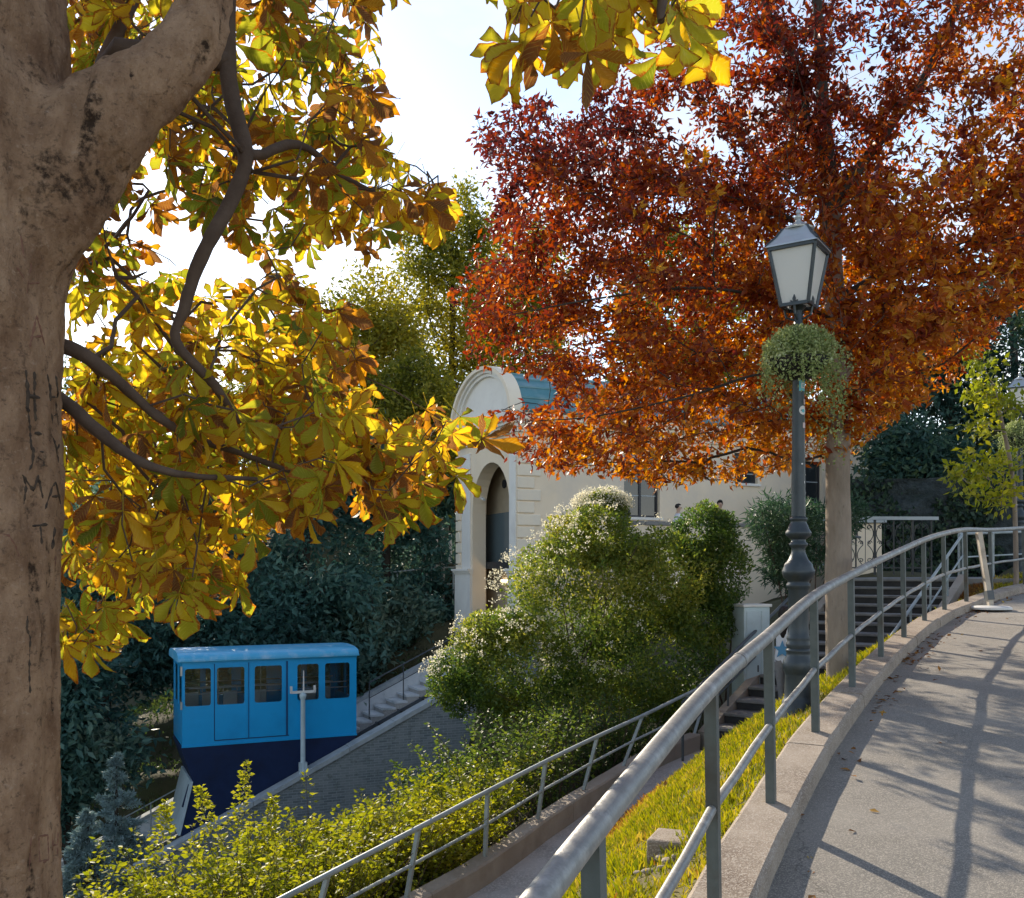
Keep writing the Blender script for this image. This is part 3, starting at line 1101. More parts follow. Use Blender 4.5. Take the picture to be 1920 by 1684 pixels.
# ------------------------------------------------------------------ street lamp with a planted bowl
M_iron = surf('lamp_iron', (.030, .040, .047), (.05, .062, .07), scale=5, rough=.42, bump=.12, bscale=60, c3=(.022, .027, .03), s3=2, spec=.5, metal=.2)
M_roofl = surf('lantern_tin', (.42, .45, .47), (.55, .58, .60), scale=4, rough=.35, bump=.08, metal=.55, c3=(.33, .35, .37), s3=2)
M_frost, t_, o_ = new_mat('frosted_glass')
_d = N(t_, 'ShaderNodeBsdfPrincipled', Roughness=.35); _d.inputs['Base Color'].default_value = (.88, .88, .86, 1)
_t = N(t_, 'ShaderNodeBsdfTranslucent'); _t.inputs[0].default_value = (.92, .91, .88, 1)
_m = N(t_, 'ShaderNodeMixShader', Fac=.55)
t_.links.new(_d.outputs[0], _m.inputs[1]); t_.links.new(_t.outputs[0], _m.inputs[2]); t_.links.new(_m.outputs[0], o_.inputs[0])
LAMP = (2.685, 9.0, .775)
LAMP_PROF = [(.150, -.25), (.150, .0), (.135, .02), (.128, .06), (.122, .25), (.126, .265), (.140, .30), (.146, .34), (.138, .38), (.112, .43), (.108, .455), (.116, .47), (.116, .485), (.106, .495), (.112, .525), (.112, .545),
             (.103, .56), (.108, .585), (.108, .60), (.100, .615), (.094, .70), (.092, 1.04), (.098, 1.055), (.112, 1.075), (.112, 1.095), (.098, 1.11), (.10, 1.13), (.136, 1.16), (.150, 1.20), (.150, 1.225), (.132, 1.26), (.128, 1.285),
             (.09, 1.33), (.066, 1.39), (.062, 1.43), (.07, 1.445), (.086, 1.46), (.086, 1.478), (.066, 1.495), (.066, 1.515), (.10, 1.54), (.118, 1.565), (.118, 1.585), (.098, 1.615), (.086, 1.65), (.072, 1.675), (.072, 1.69), (.082, 1.70), (.082, 1.715), (.066, 1.73)]


def lantern_parts(root, z0, rot, s=1.0):
    """four-sided lantern standing on z0, widening upwards"""
    R = Matrix.Translation((0, 0, z0)) @ Matrix.Rotation(rot, 4, 'Z') @ Matrix.Scale(s, 4)
    b, t, h = .128, .212, .515
    cb = [(-b, -b), (b, -b), (b, b), (-b, b)]; ct = [(-t, -t), (t, -t), (t, t), (-t, t)]
    lan = MB()
    for i in range(4):
        p = Vector((*cb[i], 0)); q = Vector((*ct[i], h))
        lan.bar(R @ p, R @ q, .026, .026, up=R.to_3x3() @ Vector((cb[i][0], cb[i][1], .3)))
        j = (i + 1) % 4
        lan.bar(R @ p, R @ Vector((*cb[j], 0)), .028, .03)
        lan.bar(R @ q, R @ Vector((*ct[j], h)), .03, .034)
    fr = lan.build('lantern_frame', M_iron, root, world_space=False)
    for i in range(4):
        j = (i + 1) % 4
        k = .955
        V = [R @ Vector((cb[i][0] * k, cb[i][1] * k, .014)), R @ Vector((cb[j][0] * k, cb[j][1] * k, .014)), R @ Vector((ct[j][0] * k, ct[j][1] * k, h - .014)), R @ Vector((ct[i][0] * k, ct[i][1] * k, h - .014))]
        k2 = .93
        V += [R @ Vector((cb[i][0] * k2, cb[i][1] * k2, .014)), R @ Vector((cb[j][0] * k2, cb[j][1] * k2, .014)), R @ Vector((ct[j][0] * k2, ct[j][1] * k2, h - .014)), R @ Vector((ct[i][0] * k2, ct[i][1] * k2, h - .014))]
        m = MB(); m.hexa(V); m.build('pane', M_frost, fr, world_space=False)
    # roof: flared four-sided hood, then a cap with finial
    lv = [(t + .026, h + .012), (t + .024, h + .026), (.165, h + .11), (.118, h + .19), (.108, h + .20)]
    V = []
    for r_, z_ in lv:
        V += [R @ Vector((x * r_, y * r_, z_)) for x, y in ((-1, -1), (1, -1), (1, 1), (-1, 1))]
    F = [(i * 4 + k, i * 4 + (k + 1) % 4, i * 4 + 4 + (k + 1) % 4, i * 4 + 4 + k) for i in range(len(lv) - 1) for k in range(4)] + [(3, 2, 1, 0), tuple(len(V) - 4 + k for k in range(4))]
    m = MB(); m.add(V, F); roof = m.build('lantern_roof', M_roofl, root, world_space=False)
    m = MB()
    for x, y in ((-1, -1), (1, -1), (1, 1), (-1, 1)):
        m2 = [R @ Vector((x * (r_ + .002), y * (r_ + .002), z_)) for r_, z_ in lv[1:]]
        m.tube(m2, .011 * s, n=6)
    m.build('roof_ridge', M_iron, roof, world_space=False)
    m = MB().lathe([(.142 * s, 0), (.146 * s, .014), (.122 * s, .028), (.08 * s, .048), (.05 * s, .072), (.03 * s, .085), (.025 * s, .10), (.038 * s, .112), (.04 * s, .128), (.025 * s, .14), (.015 * s, .152), (.025 * s, .165), (.021 * s, .185), (.005 * s, .21)], 18, c=(0, 0, z0 + (h + .195) * s))
    m.build('finial', M_roofl, roof, smooth=True, world_space=False)
    # leaf-shaped ornaments under the lantern
    m = MB()
    for i in range(4):
        a = Vector((*cb[i], 0)) * .5 + Vector((*cb[(i + 1) % 4], 0)) * .5
        m.tube([R @ (a * .2 + Vector((0, 0, -.13))), R @ (a * .9 + Vector((0, 0, -.09))), R @ (a * 1.03 + Vector((0, 0, -.01))), R @ (a * 1.05 + Vector((0, 0, .05))), R @ (a * 1.04 + Vector((0, 0, .085)))], [.01 * s, .012 * s, .012 * s, .016 * s, .003 * s], n=6)
        m.tube([R @ (a * 1.04 + Vector((0, 0, .03)) + Vector((-a.y, a.x, 0)) * .26), R @ (a * 1.06 + Vector((0, 0, .0))), R @ (a * 1.04 + Vector((0, 0, .03)) - Vector((-a.y, a.x, 0)) * .26)], .008 * s, n=6)
    m.build('ornament', M_iron, fr, world_space=False)


def sticker(root, r, z, h, a0, a1, mat, name='sticker', zround=False):
    V = []; F = []; n = 10
    if zround:
        rr = h / 2
        V.append((r * math.cos((a0 + a1) / 2), r * math.sin((a0 + a1) / 2), z))
        for k in range(18):
            q = 2 * math.pi * k / 18
            an = (a0 + a1) / 2 + math.cos(q) * rr / r
            V.append((r * math.cos(an), r * math.sin(an), z + math.sin(q) * rr))
        F = [(0, 1 + k, 1 + (k + 1) % 18) for k in range(18)]
    else:
        for k in range(n + 1):
            a = a0 + (a1 - a0) * k / n
            V += [(r * math.cos(a), r * math.sin(a), z - h / 2), (r * math.cos(a), r * math.sin(a), z + h / 2)]
        F = [(2 * k, 2 * k + 2, 2 * k + 3, 2 * k + 1) for k in range(n)]
    m = MB(); m.add(V, F)
    return m.build(name, mat, root, world_space=False)


M_teal = plain('sticker_teal', (.12, .42, .47), .5)
M_stw = plain('sticker_white', (.66, .62, .58), .6)
M_stp = plain('sticker_pink', (.55, .42, .40), .6)
M_black = plain('dark_print', (.03, .03, .035), .6)


def pole_r(z):
    return .066 - (.066 - .050) * min(1, max(0, (z - 1.73) / 1.75))


def make_lamp(label, loc, group, rot):
    r = thing('street_lamp', label, 'street lamp', loc, 0, group)
    MB().lathe(LAMP_PROF, 28).build('base', M_iron, r, smooth=True, autosmooth=50, world_space=False)
    MB().lathe([(.066, 1.725), (.05, 3.47), (.055, 3.49), (.055, 3.52), (.04, 3.54), (.036, 3.66), (.06, 3.68), (.075, 3.70), (.03, 3.72)], 24).build('pole', M_iron, r, smooth=True, world_space=False)
    lantern_parts(r, 3.70, rot)
    return r


lamp = make_lamp('tall iron street lamp with stickers on its pole, standing in the grass bank', LAMP, 'iron street lamps along the paths', rad(-33))
FRONT = -math.pi / 2 - .28
sticker(lamp, pole_r(2.95) + .003, 2.95, .10, FRONT + .1, FRONT + 1.5, M_teal)
s2 = sticker(lamp, pole_r(2.95) + .005, 2.95, .05, FRONT + .45, FRONT + 1.15, M_stw)
sticker(lamp, pole_r(2.95) + .007, 2.95, .026, FRONT + .62, FRONT + 1.0, M_teal)
sticker(lamp, pole_r(2.95) + .009, 2.947, .010, FRONT + .80, FRONT + 1.16, M_stw)
sticker(lamp, pole_r(3.04) + .003, 3.045, .07, FRONT + .9, FRONT + 1.5, M_stw)
sticker(lamp, pole_r(2.72) + .003, 2.72, .085, FRONT + .2, FRONT + 1.4, M_stw, zround=True)
sticker(lamp, pole_r(2.72) + .005, 2.715, .034, FRONT + .45, FRONT + 1.1, M_teal, zround=True)
sticker(lamp, pole_r(2.8) + .003, 2.80, .05, FRONT + .9, FRONT + 1.45, M_stp)
sticker(lamp, pole_r(2.58) + .003, 2.58, .05, FRONT + .7, FRONT + 1.45, M_stp)
for z_, a_ in ((2.38, 1.1), (2.3, 1.3), (2.22, .4), (2.12, 1.3), (2.05, .9), (1.95, 1.35)):
    sticker(lamp, pole_r(z_) + .003, z_, random.uniform(.012, .024), FRONT + a_, FRONT + a_ + random.uniform(.15, .3), M_stw)

M_bowl = surf('bowl_black', (.018, .018, .018), (.03, .028, .026), scale=6, rough=.7, bump=.3)
M_trail = leafmat('trailing_leaf', [(0, (.13, .17, .06)), (.4, (.27, .32, .12)), (.7, (.42, .45, .22)), (1, (.58, .57, .38))], trans=.4)


def make_basket(label, loc, group, s=1.0, n=5200, trail=1.0, seed=1):
    """bowl hung round a pole with trailing plants"""
    rg = np.random.default_rng(seed)
    r = thing('hanging_basket', label, 'planter', loc, 0, group)
    MB().lathe([(.075 * s, -.17 * s), (.16 * s, -.14 * s), (.25 * s, -.07 * s), (.295 * s, .01 * s), (.30 * s, .03 * s), (.27 * s, .03 * s), (.2 * s, .0), (.075 * s, -.01)], 22).build('bowl', M_bowl, r, smooth=True, world_space=False)
    P = []; D = []
    for k in range(int(230)):
        a = rg.uniform(0, 2 * math.pi)
        r0 = rg.uniform(.05, .28) * s
        right = .5 + .5 * math.cos(a - .3)
        ln = s * (rg.uniform(.10, .42) * (1 + 1.7 * trail * right ** 4) + (.25 * trail if rg.random() < .10 else 0))
        h0 = s * (.08 + .30 * (1 - (r0 / .3 / s) ** 2) * rg.uniform(.5, 1))
        p = np.array([r0 * math.cos(a), r0 * math.sin(a), h0])
        d = np.array([math.cos(a), math.sin(a), .55]) * (.9)
        d = d / np.linalg.norm(d)
        m = 34
        for q in range(m):
            P.append(p.copy()); D.append(d.copy())
            d = d + np.array([0, 0, -.20]) + rg.normal(0, .12, 3)
            if d[2] < -.2:
                d[:2] *= .86
            d /= np.linalg.norm(d)
            p = p + d * ln * 1.35 / m
    P = np.array(P); D = np.array(D)
    P = P + rg.normal(0, .016 * s, P.shape)
    tone = .25 + .5 * fbm(P, 6 / s, 3, 3) + rg.normal(0, .16, len(P)) - .15 * (P[:, 2] < -.05)
    small_leaves('foliage', P, rg.normal(0, 1, P.shape) + D * .6 + [0, 0, -.2], .036 * s * rg.uniform(.7, 1.25, len(P)), .55, tone, M_trail, r, rng=rg, world_space=False)
    P2 = ellipsoid_pts((.02 * s, 0, .15 * s), (.36 * s, .34 * s, .20 * s), 2600, rg)
    small_leaves('foliage', P2, rg.normal(0, 1, P2.shape) + [0, 0, .3], .04 * s, .55, .2 + .5 * fbm(P2, 7 / s, 8, 3) + rg.normal(0, .14, len(P2)), M_trail, r, rng=rg, world_space=False)
    return r


make_basket('black bowl of trailing pale green plants hung high on the stickered lamp pole', (LAMP[0], LAMP[1], LAMP[2] + 3.17), 'planted bowls on lamp poles', .95, seed=4)

# the second lamp, further up the path
L2 = at(1912, 1064, 22.5)
L2 = Vector((11.9, 22.5, gz(11.9, 22.5) + .02))
z2 = 2.05
lamp2 = copy_tree(lamp)
lamp2.location = (11.9, 22.5, z2)
lamp2['label'] = 'iron street lamp far up the path beside the young yellow-green tree'
for ch in list(lamp2.children):
    if ch.name.startswith('sticker'):
        bpy.data.objects.remove(ch)
b2 = make_basket('planted bowl on the far street lamp behind the young yellow-green tree', (11.9, 22.5, z2 + 3.05), 'planted bowls on lamp poles', 1.15, seed=9)

# ------------------------------------------------------------------ pale blue cabinet below the building
M_cab = surf('cabinet_paint', (.42, .52, .55), (.55, .64, .66), scale=3, rough=.5, bump=.1, c3=(.35, .42, .44), s3=1.5)
cx, cy = 4.30, 17.3
cz = gz(cx, cy)
cb_ = thing('utility_cabinet', 'pale blue utility cabinet standing between the shrubs beside the stone steps', 'cabinet', (cx, cy, cz - .1), rad(20))
ct = 1.40 - (cz - .1)
MB().bevbox((-.27, -.2, 0), (.27, .2, ct - .05), .015).build('body', M_cab, cb_, world_space=False)
MB().bevbox((-.30, -.23, ct - .05), (.30, .23, ct), .01).build('lid', M_white, cb_, world_space=False)
MB().bevbox((-.22, -.212, .2), (.05, -.198, ct - .12), .005).build('door', M_cab, cb_, world_space=False)
MB().bevbox((.09, -.212, .2), (.24, -.198, ct - .12), .005).build('door', M_cab, cb_, world_space=False)
MB().box((0.0, -.22, .7), (.025, -.205, .82)).build('handle', M_darkrail, cb_, world_space=False)

# square concrete block with cobbles in the bank
bx, by = 1.02, 5.85
bz = bank_z(bx, by)
bk = thing('stone_block', 'square concrete block half sunk in the grass below the near railing', 'stone block', (bx, by, bz), rad(-22))
MB().bevbox((-.17, -.15, -.12), (.17, .15, .055), .018).build('slab', M_kerb, bk, world_space=False)
for k in range(7):
    sx, sy = -.16 + random.uniform(-.16, .1), -.26 + random.uniform(-.12, .1)
    bm = bmesh.new(); bmesh.ops.create_icosphere(bm, subdivisions=2, radius=1)
    V = np.array([v.co[:] for v in bm.verts]); F = [tuple(v.index for v in f.verts) for f in bm.faces]; bm.free()
    V *= (1 + (fbm(V + k * 7, 1.4, k, 2)[:, None] - .5) * .6); V *= np.array([.05, .042, .022]) * random.uniform(.5, 1.15)
    wx = bx + sx; wy = by + sy
    o = link('cobble', mesh_np('cobble', V, F, M_kerb, smooth=True))
    o.location = (wx, wy, bank_z(wx, wy) + .012)
    o['label'] = 'small grey cobble lying loose in the grass beside the concrete block'; o['category'] = 'stone'; o['group'] = 'loose cobbles beside the concrete block'
# ------------------------------------------------------------------ walls with openings
def panel(mb, us, vs, solid, y0, y1, tf):
    """grid wall: us x vs cells, solid[i][j]; front at y0, back at y1; tf maps (u, y, v) to a point"""
    nu, nv = len(us), len(vs)
    V = [tf(u, y, v) for y in (y0, y1) for u in us for v in vs]
    idx = lambda k, i, j: k * nu * nv + i * nv + j
    F = []
    for i in range(nu - 1):
        for j in range(nv - 1):
            if not solid(i, j): continue
            F.append((idx(0, i, j), idx(0, i + 1, j), idx(0, i + 1, j + 1), idx(0, i, j + 1)))
            F.append((idx(1, i, j), idx(1, i, j + 1), idx(1, i + 1, j + 1), idx(1, i + 1, j)))
            for di, dj, a, b in ((-1, 0, (i, j), (i, j + 1)), (1, 0, (i + 1, j), (i + 1, j + 1)), (0, -1, (i, j), (i + 1, j)), (0, 1, (i, j + 1), (i + 1, j + 1))):
                p, q = i + di, j + dj
                if p < 0 or q < 0 or p >= nu - 1 or q >= nv - 1 or not solid(p, q):
                    F.append((idx(0, *a), idx(0, *b), idx(1, *b), idx(1, *a)))
    mb.add(V, F)
    return mb


def holed(mb, w0, w1, v0, v1, holes, y0, y1, tf):
    us = sorted({w0, w1, *[h[0] for h in holes], *[h[1] for h in holes]})
    vs = sorted({v0, v1, *[h[2] for h in holes], *[h[3] for h in holes]})
    def solid(i, j):
        u = (us[i] + us[i + 1]) / 2; v = (vs[j] + vs[j + 1]) / 2
        return not any(h[0] < u < h[1] and h[2] < v < h[3] for h in holes)
    return panel(mb, us, vs, solid, y0, y1, tf)


# ------------------------------------------------------------------ funicular car
CA = np.array([-8.93, 26.0, 2.0 - 4.77])


def carloc(px, py, w=0.0):
    k = (px - 960) / FPX
    ox, oy = CA[0] + TN[0] * w, CA[1] + TN[1] * w
    x = (k * oy - ox) / (TT[0] - k * TT[1])
    z = 2.0 + (1070 - py) / FPX * (oy + TT[1] * x) - CA[2]
    return x, z


M_blue = surf('car_blue', (.004, .32, .66), (.006, .34, .70), scale=2, rough=.38, bump=.03, bscale=20, spec=.5, c3=(.004, .29, .61), s3=1.2, coat=.2)
M_blue_l = surf('car_roof_blue', (.05, .37, .62), (.09, .42, .66), scale=3, rough=.35, bump=.05, c3=(.3, .52, .7), s3=2.5, spec=.6)
M_navy = surf('car_navy', (.006, .017, .060), (.009, .024, .078), scale=4, rough=.6, bump=.05, c3=(.006, .010, .03), s3=1)
M_carin = plain('car_inside', (.22, .27, .30), .7)
M_chrome = plain('bright_metal', (.6, .62, .64), .3, metal=.8)
M_seat = plain('seat_grey', (.55, .55, .56), .6)
M_seam = plain('door_seam', (.008, .05, .14), .7)
M_glass = glassmat('window_glass', (.80, .84, .86), .07)
CLn, CHt, CWd = 4.84, 2.57, 2.3
car = thing('funicular_car', 'blue funicular car with a dark navy undercarriage on the inclined track', 'funicular car', tuple(CA), TH)
wz0, wz1 = carloc(450, 1321)[1], carloc(450, 1249)[1]
wins = [(carloc(a, 1280)[0], carloc(b, 1280)[0], wz0, wz1) for a, b in ((345, 397), (405, 460), (476, 530), (556, 599), (608, 657))]
I3 = lambda u, y, v: (u, y, v)
HB = CHt - .30
mb = MB(); holed(mb, 0, CLn, 0, HB, wins, 0, .06, I3)
side = mb.build('side_panel', M_blue, car, world_space=False)
mb = MB(); holed(mb, 0, CLn, 0, HB, wins, CWd, CWd - .06, I3)
mb.build('side_panel', M_blue, car, world_space=False)
endw = [(.18, 1.08, wz0, wz1), (1.22, 2.12, wz0, wz1)]
for x0, x1 in ((0, .06), (CLn, CLn - .06)):
    mb = MB(); holed(mb, .062, CWd - .062, 0, HB, endw, x0, x1, lambda u, y, v: (y, u, v))
    e = mb.build('end_panel', M_blue, car, world_space=False)
    for h in endw:
        m = MB(); m.box(((x0 + x1) / 2 - .008, h[0] - .01, h[2] - .01), ((x0 + x1) / 2 + .008, h[1] + .01, h[3] + .01)); m.build('pane', M_glass, e, world_space=False)
# windows of the sides: rubber frame, rounded look, pane
for y0, s in ((0, 1), (CWd, -1)):
    for (a, b, c, d) in wins:
        m = MB(); g = .022
        yy = (y0 - .006 * s, y0 + .03 * s); ya, yb = min(yy), max(yy)
        m.box((a - .012, ya, c - .012), (a + g, yb, d + .012)); m.box((b - g, ya, c - .012), (b + .012, yb, d + .012))
        m.box((a + g, ya, c - .012), (b - g, yb, c + g)); m.box((a + g, ya, d - g), (b - g, yb, d + .012))
        for (xx, zz, sx, sz) in ((a + g, c + g, 1, 1), (b - g, c + g, -1, 1), (a + g, d - g, 1, -1), (b - g, d - g, -1, -1)):
            r_ = .07
            poly = [(xx - .001 * sx, zz - .001 * sz)] + [(xx + sx * (r_ - r_ * math.sin(t)), zz + sz * (r_ - r_ * math.cos(t))) for t in np.linspace(0, math.pi / 2, 5)]
            m.prism(poly, ya + .002, yb - .002)
        f = m.build('window', M_blue, car, world_space=False)
        m = MB(); m.box((a, y0 + .012 * s if s > 0 else y0 - .02, c), (b, y0 + .02 if s > 0 else y0 - .012, d)); m.build('pane', M_glass, f, world_space=False)
# doors: two leaves, proud, with seams
dz0 = carloc(450, 1384)[1]
for a, b in ((402, 464.5), (468, 535)):
    xa, xb = carloc(a, 1350)[0], carloc(b, 1350)[0]
    h = [w for w in wins if w[0] > xa - .05 and w[1] < xb + .05]
    hh = [(max(w[0] - .014, xa + .02), min(w[1] + .014, xb - .02), w[2] - .014, w[3] + .014) for w in h]
    m = MB(); holed(m, xa + .012, xb - .012, dz0, wz1 + .08, hh, -.014, -.001, I3)
    m.build('door', M_blue, car, world_space=False)
xa, xb = carloc(402, 1350)[0], carloc(542, 1350)[0]
xm = carloc(466.3, 1350)[0]
m = MB()
for x in (xa, xm, carloc(538, 1350)[0]):
    wv = .022 if x != xm else .016
    m.box((x - wv / 2 - (.012 if x > xm else 0), -.010, dz0 - .01), (x + wv / 2 + (.015 if x > xm else 0), -.002, wz1 + .09))
m.box((xa, -.0095, dz0 - .03), (xb, -.0015, dz0 - .006))
m.build('door_seam', M_seam, car, world_space=False)
m = MB(); m.box((-.02, -.02, -.035), (CLn + .01, -.001, .02)); m.build('trim', M_blue, car, world_space=False); m = MB(); m.box((-.02, -.02, HB - .02), (CLn + .01, -.001, HB + .02)); m.build('trim', M_blue, car, world_space=False)
m = MB(); m.box((.061, .061, .02), (CLn - .061, CWd - .061, .06)); m.build('floor', M_carin, car, world_space=False)
m = MB(); m.box((.061, .061, HB - .09), (CLn - .061, CWd - .061, HB - .05)); m.build('ceiling', M_carin, car, world_space=False)
# roof: crowned slab with a pale drip edge
prof = [(-.07, HB + .02), (-.09, HB + .06), (-.075, HB + .12), (.0, HB + .20), (.35, HB + .27), (CWd / 2, HB + .30), (CWd - .35, HB + .27), (CWd, HB + .20), (CWd + .075, HB + .12), (CWd + .09, HB + .06), (CWd + .07, HB + .02)]
V = [(x, y, z) for x in (-.12, CLn + .05) for y, z in prof]; k = len(prof)
F = [(j, (j + 1) % k, k + (j + 1) % k, k + j) for j in range(k)] + [tuple(range(k - 1, -1, -1)), tuple(range(k, 2 * k))]
m = MB(); m.add(V, F); rf = m.build('roof', M_blue_l, car, smooth=True, autosmooth=50, world_space=False)
m = MB(); m.bar((-.13, -.088, HB + .045), (CLn + .06, -.088, HB + .045), .03, .035); m.build('gutter', M_blue_l, rf, world_space=False)
# undercarriage wedge
wd = [carloc(*p) for p in ((342, 1404), (666, 1392), (668, 1402), (480, 1512), (386, 1586), (338, 1566), (362, 1467), (331, 1409))]
wd[0] = (-.0, -.04); wd[1] = (CLn, -.04)
poly = [(-.0, -.036), (CLn - .02, -.036), (CLn - .02, -.10), carloc(480, 1522), carloc(386, 1592), carloc(338, 1566), carloc(362, 1467), (-.02, -.09)]
m = MB(); m.prism(poly, .0, CWd); m.build('undercarriage', M_navy, car, world_space=False)
a = carloc(338, 1566); b = carloc(362, 1467)
m = MB(); m.prism([(b[0] - .0, b[1] + .02), (a[0], a[1]), (a[0] - .06, a[1]), (b[0] - .06, b[1] + .02)], -.04, CWd + .04)
m.build('end_plate', M_cab, car, world_space=False)
m = MB(); m.bar((b[0] - .07, .25, b[1] - .1), (b[0] - .24, .25, b[1] - .7), .10, .05); m.build('bumper', M_navy, car, world_space=False)
for sx in (.9, 3.4):
    m = MB()
    zc = carloc(480, 1522)[1] + (sx - carloc(480, 1522)[0]) * .475
    m.tube([(sx, .12, zc + .1), (sx, .22, zc + .1)], .3, n=20); m.tube([(sx, CWd - .22, zc + .1), (sx, CWd - .12, zc + .1)], .3, n=20)
    m.build('wheel_pair', M_navy, car, smooth=True, world_space=False)
# inside: rails and seats
for y in (.35, CWd - .35):
    for zz in (wz0 + .30, wz0 + .46):
        m = MB(); m.tube([(.2, y, zz), (CLn - .2, y, zz)], .016, n=8); m.build('grab_rail', M_chrome, car, smooth=True, world_space=False)
for x in (1.06, 2.25, 3.05, 4.1):
    m = MB(); m.tube([(x, .9, .06), (x, .9, HB - .1)], .018, n=8); m.build('grab_pole', M_chrome, car, smooth=True, world_space=False)
for x in (.45, .95, 1.55, 2.4, 3.9, 4.35):
    m = MB(); m.bevbox((x - .2, 1.45, .5), (x + .2, 1.9, .58), .03); m.bevbox((x - .2, 1.86, .55), (x + .2, 1.95, 1.22), .03)
    m.bar((x, 1.68, .06), (x, 1.68, .5), .06); m.tube([(x - .2, 1.9, 1.22), (x - .18, 1.9, 1.38), (x + .18, 1.9, 1.38), (x + .2, 1.9, 1.22)], .014, n=6)
    m.build('seat', M_seat, car, world_space=False)
m = MB(); m.bar((-.03, -.03, wz0 - .05), (-.03, -.03, wz0 + .16), .05, .05); m.bar((-.03, -.03, wz1 - .2), (-.03, -.03, wz1 + .05), .05, .05); m.build('marker_lamp', M_chrome, car, world_space=False)

# ------------------------------------------------------------------ track walls, bed, stairs beside the track
def brickmat(name):
    m, t, out = new_mat(name)
    p = N(t, 'ShaderNodeBsdfPrincipled', Roughness=.9)
    tc = N(t, 'ShaderNodeTexCoord')
    mp = N(t, 'ShaderNodeMapping'); mp.inputs['Rotation'].default_value = (rad(90), 0, 0)
    t.links.new(tc.outputs['Object'], mp.inputs['Vector'])
    b = N(t, 'ShaderNodeTexBrick', Scale=1.0)
    b.inputs['Brick Width'].default_value = .25; b.inputs['Row Height'].default_value = .075; b.inputs['Mortar Size'].default_value = .008
    b.inputs['Color1'].default_value = (.14, .165, .17, 1); b.inputs['Color2'].default_value = (.24, .26, .26, 1); b.inputs['Mortar'].default_value = (.32, .34, .34, 1)
    t.links.new(mp.outputs[0], b.inputs['Vector'])
    n = N(t, 'ShaderNodeTexNoise', Scale=1.2, Detail=6.0, Roughness=.7); t.links.new(tc.outputs['Object'], n.inputs['Vector'])
    mr = N(t, 'ShaderNodeMapRange'); mr.inputs['From Min'].default_value = .45; mr.inputs['From Max'].default_value = .75
    t.links.new(n.outputs['Fac'], mr.inputs['Value'])
    n2 = N(t, 'ShaderNodeTexNoise', Scale=5.0, Detail=6.0, Roughness=.7); t.links.new(tc.outputs['Object'], n2.inputs['Vector'])
    mr2 = N(t, 'ShaderNodeMapRange'); mr2.inputs['From Min'].default_value = .55; mr2.inputs['From Max'].default_value = .75
    t.links.new(n2.outputs['Fac'], mr2.inputs['Value'])
    c = mixc(t, mr.outputs[0], b.outputs['Color'], (.28, .30, .29)); c = mixc(t, mr2.outputs[0], c, (.11, .13, .11))
    t.links.new(c, p.inputs['Base Color'])
    bp_ = N(t, 'ShaderNodeBump', Strength=.6, Distance=.012); bp_.inputs['Height'].default_value = 0
    inv = N(t, 'ShaderNodeMath', _operation='SUBTRACT'); inv.inputs[0].default_value = 1; t.links.new(b.outputs['Fac'], inv.inputs[1])
    t.links.new(inv.outputs[0], bp_.inputs['Height']); t.links.new(bp_.outputs[0], p.inputs['Normal'])
    t.links.new(p.outputs[0], out.inputs[0])
    return m


M_brickw = brickmat('old_brickwork')
M_cope = surf('coping_stone', (.34, .37, .38), (.45, .48, .48), scale=4, rough=.85, bump=.3, bscale=30, c3=(.26, .28, .28), s3=1.2)
M_white_step = surf('pale_step', (.64, .67, .68), (.74, .76, .76), scale=4, rough=.8, bump=.2, c3=(.36, .40, .40), s3=1.5)
tw = thing('track_wall', 'sloping brick wall with a pale coping along the near side of the funicular track', 'wall', (TQ[0], TQ[1], cope_z(0) - 3), TH)
zb = cope_z(0) - 3
S0, S1 = -9.0, 10.55
m = MB(); m.prism([(S0, cope_z(S0) - zb - 5.5), (S1, cope_z(S1) - zb - 5.5), (S1, cope_z(S1) - zb - .14), (S0, cope_z(S0) - zb - .14)], .03, .38)
m.build('brickwork', M_brickw, tw, world_space=False)
sl = 1.35
for i in range(int((S1 - S0) / sl) + 1):
    a = S0 + i * sl; b = min(S1, a + sl - .012)
    if b - a < .2: continue
    dz = random.uniform(-.006, .006)
    m = MB(); za, zb2 = cope_z(a) - zb, cope_z(b) - zb
    m.prism([(a, za - .135 + dz), (b, zb2 - .135 + dz), (b, zb2 + dz), (a, za + dz)], -.03, .44)
    m.build('coping_stone', M_cope, tw, world_space=False)
# bed and rails
tb = thing('track', 'funicular track of two steel rails on a sloping concrete bed', 'track', (TQ[0], TQ[1], cope_z(0) - 3), TH)
m = MB(); m.prism([(S0, cope_z(S0) - zb - 2.6), (S1, cope_z(S1) - zb - 2.6), (S1, cope_z(S1) - zb - .62), (S0, cope_z(S0) - zb - .62)], .382, 2.95)
m.build('bed', M_conc, tb, world_space=False)
for w in (1.05, 2.5):
    m = MB(); m.bar((S0, w, cope_z(S0) - zb - .58), (S1, w, cope_z(S1) - zb - .58), .07, .13); m.build('rail', M_darkrail, tb, world_space=False)
for i in range(26):
    s_ = S0 + .4 + i * .74
    m = MB(); z_ = cope_z(s_) - zb - .62; m.bar((s_, .6, z_), (s_, 2.8, z_), .2, .06); m.build('sleeper', M_riser, tb, world_space=False)
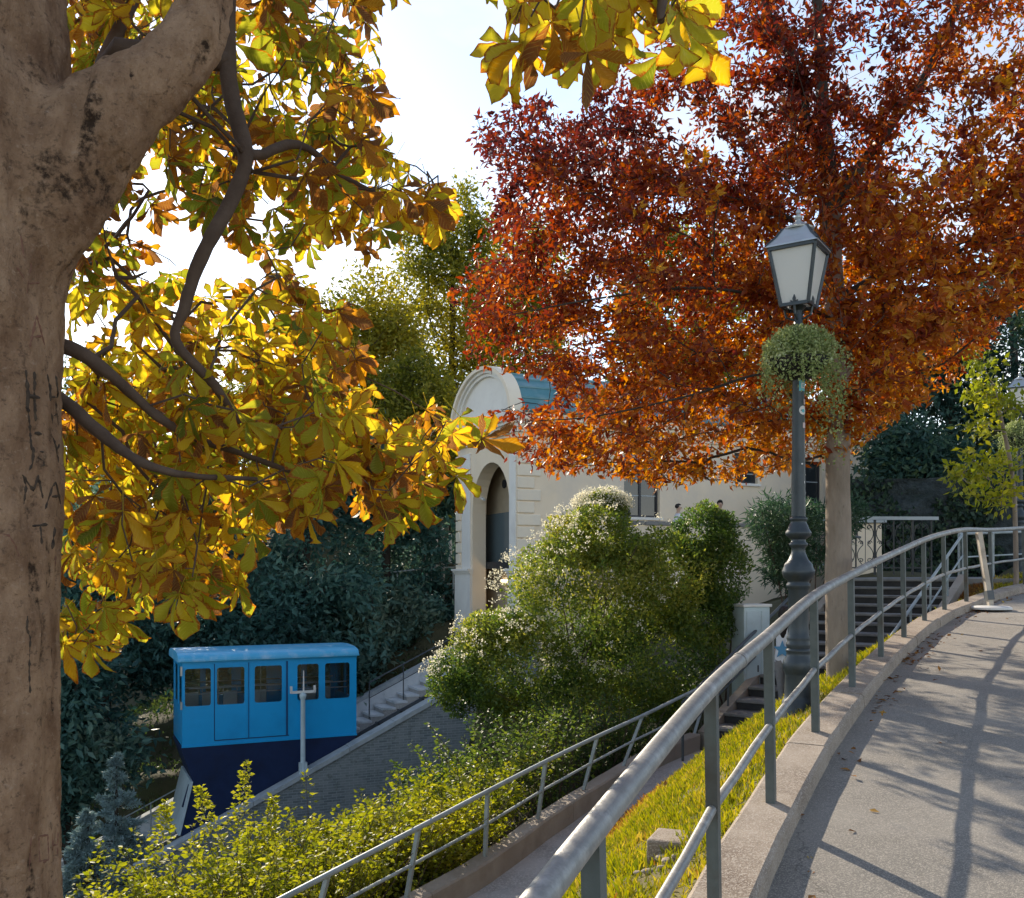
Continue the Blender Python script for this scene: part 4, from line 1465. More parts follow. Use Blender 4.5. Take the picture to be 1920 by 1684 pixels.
# white steps climbing beside the far rail
fs = thing('track_steps', 'pale concrete steps climbing behind the funicular car beside the track', 'steps', (TQ[0], TQ[1], cope_z(0) - 3), TH)
RUN = .40
for i in range(44):
    s_ = S0 + 1.0 + i * RUN
    z_ = 2.0 - 4.73 + .475 * (s_ + RUN * .5 - 5.98) - zb
    m = MB(); m.box((s_, 2.96, z_ - .07), (s_ + RUN + .05, 3.95, z_)); a = m.build('step', M_white_step, fs, world_space=False)
    m = MB(); m.box((s_ + .03, 2.99, z_ - 1.1), (s_ + RUN + .025, 3.945, z_ - .071)); m.build('riser', M_conc, a, world_space=False)
pw = thing('parapet', 'pale sloping parapet behind the steps of the funicular track', 'wall', (TQ[0], TQ[1], cope_z(0) - 3), TH)
def pz(s): return cope_z(s) + .12 - zb
m = MB(); m.prism([(S0, pz(S0) - 3), (S1, pz(S1) - 3), (S1, pz(S1) - .1), (S0, pz(S0) - .1)], 3.98, 4.25); m.build('wall_body', M_white_step, pw, world_space=False)
for i in range(int((S1 - S0) / 1.6) + 1):
    a = S0 + i * 1.6; b = min(S1, a + 1.588)
    if b - a < .2: continue
    m = MB(); m.prism([(a, pz(a) - .098), (b, pz(b) - .098), (b, pz(b) + .02), (a, pz(a) + .02)], 3.93, 4.3); m.build('coping_stone', M_cope, pw, world_space=False)
fr_ = thing('handrail', 'thin dark handrail on the pale steps behind the funicular car', 'railing', (TQ[0], TQ[1], cope_z(0) - 3), TH)
fsz = lambda s_: 2.0 - 4.73 + .475 * (s_ - 5.98) - zb
pp = [6.0, 7.15, 8.4, 9.6]
m = MB(); m.tube([(s_, 3.1, fsz(s_) + 1.12) for s_ in pp], .022, n=8); m.build('top_rail', M_darkrail, fr_, world_space=False)
m = MB(); m.tube([(s_, 3.1, fsz(s_) + .62) for s_ in pp], .014, n=8); m.build('mid_rail', M_darkrail, fr_, world_space=False)
for s_ in pp:
    m = MB(); m.tube([(s_, 3.1, fsz(s_) - .05), (s_, 3.1, fsz(s_) + 1.12)], .02, n=8); m.build('post', M_darkrail, fr_, world_space=False)
fr2 = thing('handrail', 'pale two-bar handrail running down the slope beyond the low end of the funicular car', 'railing', (TQ[0], TQ[1], cope_z(0) - 3), TH)
pp = [-6.5, -4.5, -2.5, -.6, .6]
for h in (1.05, .6):
    m = MB(); m.tube([(s_, 3.1, fsz(s_) + h) for s_ in pp], .02, n=8); m.build('top_rail' if h > 1 else 'mid_rail', M_lrail, fr2, world_space=False)
for s_ in pp:
    m = MB(); m.tube([(s_, 3.1, fsz(s_) - .05), (s_, 3.1, fsz(s_) + 1.05)], .02, n=8); m.build('post', M_lrail, fr2, world_space=False)

# pale pole with a crossbar on the near coping
k = (568 - 960) / FPX
s_ = (k * TQ[1] - TQ[0]) / (TT[0] - k * TT[1])
s_ = (k * (TQ[1] + TN[1] * .15) - TQ[0] - TN[0] * .15) / (TT[0] - k * TT[1])
pb = track(s_, .15, cope_z(s_))
hp = (1448 - 1300) / FPX * pb[1]
pl = thing('signal_pole', 'pale grey pole with a forked crossbar standing on the coping in front of the car', 'pole', pb, TH)
m = MB().lathe([(.085, -.05), (.085, .02), (.07, .06), (.065, hp - .2), (.075, hp - .18), (.10, hp - .1), (.10, hp - .06), (.05, hp)], 14); m.build('shaft', M_cab, pl, smooth=True, world_space=False)
m = MB().box((-.11, -.06, -.14), (.11, .06, .26)); m.build('foot_clamp', M_cab, pl, world_space=False)
m = MB().bar((-.33, 0, hp + .02), (.33, 0, hp + .02), .06, .07); m.build('crossbar', M_white, pl, world_space=False)
for x in (-.33, .33):
    m = MB().bar((x, 0, hp - .01), (x, 0, hp + .19), .06); m.build('fork_arm', M_white, pl, world_space=False)
m = MB().tube([(.02, 0, hp), (.02, 0, hp + .62)], [.028, .014], n=8); m.build('spike', M_white, pl, world_space=False)

# ------------------------------------------------------------------ station building
BZ = -2.5
def B3(x, y, z): return (x, y, z - BZ)
M_cream = surf('cream_render', (.80, .66, .485), (.84, .70, .53), scale=1.3, rough=.92, bump=.12, bscale=40, c3=(.66, .575, .475), s3=.35)
M_cream2 = surf('cream_trim', (.80, .69, .54), (.84, .735, .585), scale=2, rough=.9, bump=.1, bscale=40, c3=(.66, .59, .50), s3=.5)
M_stone_w = surf('white_trim', (.76, .72, .66), (.80, .765, .70), scale=2, rough=.88, bump=.1, c3=(.64, .60, .55), s3=.6)
M_copper = surf('copper_roof', (.06, .19, .22), (.10, .25, .285), scale=2, rough=.45, bump=.08, c3=(.19, .30, .33), s3=.8, spec=.5)
M_dkwin = plain('window_frame_dark', (.035, .035, .04), .5)
M_wglass = plain('window_dark_glass', (.030, .035, .038), .08, spec=.6)
M_beam = plain('dark_beam', (.02, .024, .03), .5)
M_warm = surf('warm_inner_wall', (.30, .24, .165), (.36, .29, .20), scale=2, rough=.9, bump=.05)
M_grey_glass = plain('grey_glass_wall', (.10, .13, .14), .15, spec=.6)
M_strip = plain('lamp_strip', (.8, .7, .5), .5, emit=(1.0, .72, .35), es=2.6)
bd = thing('station_building', 'cream station building with a round gable, arched opening and copper-green roof', 'building', (BC[0], BC[1], BZ), BH)
FW = 5.2; SL = 14.7; CZ0, CZ1 = 6.35, 6.95
a0, a1 = .55, 3.75; ac = (a0 + a1) / 2; ar = (a1 - a0) / 2; spr = 4.0
# facade wall (plane x = 0) in columns over the arch
us = [0, a0] + [ac - ar * math.cos(t) for t in np.linspace(0, math.pi, 17)][1:-1] + [a1, FW]
mb = MB()
T_ = .50
for i in range(len(us) - 1):
    u, v = us[i], us[i + 1]
    def low_(q):
        if q <= a0 + 1e-6 or q >= a1 - 1e-6: return spr
        return spr + math.sqrt(max(0, ar * ar - (q - ac) ** 2))
    if v <= a0 + 1e-6 or u >= a1 - 1e-6:
        zl = zr = 0.0 + BZ
    else:
        zl, zr = low_(u), low_(v)
    mb.hexa([B3(0, u, zl), B3(T_, u, zl), B3(T_, v, zr), B3(0, v, zr), B3(0, u, CZ1), B3(T_, u, CZ1), B3(T_, v, CZ1), B3(0, v, CZ1)])
mb.build('front_wall', M_cream, bd, world_space=False)
# side wall with windows
sw = [(3.87, 5.25, 3.77, 5.95), (8.3, 9.3, 5.05, 6.1), (10.9, 12.2, 3.77, 5.95)]
mb = MB(); holed(mb, T_ + .001, SL, BZ, CZ0 + .1, sw, 0, .45, lambda u, y, v: B3(u, y, v))
mb.build('side_wall', M_cream, bd, world_space=False)
mb = MB(); mb.box(B3(T_, FW - .45, BZ), B3(SL, FW, CZ0 + .1)); mb.build('side_wall', M_cream, bd, world_space=False)
mb = MB(); mb.box(B3(SL - .45, .452, BZ), B3(SL, FW - .452, CZ0 + .1)); mb.build('end_wall', M_cream, bd, world_space=False)
for (x0, x1, z0, z1) in sw:
    m = MB(); f = .07
    m.box(B3(x0, .14, z0), B3(x0 + f, .21, z1)); m.box(B3(x1 - f, .14, z0), B3(x1, .21, z1)); m.box(B3(x0 + f, .14, z1 - f), B3(x1 - f, .21, z1)); m.box(B3(x0 + f, .14, z0), B3(x1 - f, .21, z0 + f))
    w = m.build('window', M_dkwin, bd, world_space=False)
    xm_ = (x0 + x1) / 2
    m = MB(); m.box(B3(xm_ - .045, .145, z0 + f), B3(xm_ + .045, .205, z1 - f)); m.build('centre_post', M_dkwin, w, world_space=False)
    for q in (1, 2):
        zz = z0 + (z1 - z0) * q / 3
        for xa_, xb_ in ((x0 + f, xm_ - .045), (xm_ + .045, x1 - f)):
            m = MB(); m.box(B3(xa_, .16, zz - .018), B3(xb_, .19, zz + .018)); m.build('glazing_bar', M_cope, w, world_space=False)
    for xa_, xb_ in ((x0 + f, xm_ - .045), (xm_ + .045, x1 - f)):
        m = MB(); m.box(B3(xa_, .17, z0 + f), B3(xb_, .18, z1 - f)); m.build('pane', M_wglass, w, world_space=False)
    m = MB(); m.box(B3(x0 - .1, -.08, z0 - .09), B3(x1 + .1, .13, z0 - .002)); m.build('sill', M_stone_w, w, world_space=False)
# quoins: alternating long and short blocks at both corners and the far end
def quoin(x0, x1, y0, y1, z0, z1):
    m = MB(); m.bevbox(B3(x0, y0, z0), B3(x1, y1, z1), .02); return m.build('quoin', M_cream2, bd, world_space=False)
zz = .3; i = 0
while zz < 6.1:
    lw_ = .80 if i % 2 == 0 else .58
    quoin(.012, .012 + lw_, -.055, .03, zz, zz + .345)
    quoin(SL - lw_ - .1, SL + .05, -.055, .03, zz, zz + .345)
    lw2 = .46 if i % 2 == 0 else .36
    quoin(-.055, .03, FW - lw2, FW + .075, zz, zz + .345)
    zz += .39; i += 1
# pilaster strips of the front with capitals, and the moulding below
for y0, y1 in ((.0 + .002, a0 - .04), (a1 + .12, FW - .5)):
    m = MB(); m.box(B3(-.04, y0 + .02, BZ), B3(.0 - .001, y1, 6.1)); m.build('pilaster', M_stone_w, bd, world_space=False)
for y0, y1 in ((-.06, a0 - .02), (a1 + .02, FW + .09)):
    m = MB()
    for k_, (o_, z_, h_) in enumerate(((.10, 1.86, .06), (.15, 1.922, .06), (.20, 1.984, .08))):
        m.box(B3(-o_, y0 - o_ * .3, z_), B3(.015, y1 + o_ * .3, z_ + h_ - .002))
    m.build('capital', M_stone_w, bd, world_space=False)
    m = MB(); m.box(B3(-.085, y0, -2), B3(.0, y1, 1.858)); m.build('pedestal', M_stone_w, bd, world_space=False)
# cornice: stepped moulding on front and side
for o_, z_, h_ in ((.08, 6.35, .14), (.15, 6.49, .12), (.24, 6.61, .10), (.33, 6.71, .12), (.28, 6.83, .10)):
    m = MB(); m.box(B3(-o_, -o_, z_), B3(.02, FW + o_, z_ + h_ - .003)); m.build('cornice_front', M_stone_w, bd, world_space=False)
    m = MB(); m.box(B3(.022, -o_, z_), B3(SL + o_, .02, z_ + h_ - .003)); m.build('cornice_side', M_cream2, bd, world_space=False)
# round gable
gc = FW / 2; grx = FW / 2 + .02; gh = 1.80; gz0 = 6.94
def gy_(t, k=1.0, dh=0): return gc - grx * k * math.cos(t), gz0 + (gh * k + dh) * math.sin(t)
ts = np.linspace(0, math.pi, 33)
poly = [gy_(t, .97) for t in ts]
V = [B3(x, y, z) for x in (.0, .14) for y, z in poly]; k_ = len(poly)
F = [tuple(range(k_)), tuple(range(2 * k_ - 1, k_ - 1, -1))] + [(j, j + k_, (j + 1) % k_ + k_, (j + 1) % k_) for j in range(k_)]
m = MB(); m.add(V, F); m.build('gable', M_stone_w, bd, world_space=False)
for o_, k0, k1 in ((.10, .86, .92), (.18, .92, .975), (.28, .975, 1.04)):
    V = []; F = []
    for t in ts:
        p, q = gy_(t, k0), gy_(t, k1)
        V += [B3(-o_, *p), B3(-o_, *q), B3(.15, *q), B3(.15, *p)]
    n_ = len(ts)
    for j in range(n_ - 1):
        for e in range(4):
            F.append((j * 4 + e, j * 4 + (e + 1) % 4, j * 4 + 4 + (e + 1) % 4, j * 4 + 4 + e))
    F += [(0, 1, 2, 3), tuple((n_ - 1) * 4 + e for e in (3, 2, 1, 0))]
    m = MB(); m.add(V, F); m.build('gable_moulding', M_cream2 if o_ > .2 else M_stone_w, bd, smooth=True, world_space=False)
# barrel roof of copper sheets with standing seams
ns_ = 12
tsr = np.linspace(.06, math.pi - .06, ns_ + 1)
rp = None
for j in range(ns_):
    t0, t1 = tsr[j], tsr[j + 1]
    p, q = gy_(t0, 1.0, -.12), gy_(t1, 1.0, -.12)
    p2, q2 = gy_(t0, .96, -.12), gy_(t1, .96, -.12)
    for x0, x1 in ((.155, 5.2), (5.204, 10), (10.004, SL + .2)):
        m = MB(); m.hexa([B3(x0, *p2), B3(x1, *p2), B3(x1, *q2), B3(x0, *q2), B3(x0, *p), B3(x1, *p), B3(x1, *q), B3(x0, *q)])
        m.build('roof_sheet', M_copper, bd, world_space=False)
    m = MB(); m.bar(B3(.155, *gy_(t0, 1.006, -.12)), B3(SL + .2, *gy_(t0, 1.006, -.12)), .035, .05); m.build('roof_seam', M_copper, bd, world_space=False)
m = MB(); m.tube([B3(.16, -.30, 7.02), B3(SL + .3, -.30, 7.02)], .085, n=10); m.build('gutter', M_copper, bd, smooth=True, world_space=False)
m = MB(); m.hexa([B3(.16, -.28, 7.03), B3(SL + .2, -.28, 7.03), B3(SL + .2, .16, 7.32), B3(.16, .16, 7.32), B3(.16, -.28, 7.06), B3(SL + .2, -.28, 7.06), B3(SL + .2, .16, 7.36), B3(.16, .16, 7.36)]); m.build('eave_sheet', M_copper, bd, world_space=False)
# inside the arch: back wall, grey glazing, beam, lower room with a lit strip
m = MB(); m.box(B3(.95, .46, BZ), B3(1.05, FW - .46, 6.3)); m.build('inner_wall', M_warm, bd, world_space=False)
m = MB(); m.box(B3(T_ + .01, a0 - .1, 6.0), B3(.94, a1 + .1, 6.2)); m.build('inner_ceiling', M_cream, bd, world_space=False)
m = MB(); m.box(B3(.86, a0 - .05, 2.3), B3(.92, 2.6, 4.0)); m.box(B3(.86, 2.612, 2.3), B3(.92, FW - .47, 4.0)); m.build('glazing', M_grey_glass, bd, world_space=False)
m = MB(); m.box(B3(T_ + .01, a0 - .08, 2.06), B3(.85, FW - .47, 2.30)); m.build('beam', M_beam, bd, world_space=False)
m = MB(); m.box(B3(.88, 2.0, 1.60), B3(.94, 3.3, 1.69)); m.build('lamp_strip', M_strip, bd, world_space=False)
m = MB(); m.tube([B3(.3, a1 - .02, 4.55), B3(.3, a1 - .35, 4.45)], .05, n=10); m.box(B3(.28, a1 - .02, 4.5), B3(.33, a1 + .01, 4.6)); m.build('security_camera', M_white, bd, world_space=False)
m = MB(); m.tube([B3(.945, 3.1, 5.0), B3(.90, 3.1, 5.0)], .15, n=18); m.build('wall_clock', M_beam, bd, world_space=False)

# wall lantern and planted bowl on the far corner
br = thing('wall_lantern', 'wall lantern on an iron scroll bracket at the far corner of the station building', 'lantern', (*bld(SL + .25, -.55), 5.85), BH)
lantern_parts(br, .1, rad(10), 1.0)
m = MB()
m.tube([(-.25, .5, .1), (-.15, .2, .05), (0, 0, .05), (0, 0, .12)], .02, n=6)
m.tube([(-.2, .5, -.95), (-.15, .35, -.6), (-.1, .2, -.45), (-.12, .12, -.7), (-.2, .3, -.85)], .016, n=6)
m.tube([(-.2, .5, -.3), (-.15, .1, -.35), (-.05, 0, -.5), (-.05, .0, -.7)], .016, n=6)
m.bar((-.25, .52, -1.1), (-.25, .52, .3), .06, .04)
m.build('bracket', M_iron, br, world_space=False)
make_basket('small planted bowl hung on the corner of the station building below the wall lantern', (*bld(SL + .1, -.6), 4.75), 'planted bowls on the station building', 1.0, trail=.7, seed=21)

# ------------------------------------------------------------------ terrace in front of the building
tr_ = thing('terrace_wall', 'cream retaining wall with a dark coping below the station building windows', 'wall', (*bld(6, -2.0), 0), BH)
def T3(x, y, z): return (x - 6, y + 2.0, z)
m = MB(); m.box(T3(2.3, -2.0, -2), T3(11.4, -1.75, 3.40)); m.build('wall_body', M_cream, tr_, world_space=False)
x = 2.25; i = 0
while x < 11.4:
    x1 = min(x + 1.15, 11.45)
    m = MB(); m.bevbox(T3(x, -2.06, 3.405), T3(x1 - .012, -1.69, 3.53), .012); m.build('coping_stone', M_step, tr_, world_space=False); x += 1.15
tf_ = link('terrace_floor', mesh_np('terrace_floor', [(*bld(x_, y_), 2.38) for x_, y_ in ((2.3, -1.9), (16, -1.9), (16, .0), (2.3, .0))], [(0, 1, 2, 3)], M_conc), kind='structure')
# ironwork balustrade at the head of the steps
bA = np.array([7.75, 22.9]); bB = np.array([10.05, 23.0]); bBz = 1.95; bH = 1.30
il = thing('iron_balustrade', 'black scrolled iron balustrade with a stone top rail at the head of the steps', 'railing', (bA[0], bA[1], bBz))
def wl(t, z): 
    p = bA + (bB - bA) * t
    return np.array([p[0], p[1], bBz + z])
M_wi = plain('wrought_iron', (.025, .027, .03), .5)
m = MB(); m.bar(wl(-.05, bH), wl(1.06, bH), .16, .08); m.build('top_rail', M_cope, il)
m = MB(); m.bar(wl(0, .12), wl(1, .12), .04, .03); m.build('bottom_rail', M_wi, il)
nb_ = 5
for i in range(nb_ + 1):
    m = MB(); m.bar(wl(i / nb_, -.05), wl(i / nb_, bH - .04), .03 if i % 2 else .045); m.build('baluster', M_wi, il)
for i in range(nb_):
    c = (i + .5) / nb_; hw = .42 / nb_
    for sg in (-1, 1):
        pts = []
        for q in np.linspace(0, 1, 26):
            zz = .16 + q * (bH - .26)
            ww = hw * (.15 + .85 * abs(math.sin(q * 2 * math.pi)) ** .8)
            pts.append(wl(c + sg * ww, zz))
        m = MB(); m.tube(pts, .011, n=5); m.build('scroll', M_wi, il)
        for zz, dr in ((.16 + (bH - .26) * .5, 1), (bH - .18, -1), (.26, 1)):
            sp = [wl(c + sg * (.22 / nb_ + (.14 / nb_) * math.cos(a) * (1 - a / 9)), zz + dr * .035 + .055 * math.sin(a) * (1 - a / 9)) for a in np.linspace(0, 7.5, 18)]
            m = MB(); m.tube(sp, .010, n=5); m.build('scroll', M_wi, il)
    m = MB(); m.tube([wl(c, .12), wl(c, bH - .05)], .008, n=5); m.build('spindle', M_wi, il)
# short return of the balustrade towards the building, seen edge on
for k_ in range(9):
    p = bA + np.array([-.10 * k_ / 2, .28 * k_])
    m = MB(); m.bar((p[0], p[1], bBz - .05), (p[0], p[1], bBz + bH - .04), .035); m.build('baluster', M_wi, il)
    if k_ < 8:
        pts = [(p[0] - .05 * 0 + .08 * math.sin(q * 9), p[1] + .14 + .1 * math.cos(q * 9), bBz + .15 + q * 1.05) for q in np.linspace(0, 1, 24)]
        m = MB(); m.tube(pts, .011, n=5); m.build('scroll', M_wi, il)
m = MB(); m.bar((bA[0], bA[1] + .09, bBz + bH - .005), (bA[0] - .45, bA[1] + 2.3, bBz + bH - .005), .14, .07); m.build('top_rail', M_cope, il)
# pale pier seen through the ironwork
pr = thing('gate_pier', 'pale rendered wall piece seen through the scrolled iron balustrade', 'wall', (9.3, 25.4, 1.7), 0)
m = MB(); m.bevbox((8.75, 25.3, .5), (9.75, 25.7, 3.25), .02); m.build('pier_body', M_cream, pr)
m = MB(); m.bevbox((8.65, 25.2, 3.252), (9.85, 25.8, 3.34), .02); m.build('pier_cap', M_cope, pr)
# stone retaining wall below the evergreens
M_rock = surf('rough_rock', (.02, .027, .028), (.055, .066, .066), scale=3.5, rough=.95, bump=1.0, bscale=6, c3=(.018, .03, .022), s3=1.1, bdist=.15)
rw = thing('rock_wall', 'rough dark stone retaining wall below the evergreen trees', 'wall', (14.0, 29.5, 1.5))
rg = np.random.default_rng(8)
wa = np.array([9.9, 29.5]); wb = np.array([22.0, 27.0])
wdir = (wb - wa) / np.linalg.norm(wb - wa); wn = np.array([wdir[1], -wdir[0]])
wlen = np.linalg.norm(wb - wa)
V = []; F = []
nu_, nv_ = 150, 46
for i in range(nu_):
    for j in range(nv_):
        p = wa + wdir * wlen * i / (nu_ - 1)
        V.append((p[0], p[1], .6 + 4.2 * j / (nv_ - 1)))
V = np.array(V); dsp = (fbm(V, .9, 2, 3) - .5) * .9 + (fbm(V * [1, 1, 1.6], 3.2, 6, 3) - .5) * .35
V[:, 0] += wn[0] * dsp; V[:, 1] += wn[1] * dsp
F = np.array([(i * nv_ + j, (i + 1) * nv_ + j, (i + 1) * nv_ + j + 1, i * nv_ + j + 1) for i in range(nu_ - 1) for j in range(nv_ - 1)], np.int32)
back = link('rock_face', mesh_np('rock_face', V, F, M_rock, smooth=True), rw)
q = MB(); q.bar((wa[0] + .5, wa[1] + 1.0, 2.5), (wb[0] + .5, wb[1] + 1.0, 2.5), 1.2, 3.9); q.build('wall_body', M_rock, rw)

rg = np.random.default_rng(55)
k = rg.integers(0, len(V), 16000); Pi = V[k] + np.r_[wn * .05, 0] + rg.normal(0, .06, (16000, 3))
Pi = Pi[fbm(Pi, .8, 15, 3) > .42]
M_ivy = leafmat('ivy_leaf', [(0, (.010, .024, .018)), (.6, (.028, .055, .032)), (1, (.06, .09, .04))], trans=.2)
small_leaves('ivy', Pi, rg.normal(0, .5, Pi.shape) + [0, 0, -.6], .17 * rg.uniform(.6, 1.3, len(Pi)), .7, rg.random(len(Pi)), M_ivy, rw, rng=rg, nrm=np.tile(np.r_[wn, 0], (len(Pi), 1)))

# white poles and a rail glimpsed between the dark trees
for i, (px, py0, py1, D) in enumerate(((795, 985, 1090, 39), (806, 1000, 1100, 39.5), (818, 985, 1085, 40), (829, 990, 1095, 39), (842, 1000, 1090, 41), (716, 1040, 1110, 40), (735, 1040, 1120, 41))):
    b = at(px, py1, D); t_ = at(px + random.uniform(-3, 3), py0, D)
    b.z = min(b.z, gz(b.x, b.y) - .1)
    m = MB(); m.tube([b, b + (t_ - b) * .5 + Vector((.03, 0, 0)), t_], [.085, .075, .06], n=8)
    o = m.build('pale_pole', M_white, None, smooth=True)
    o['label'] = 'slim pale pole half hidden among the dark trees'; o['category'] = 'pole'; o['group'] = 'slim pale poles among the dark trees'
fr3 = thing('fence_rail', 'thin pale rail crossing in front of the pale poles among the dark trees', 'fence', tuple(at(790, 1072, 38)))
m = MB(); m.tube([at(690, 1078, 38), at(780, 1068, 38), at(858, 1063, 38.5)], .03, n=6); m.build('top_bar', M_lrail, fr3)
m = MB(); m.tube([at(690, 1108, 38), at(858, 1094, 38.5)], .02, n=6); m.build('low_bar', M_lrail, fr3)
for px in (692, 745, 800, 850):
    b = at(px, 1075, 38); m = MB(); m.tube([b, (b.x, b.y, gz(b.x, b.y) - .1)], .03, n=6); m.build('post', M_lrail, fr3)
# ------------------------------------------------------------------ people
def skin_body(name, verts, edges, rads, mats, region, parent, root_i=0, sub=2):
    me = bpy.data.meshes.new('tmp'); me.from_pydata(verts, edges, [])
    o = bpy.data.objects.new('tmp', me); COL.objects.link(o)
    md = o.modifiers.new('s', 'SKIN'); md.use_smooth_shade = True
    sv = me.skin_vertices[0].data
    for i, r in enumerate(rads):
        sv[i].radius = (r, r) if np.isscalar(r) else r
        sv[i].use_root = (i == root_i)
    o.modifiers.new('d', 'SUBSURF').levels = sub
    dg = bpy.context.evaluated_depsgraph_get()
    m2 = bpy.data.meshes.new_from_object(o.evaluated_get(dg))
    bpy.data.objects.remove(o); bpy.data.meshes.remove(me)
    m2.name = name
    m2.materials.clear()
    for m in mats: m2.materials.append(m)
    for p in m2.polygons:
        p.use_smooth = True
        p.material_index = region(p.center)
    return link(name, m2, parent, world_space=False)


M_skin = surf('skin', (.50, .32, .23), (.54, .35, .26), scale=8, rough=.55, bump=.03)
M_hair = surf('hair', (.012, .010, .010), (.028, .022, .02), scale=18, rough=.5, bump=.5, bscale=70)
M_shirt_w = surf('white_cloth', (.66, .67, .70), (.74, .75, .78), scale=10, rough=.85, bump=.3, bscale=25)
M_starb = plain('blue_print', (.10, .28, .46), .8)
M_trous = surf('grey_cloth', (.22, .21, .21), (.28, .27, .27), scale=10, rough=.9, bump=.3, bscale=25)
M_dark_c = surf('dark_cloth', (.03, .03, .04), (.05, .05, .06), scale=10, rough=.9, bump=.3)
M_shoe = plain('shoe', (.5, .5, .5), .6)


def person(label, loc, rot, mats, arms, legs_split=.1, h=1.70, hair='short', group=None, lean=0.0):
    """mats: shirt, trousers, shoe. arms: ((elbow, wrist) left, (elbow, wrist) right) in body space, facing -y"""
    s = h / 1.70
    r = thing('person', label, 'person', loc, rot, group)
    V = [(0, 0, .93), (0, -lean * .3, 1.10), (0, -lean * .7, 1.28), (0, -lean, 1.42), (0, -lean, 1.50), (0, -lean - .01, 1.55)]
    Rr = [(.165, .115), (.145, .10), (.165, .11), (.13, .085), (.055, .055), (.05, .05)]
    E = [(0, 1), (1, 2), (2, 3), (3, 4), (4, 5)]
    b = len(V)   # head
    V += [(0, -lean - .02, 1.60), (0, -lean - .025, 1.67), (0, -lean - .02, 1.73)]; Rr += [(.062, .07), (.078, .095), (.06, .075)]; E += [(5, b), (b, b + 1), (b + 1, b + 2)]
    for sx in (-1, 1):
        b = len(V)
        ls = legs_split * sx
        V += [(sx * .095, 0, .86), (sx * .10, -.02 - ls * .4, .48), (sx * .10, .02 - ls, .09 + max(0, ls) * .3), (sx * .105, -.10 - ls, .035 + max(0, ls) * .3)]
        Rr += [(.095, .10), (.062, .066), (.042, .048), (.04, .032)]
        E += [(0, b), (b, b + 1), (b + 1, b + 2), (b + 2, b + 3)]
    for sx, (el, wr) in zip((-1, 1), arms):
        b = len(V)
        V += [(sx * .175, -lean, 1.40), el, wr]
        Rr += [(.06, .06), (.043, .043), (.028, .03)]
        E += [(3, b), (b, b + 1), (b + 1, b + 2)]
        # palm and fingers
        w = Vector(wr); d = (w - Vector(el)).normalized(); sd = d.cross(Vector((0, 0, 1)))
        sd = sd.normalized() if sd.length > .1 else Vector((1, 0, 0))
        p = w + d * .06
        c = len(V); V += [tuple(p)]; Rr += [(.036, .018)]; E += [(b + 2, c)]
        for q, ln in ((-1.5, .06), (-.5, .075), (.5, .078), (1.5, .066)):
            e = len(V)
            f0 = p + sd * q * .017 + d * .03; f1 = f0 + d * ln * .5 + Vector((0, 0, -.006)); f2 = f1 + d * ln * .45 + Vector((0, 0, -.014))
            V += [tuple(f0), tuple(f1), tuple(f2)]; Rr += [.0085, .008, .007]; E += [(c, e), (e, e + 1), (e + 1, e + 2)]
        e = len(V); t0 = w + d * .03 - sd * .035; t1 = t0 + d * .035 - sd * .02
        V += [tuple(t0), tuple(t1)]; Rr += [.010, .009]; E += [(b + 2, e), (e, e + 1)]
    wr_pts = [Vector(a[1]) for a in arms]; el_pts = [Vector(a[0]) for a in arms]

    def region(c):
        for w, e_ in zip(wr_pts, el_pts):
            if (c - w).length < .17 or ((c - e_).length < .16 and abs(c.x) > .2 and False):
                return 0
        if c.z > 1.485: return 0
        if c.z > .90: return 1
        if c.z > .075: return 2
        return 3
    V = [tuple(np.array(v) * s) for v in V]; Rr = [tuple(np.array(q) * s) if not np.isscalar(q) else q * s for q in Rr]
    wr_pts = [w * s for w in wr_pts]; el_pts = [w * s for w in el_pts]
    reg = region
    body = skin_body('body', V, E, Rr, [M_skin] + list(mats), lambda c: reg(Vector((c.x, c.y, c.z / s if False else c.z / s))), r)
    hz = 1.67 * s; hy = (-lean - .025) * s
    # face: nose, ears, eyes, mouth
    m = MB(); m.tube([(0, hy - .088 * s, hz + .015), (0, hy - .112 * s, hz - .022), (0, hy - .09 * s, hz - .03)], [.008, .013, .008], n=6); m.build('nose', M_skin, r, smooth=True, world_space=False)
    for sx in (-1, 1):
        m = MB(); m.lathe([(.004, -.006), (.011, 0), (.004, .006)], 8, c=(sx * .03, hy - .085 * s, hz + .012)); m.build('eye', M_hair, r, smooth=True, world_space=False)
        m = MB(); m.tube([(sx * .078 * s, hy + .01, hz - .03), (sx * .088 * s, hy + .015, hz), (sx * .08 * s, hy + .02, hz + .03)], [.008, .014, .008], n=6); m.build('ear', M_skin, r, smooth=True, world_space=False)
    m = MB(); m.bar((-.022, hy - .088 * s, hz - .052), (.022, hy - .088 * s, hz - .052), .008, .006); m.build('mouth', plain('lip', (.32, .13, .12), .5), r, world_space=False)
    # hair
    bm = bmesh.new(); bmesh.ops.create_icosphere(bm, subdivisions=4, radius=1)
    P = np.array([v.co[:] for v in bm.verts]); F = [tuple(v.index for v in f.verts) for f in bm.faces]; bm.free()
    Q = P * np.array([.093, .112, .108]) * s * (1 + (fbm(P, 3.2, 4, 3)[:, None] - .5) * .22)
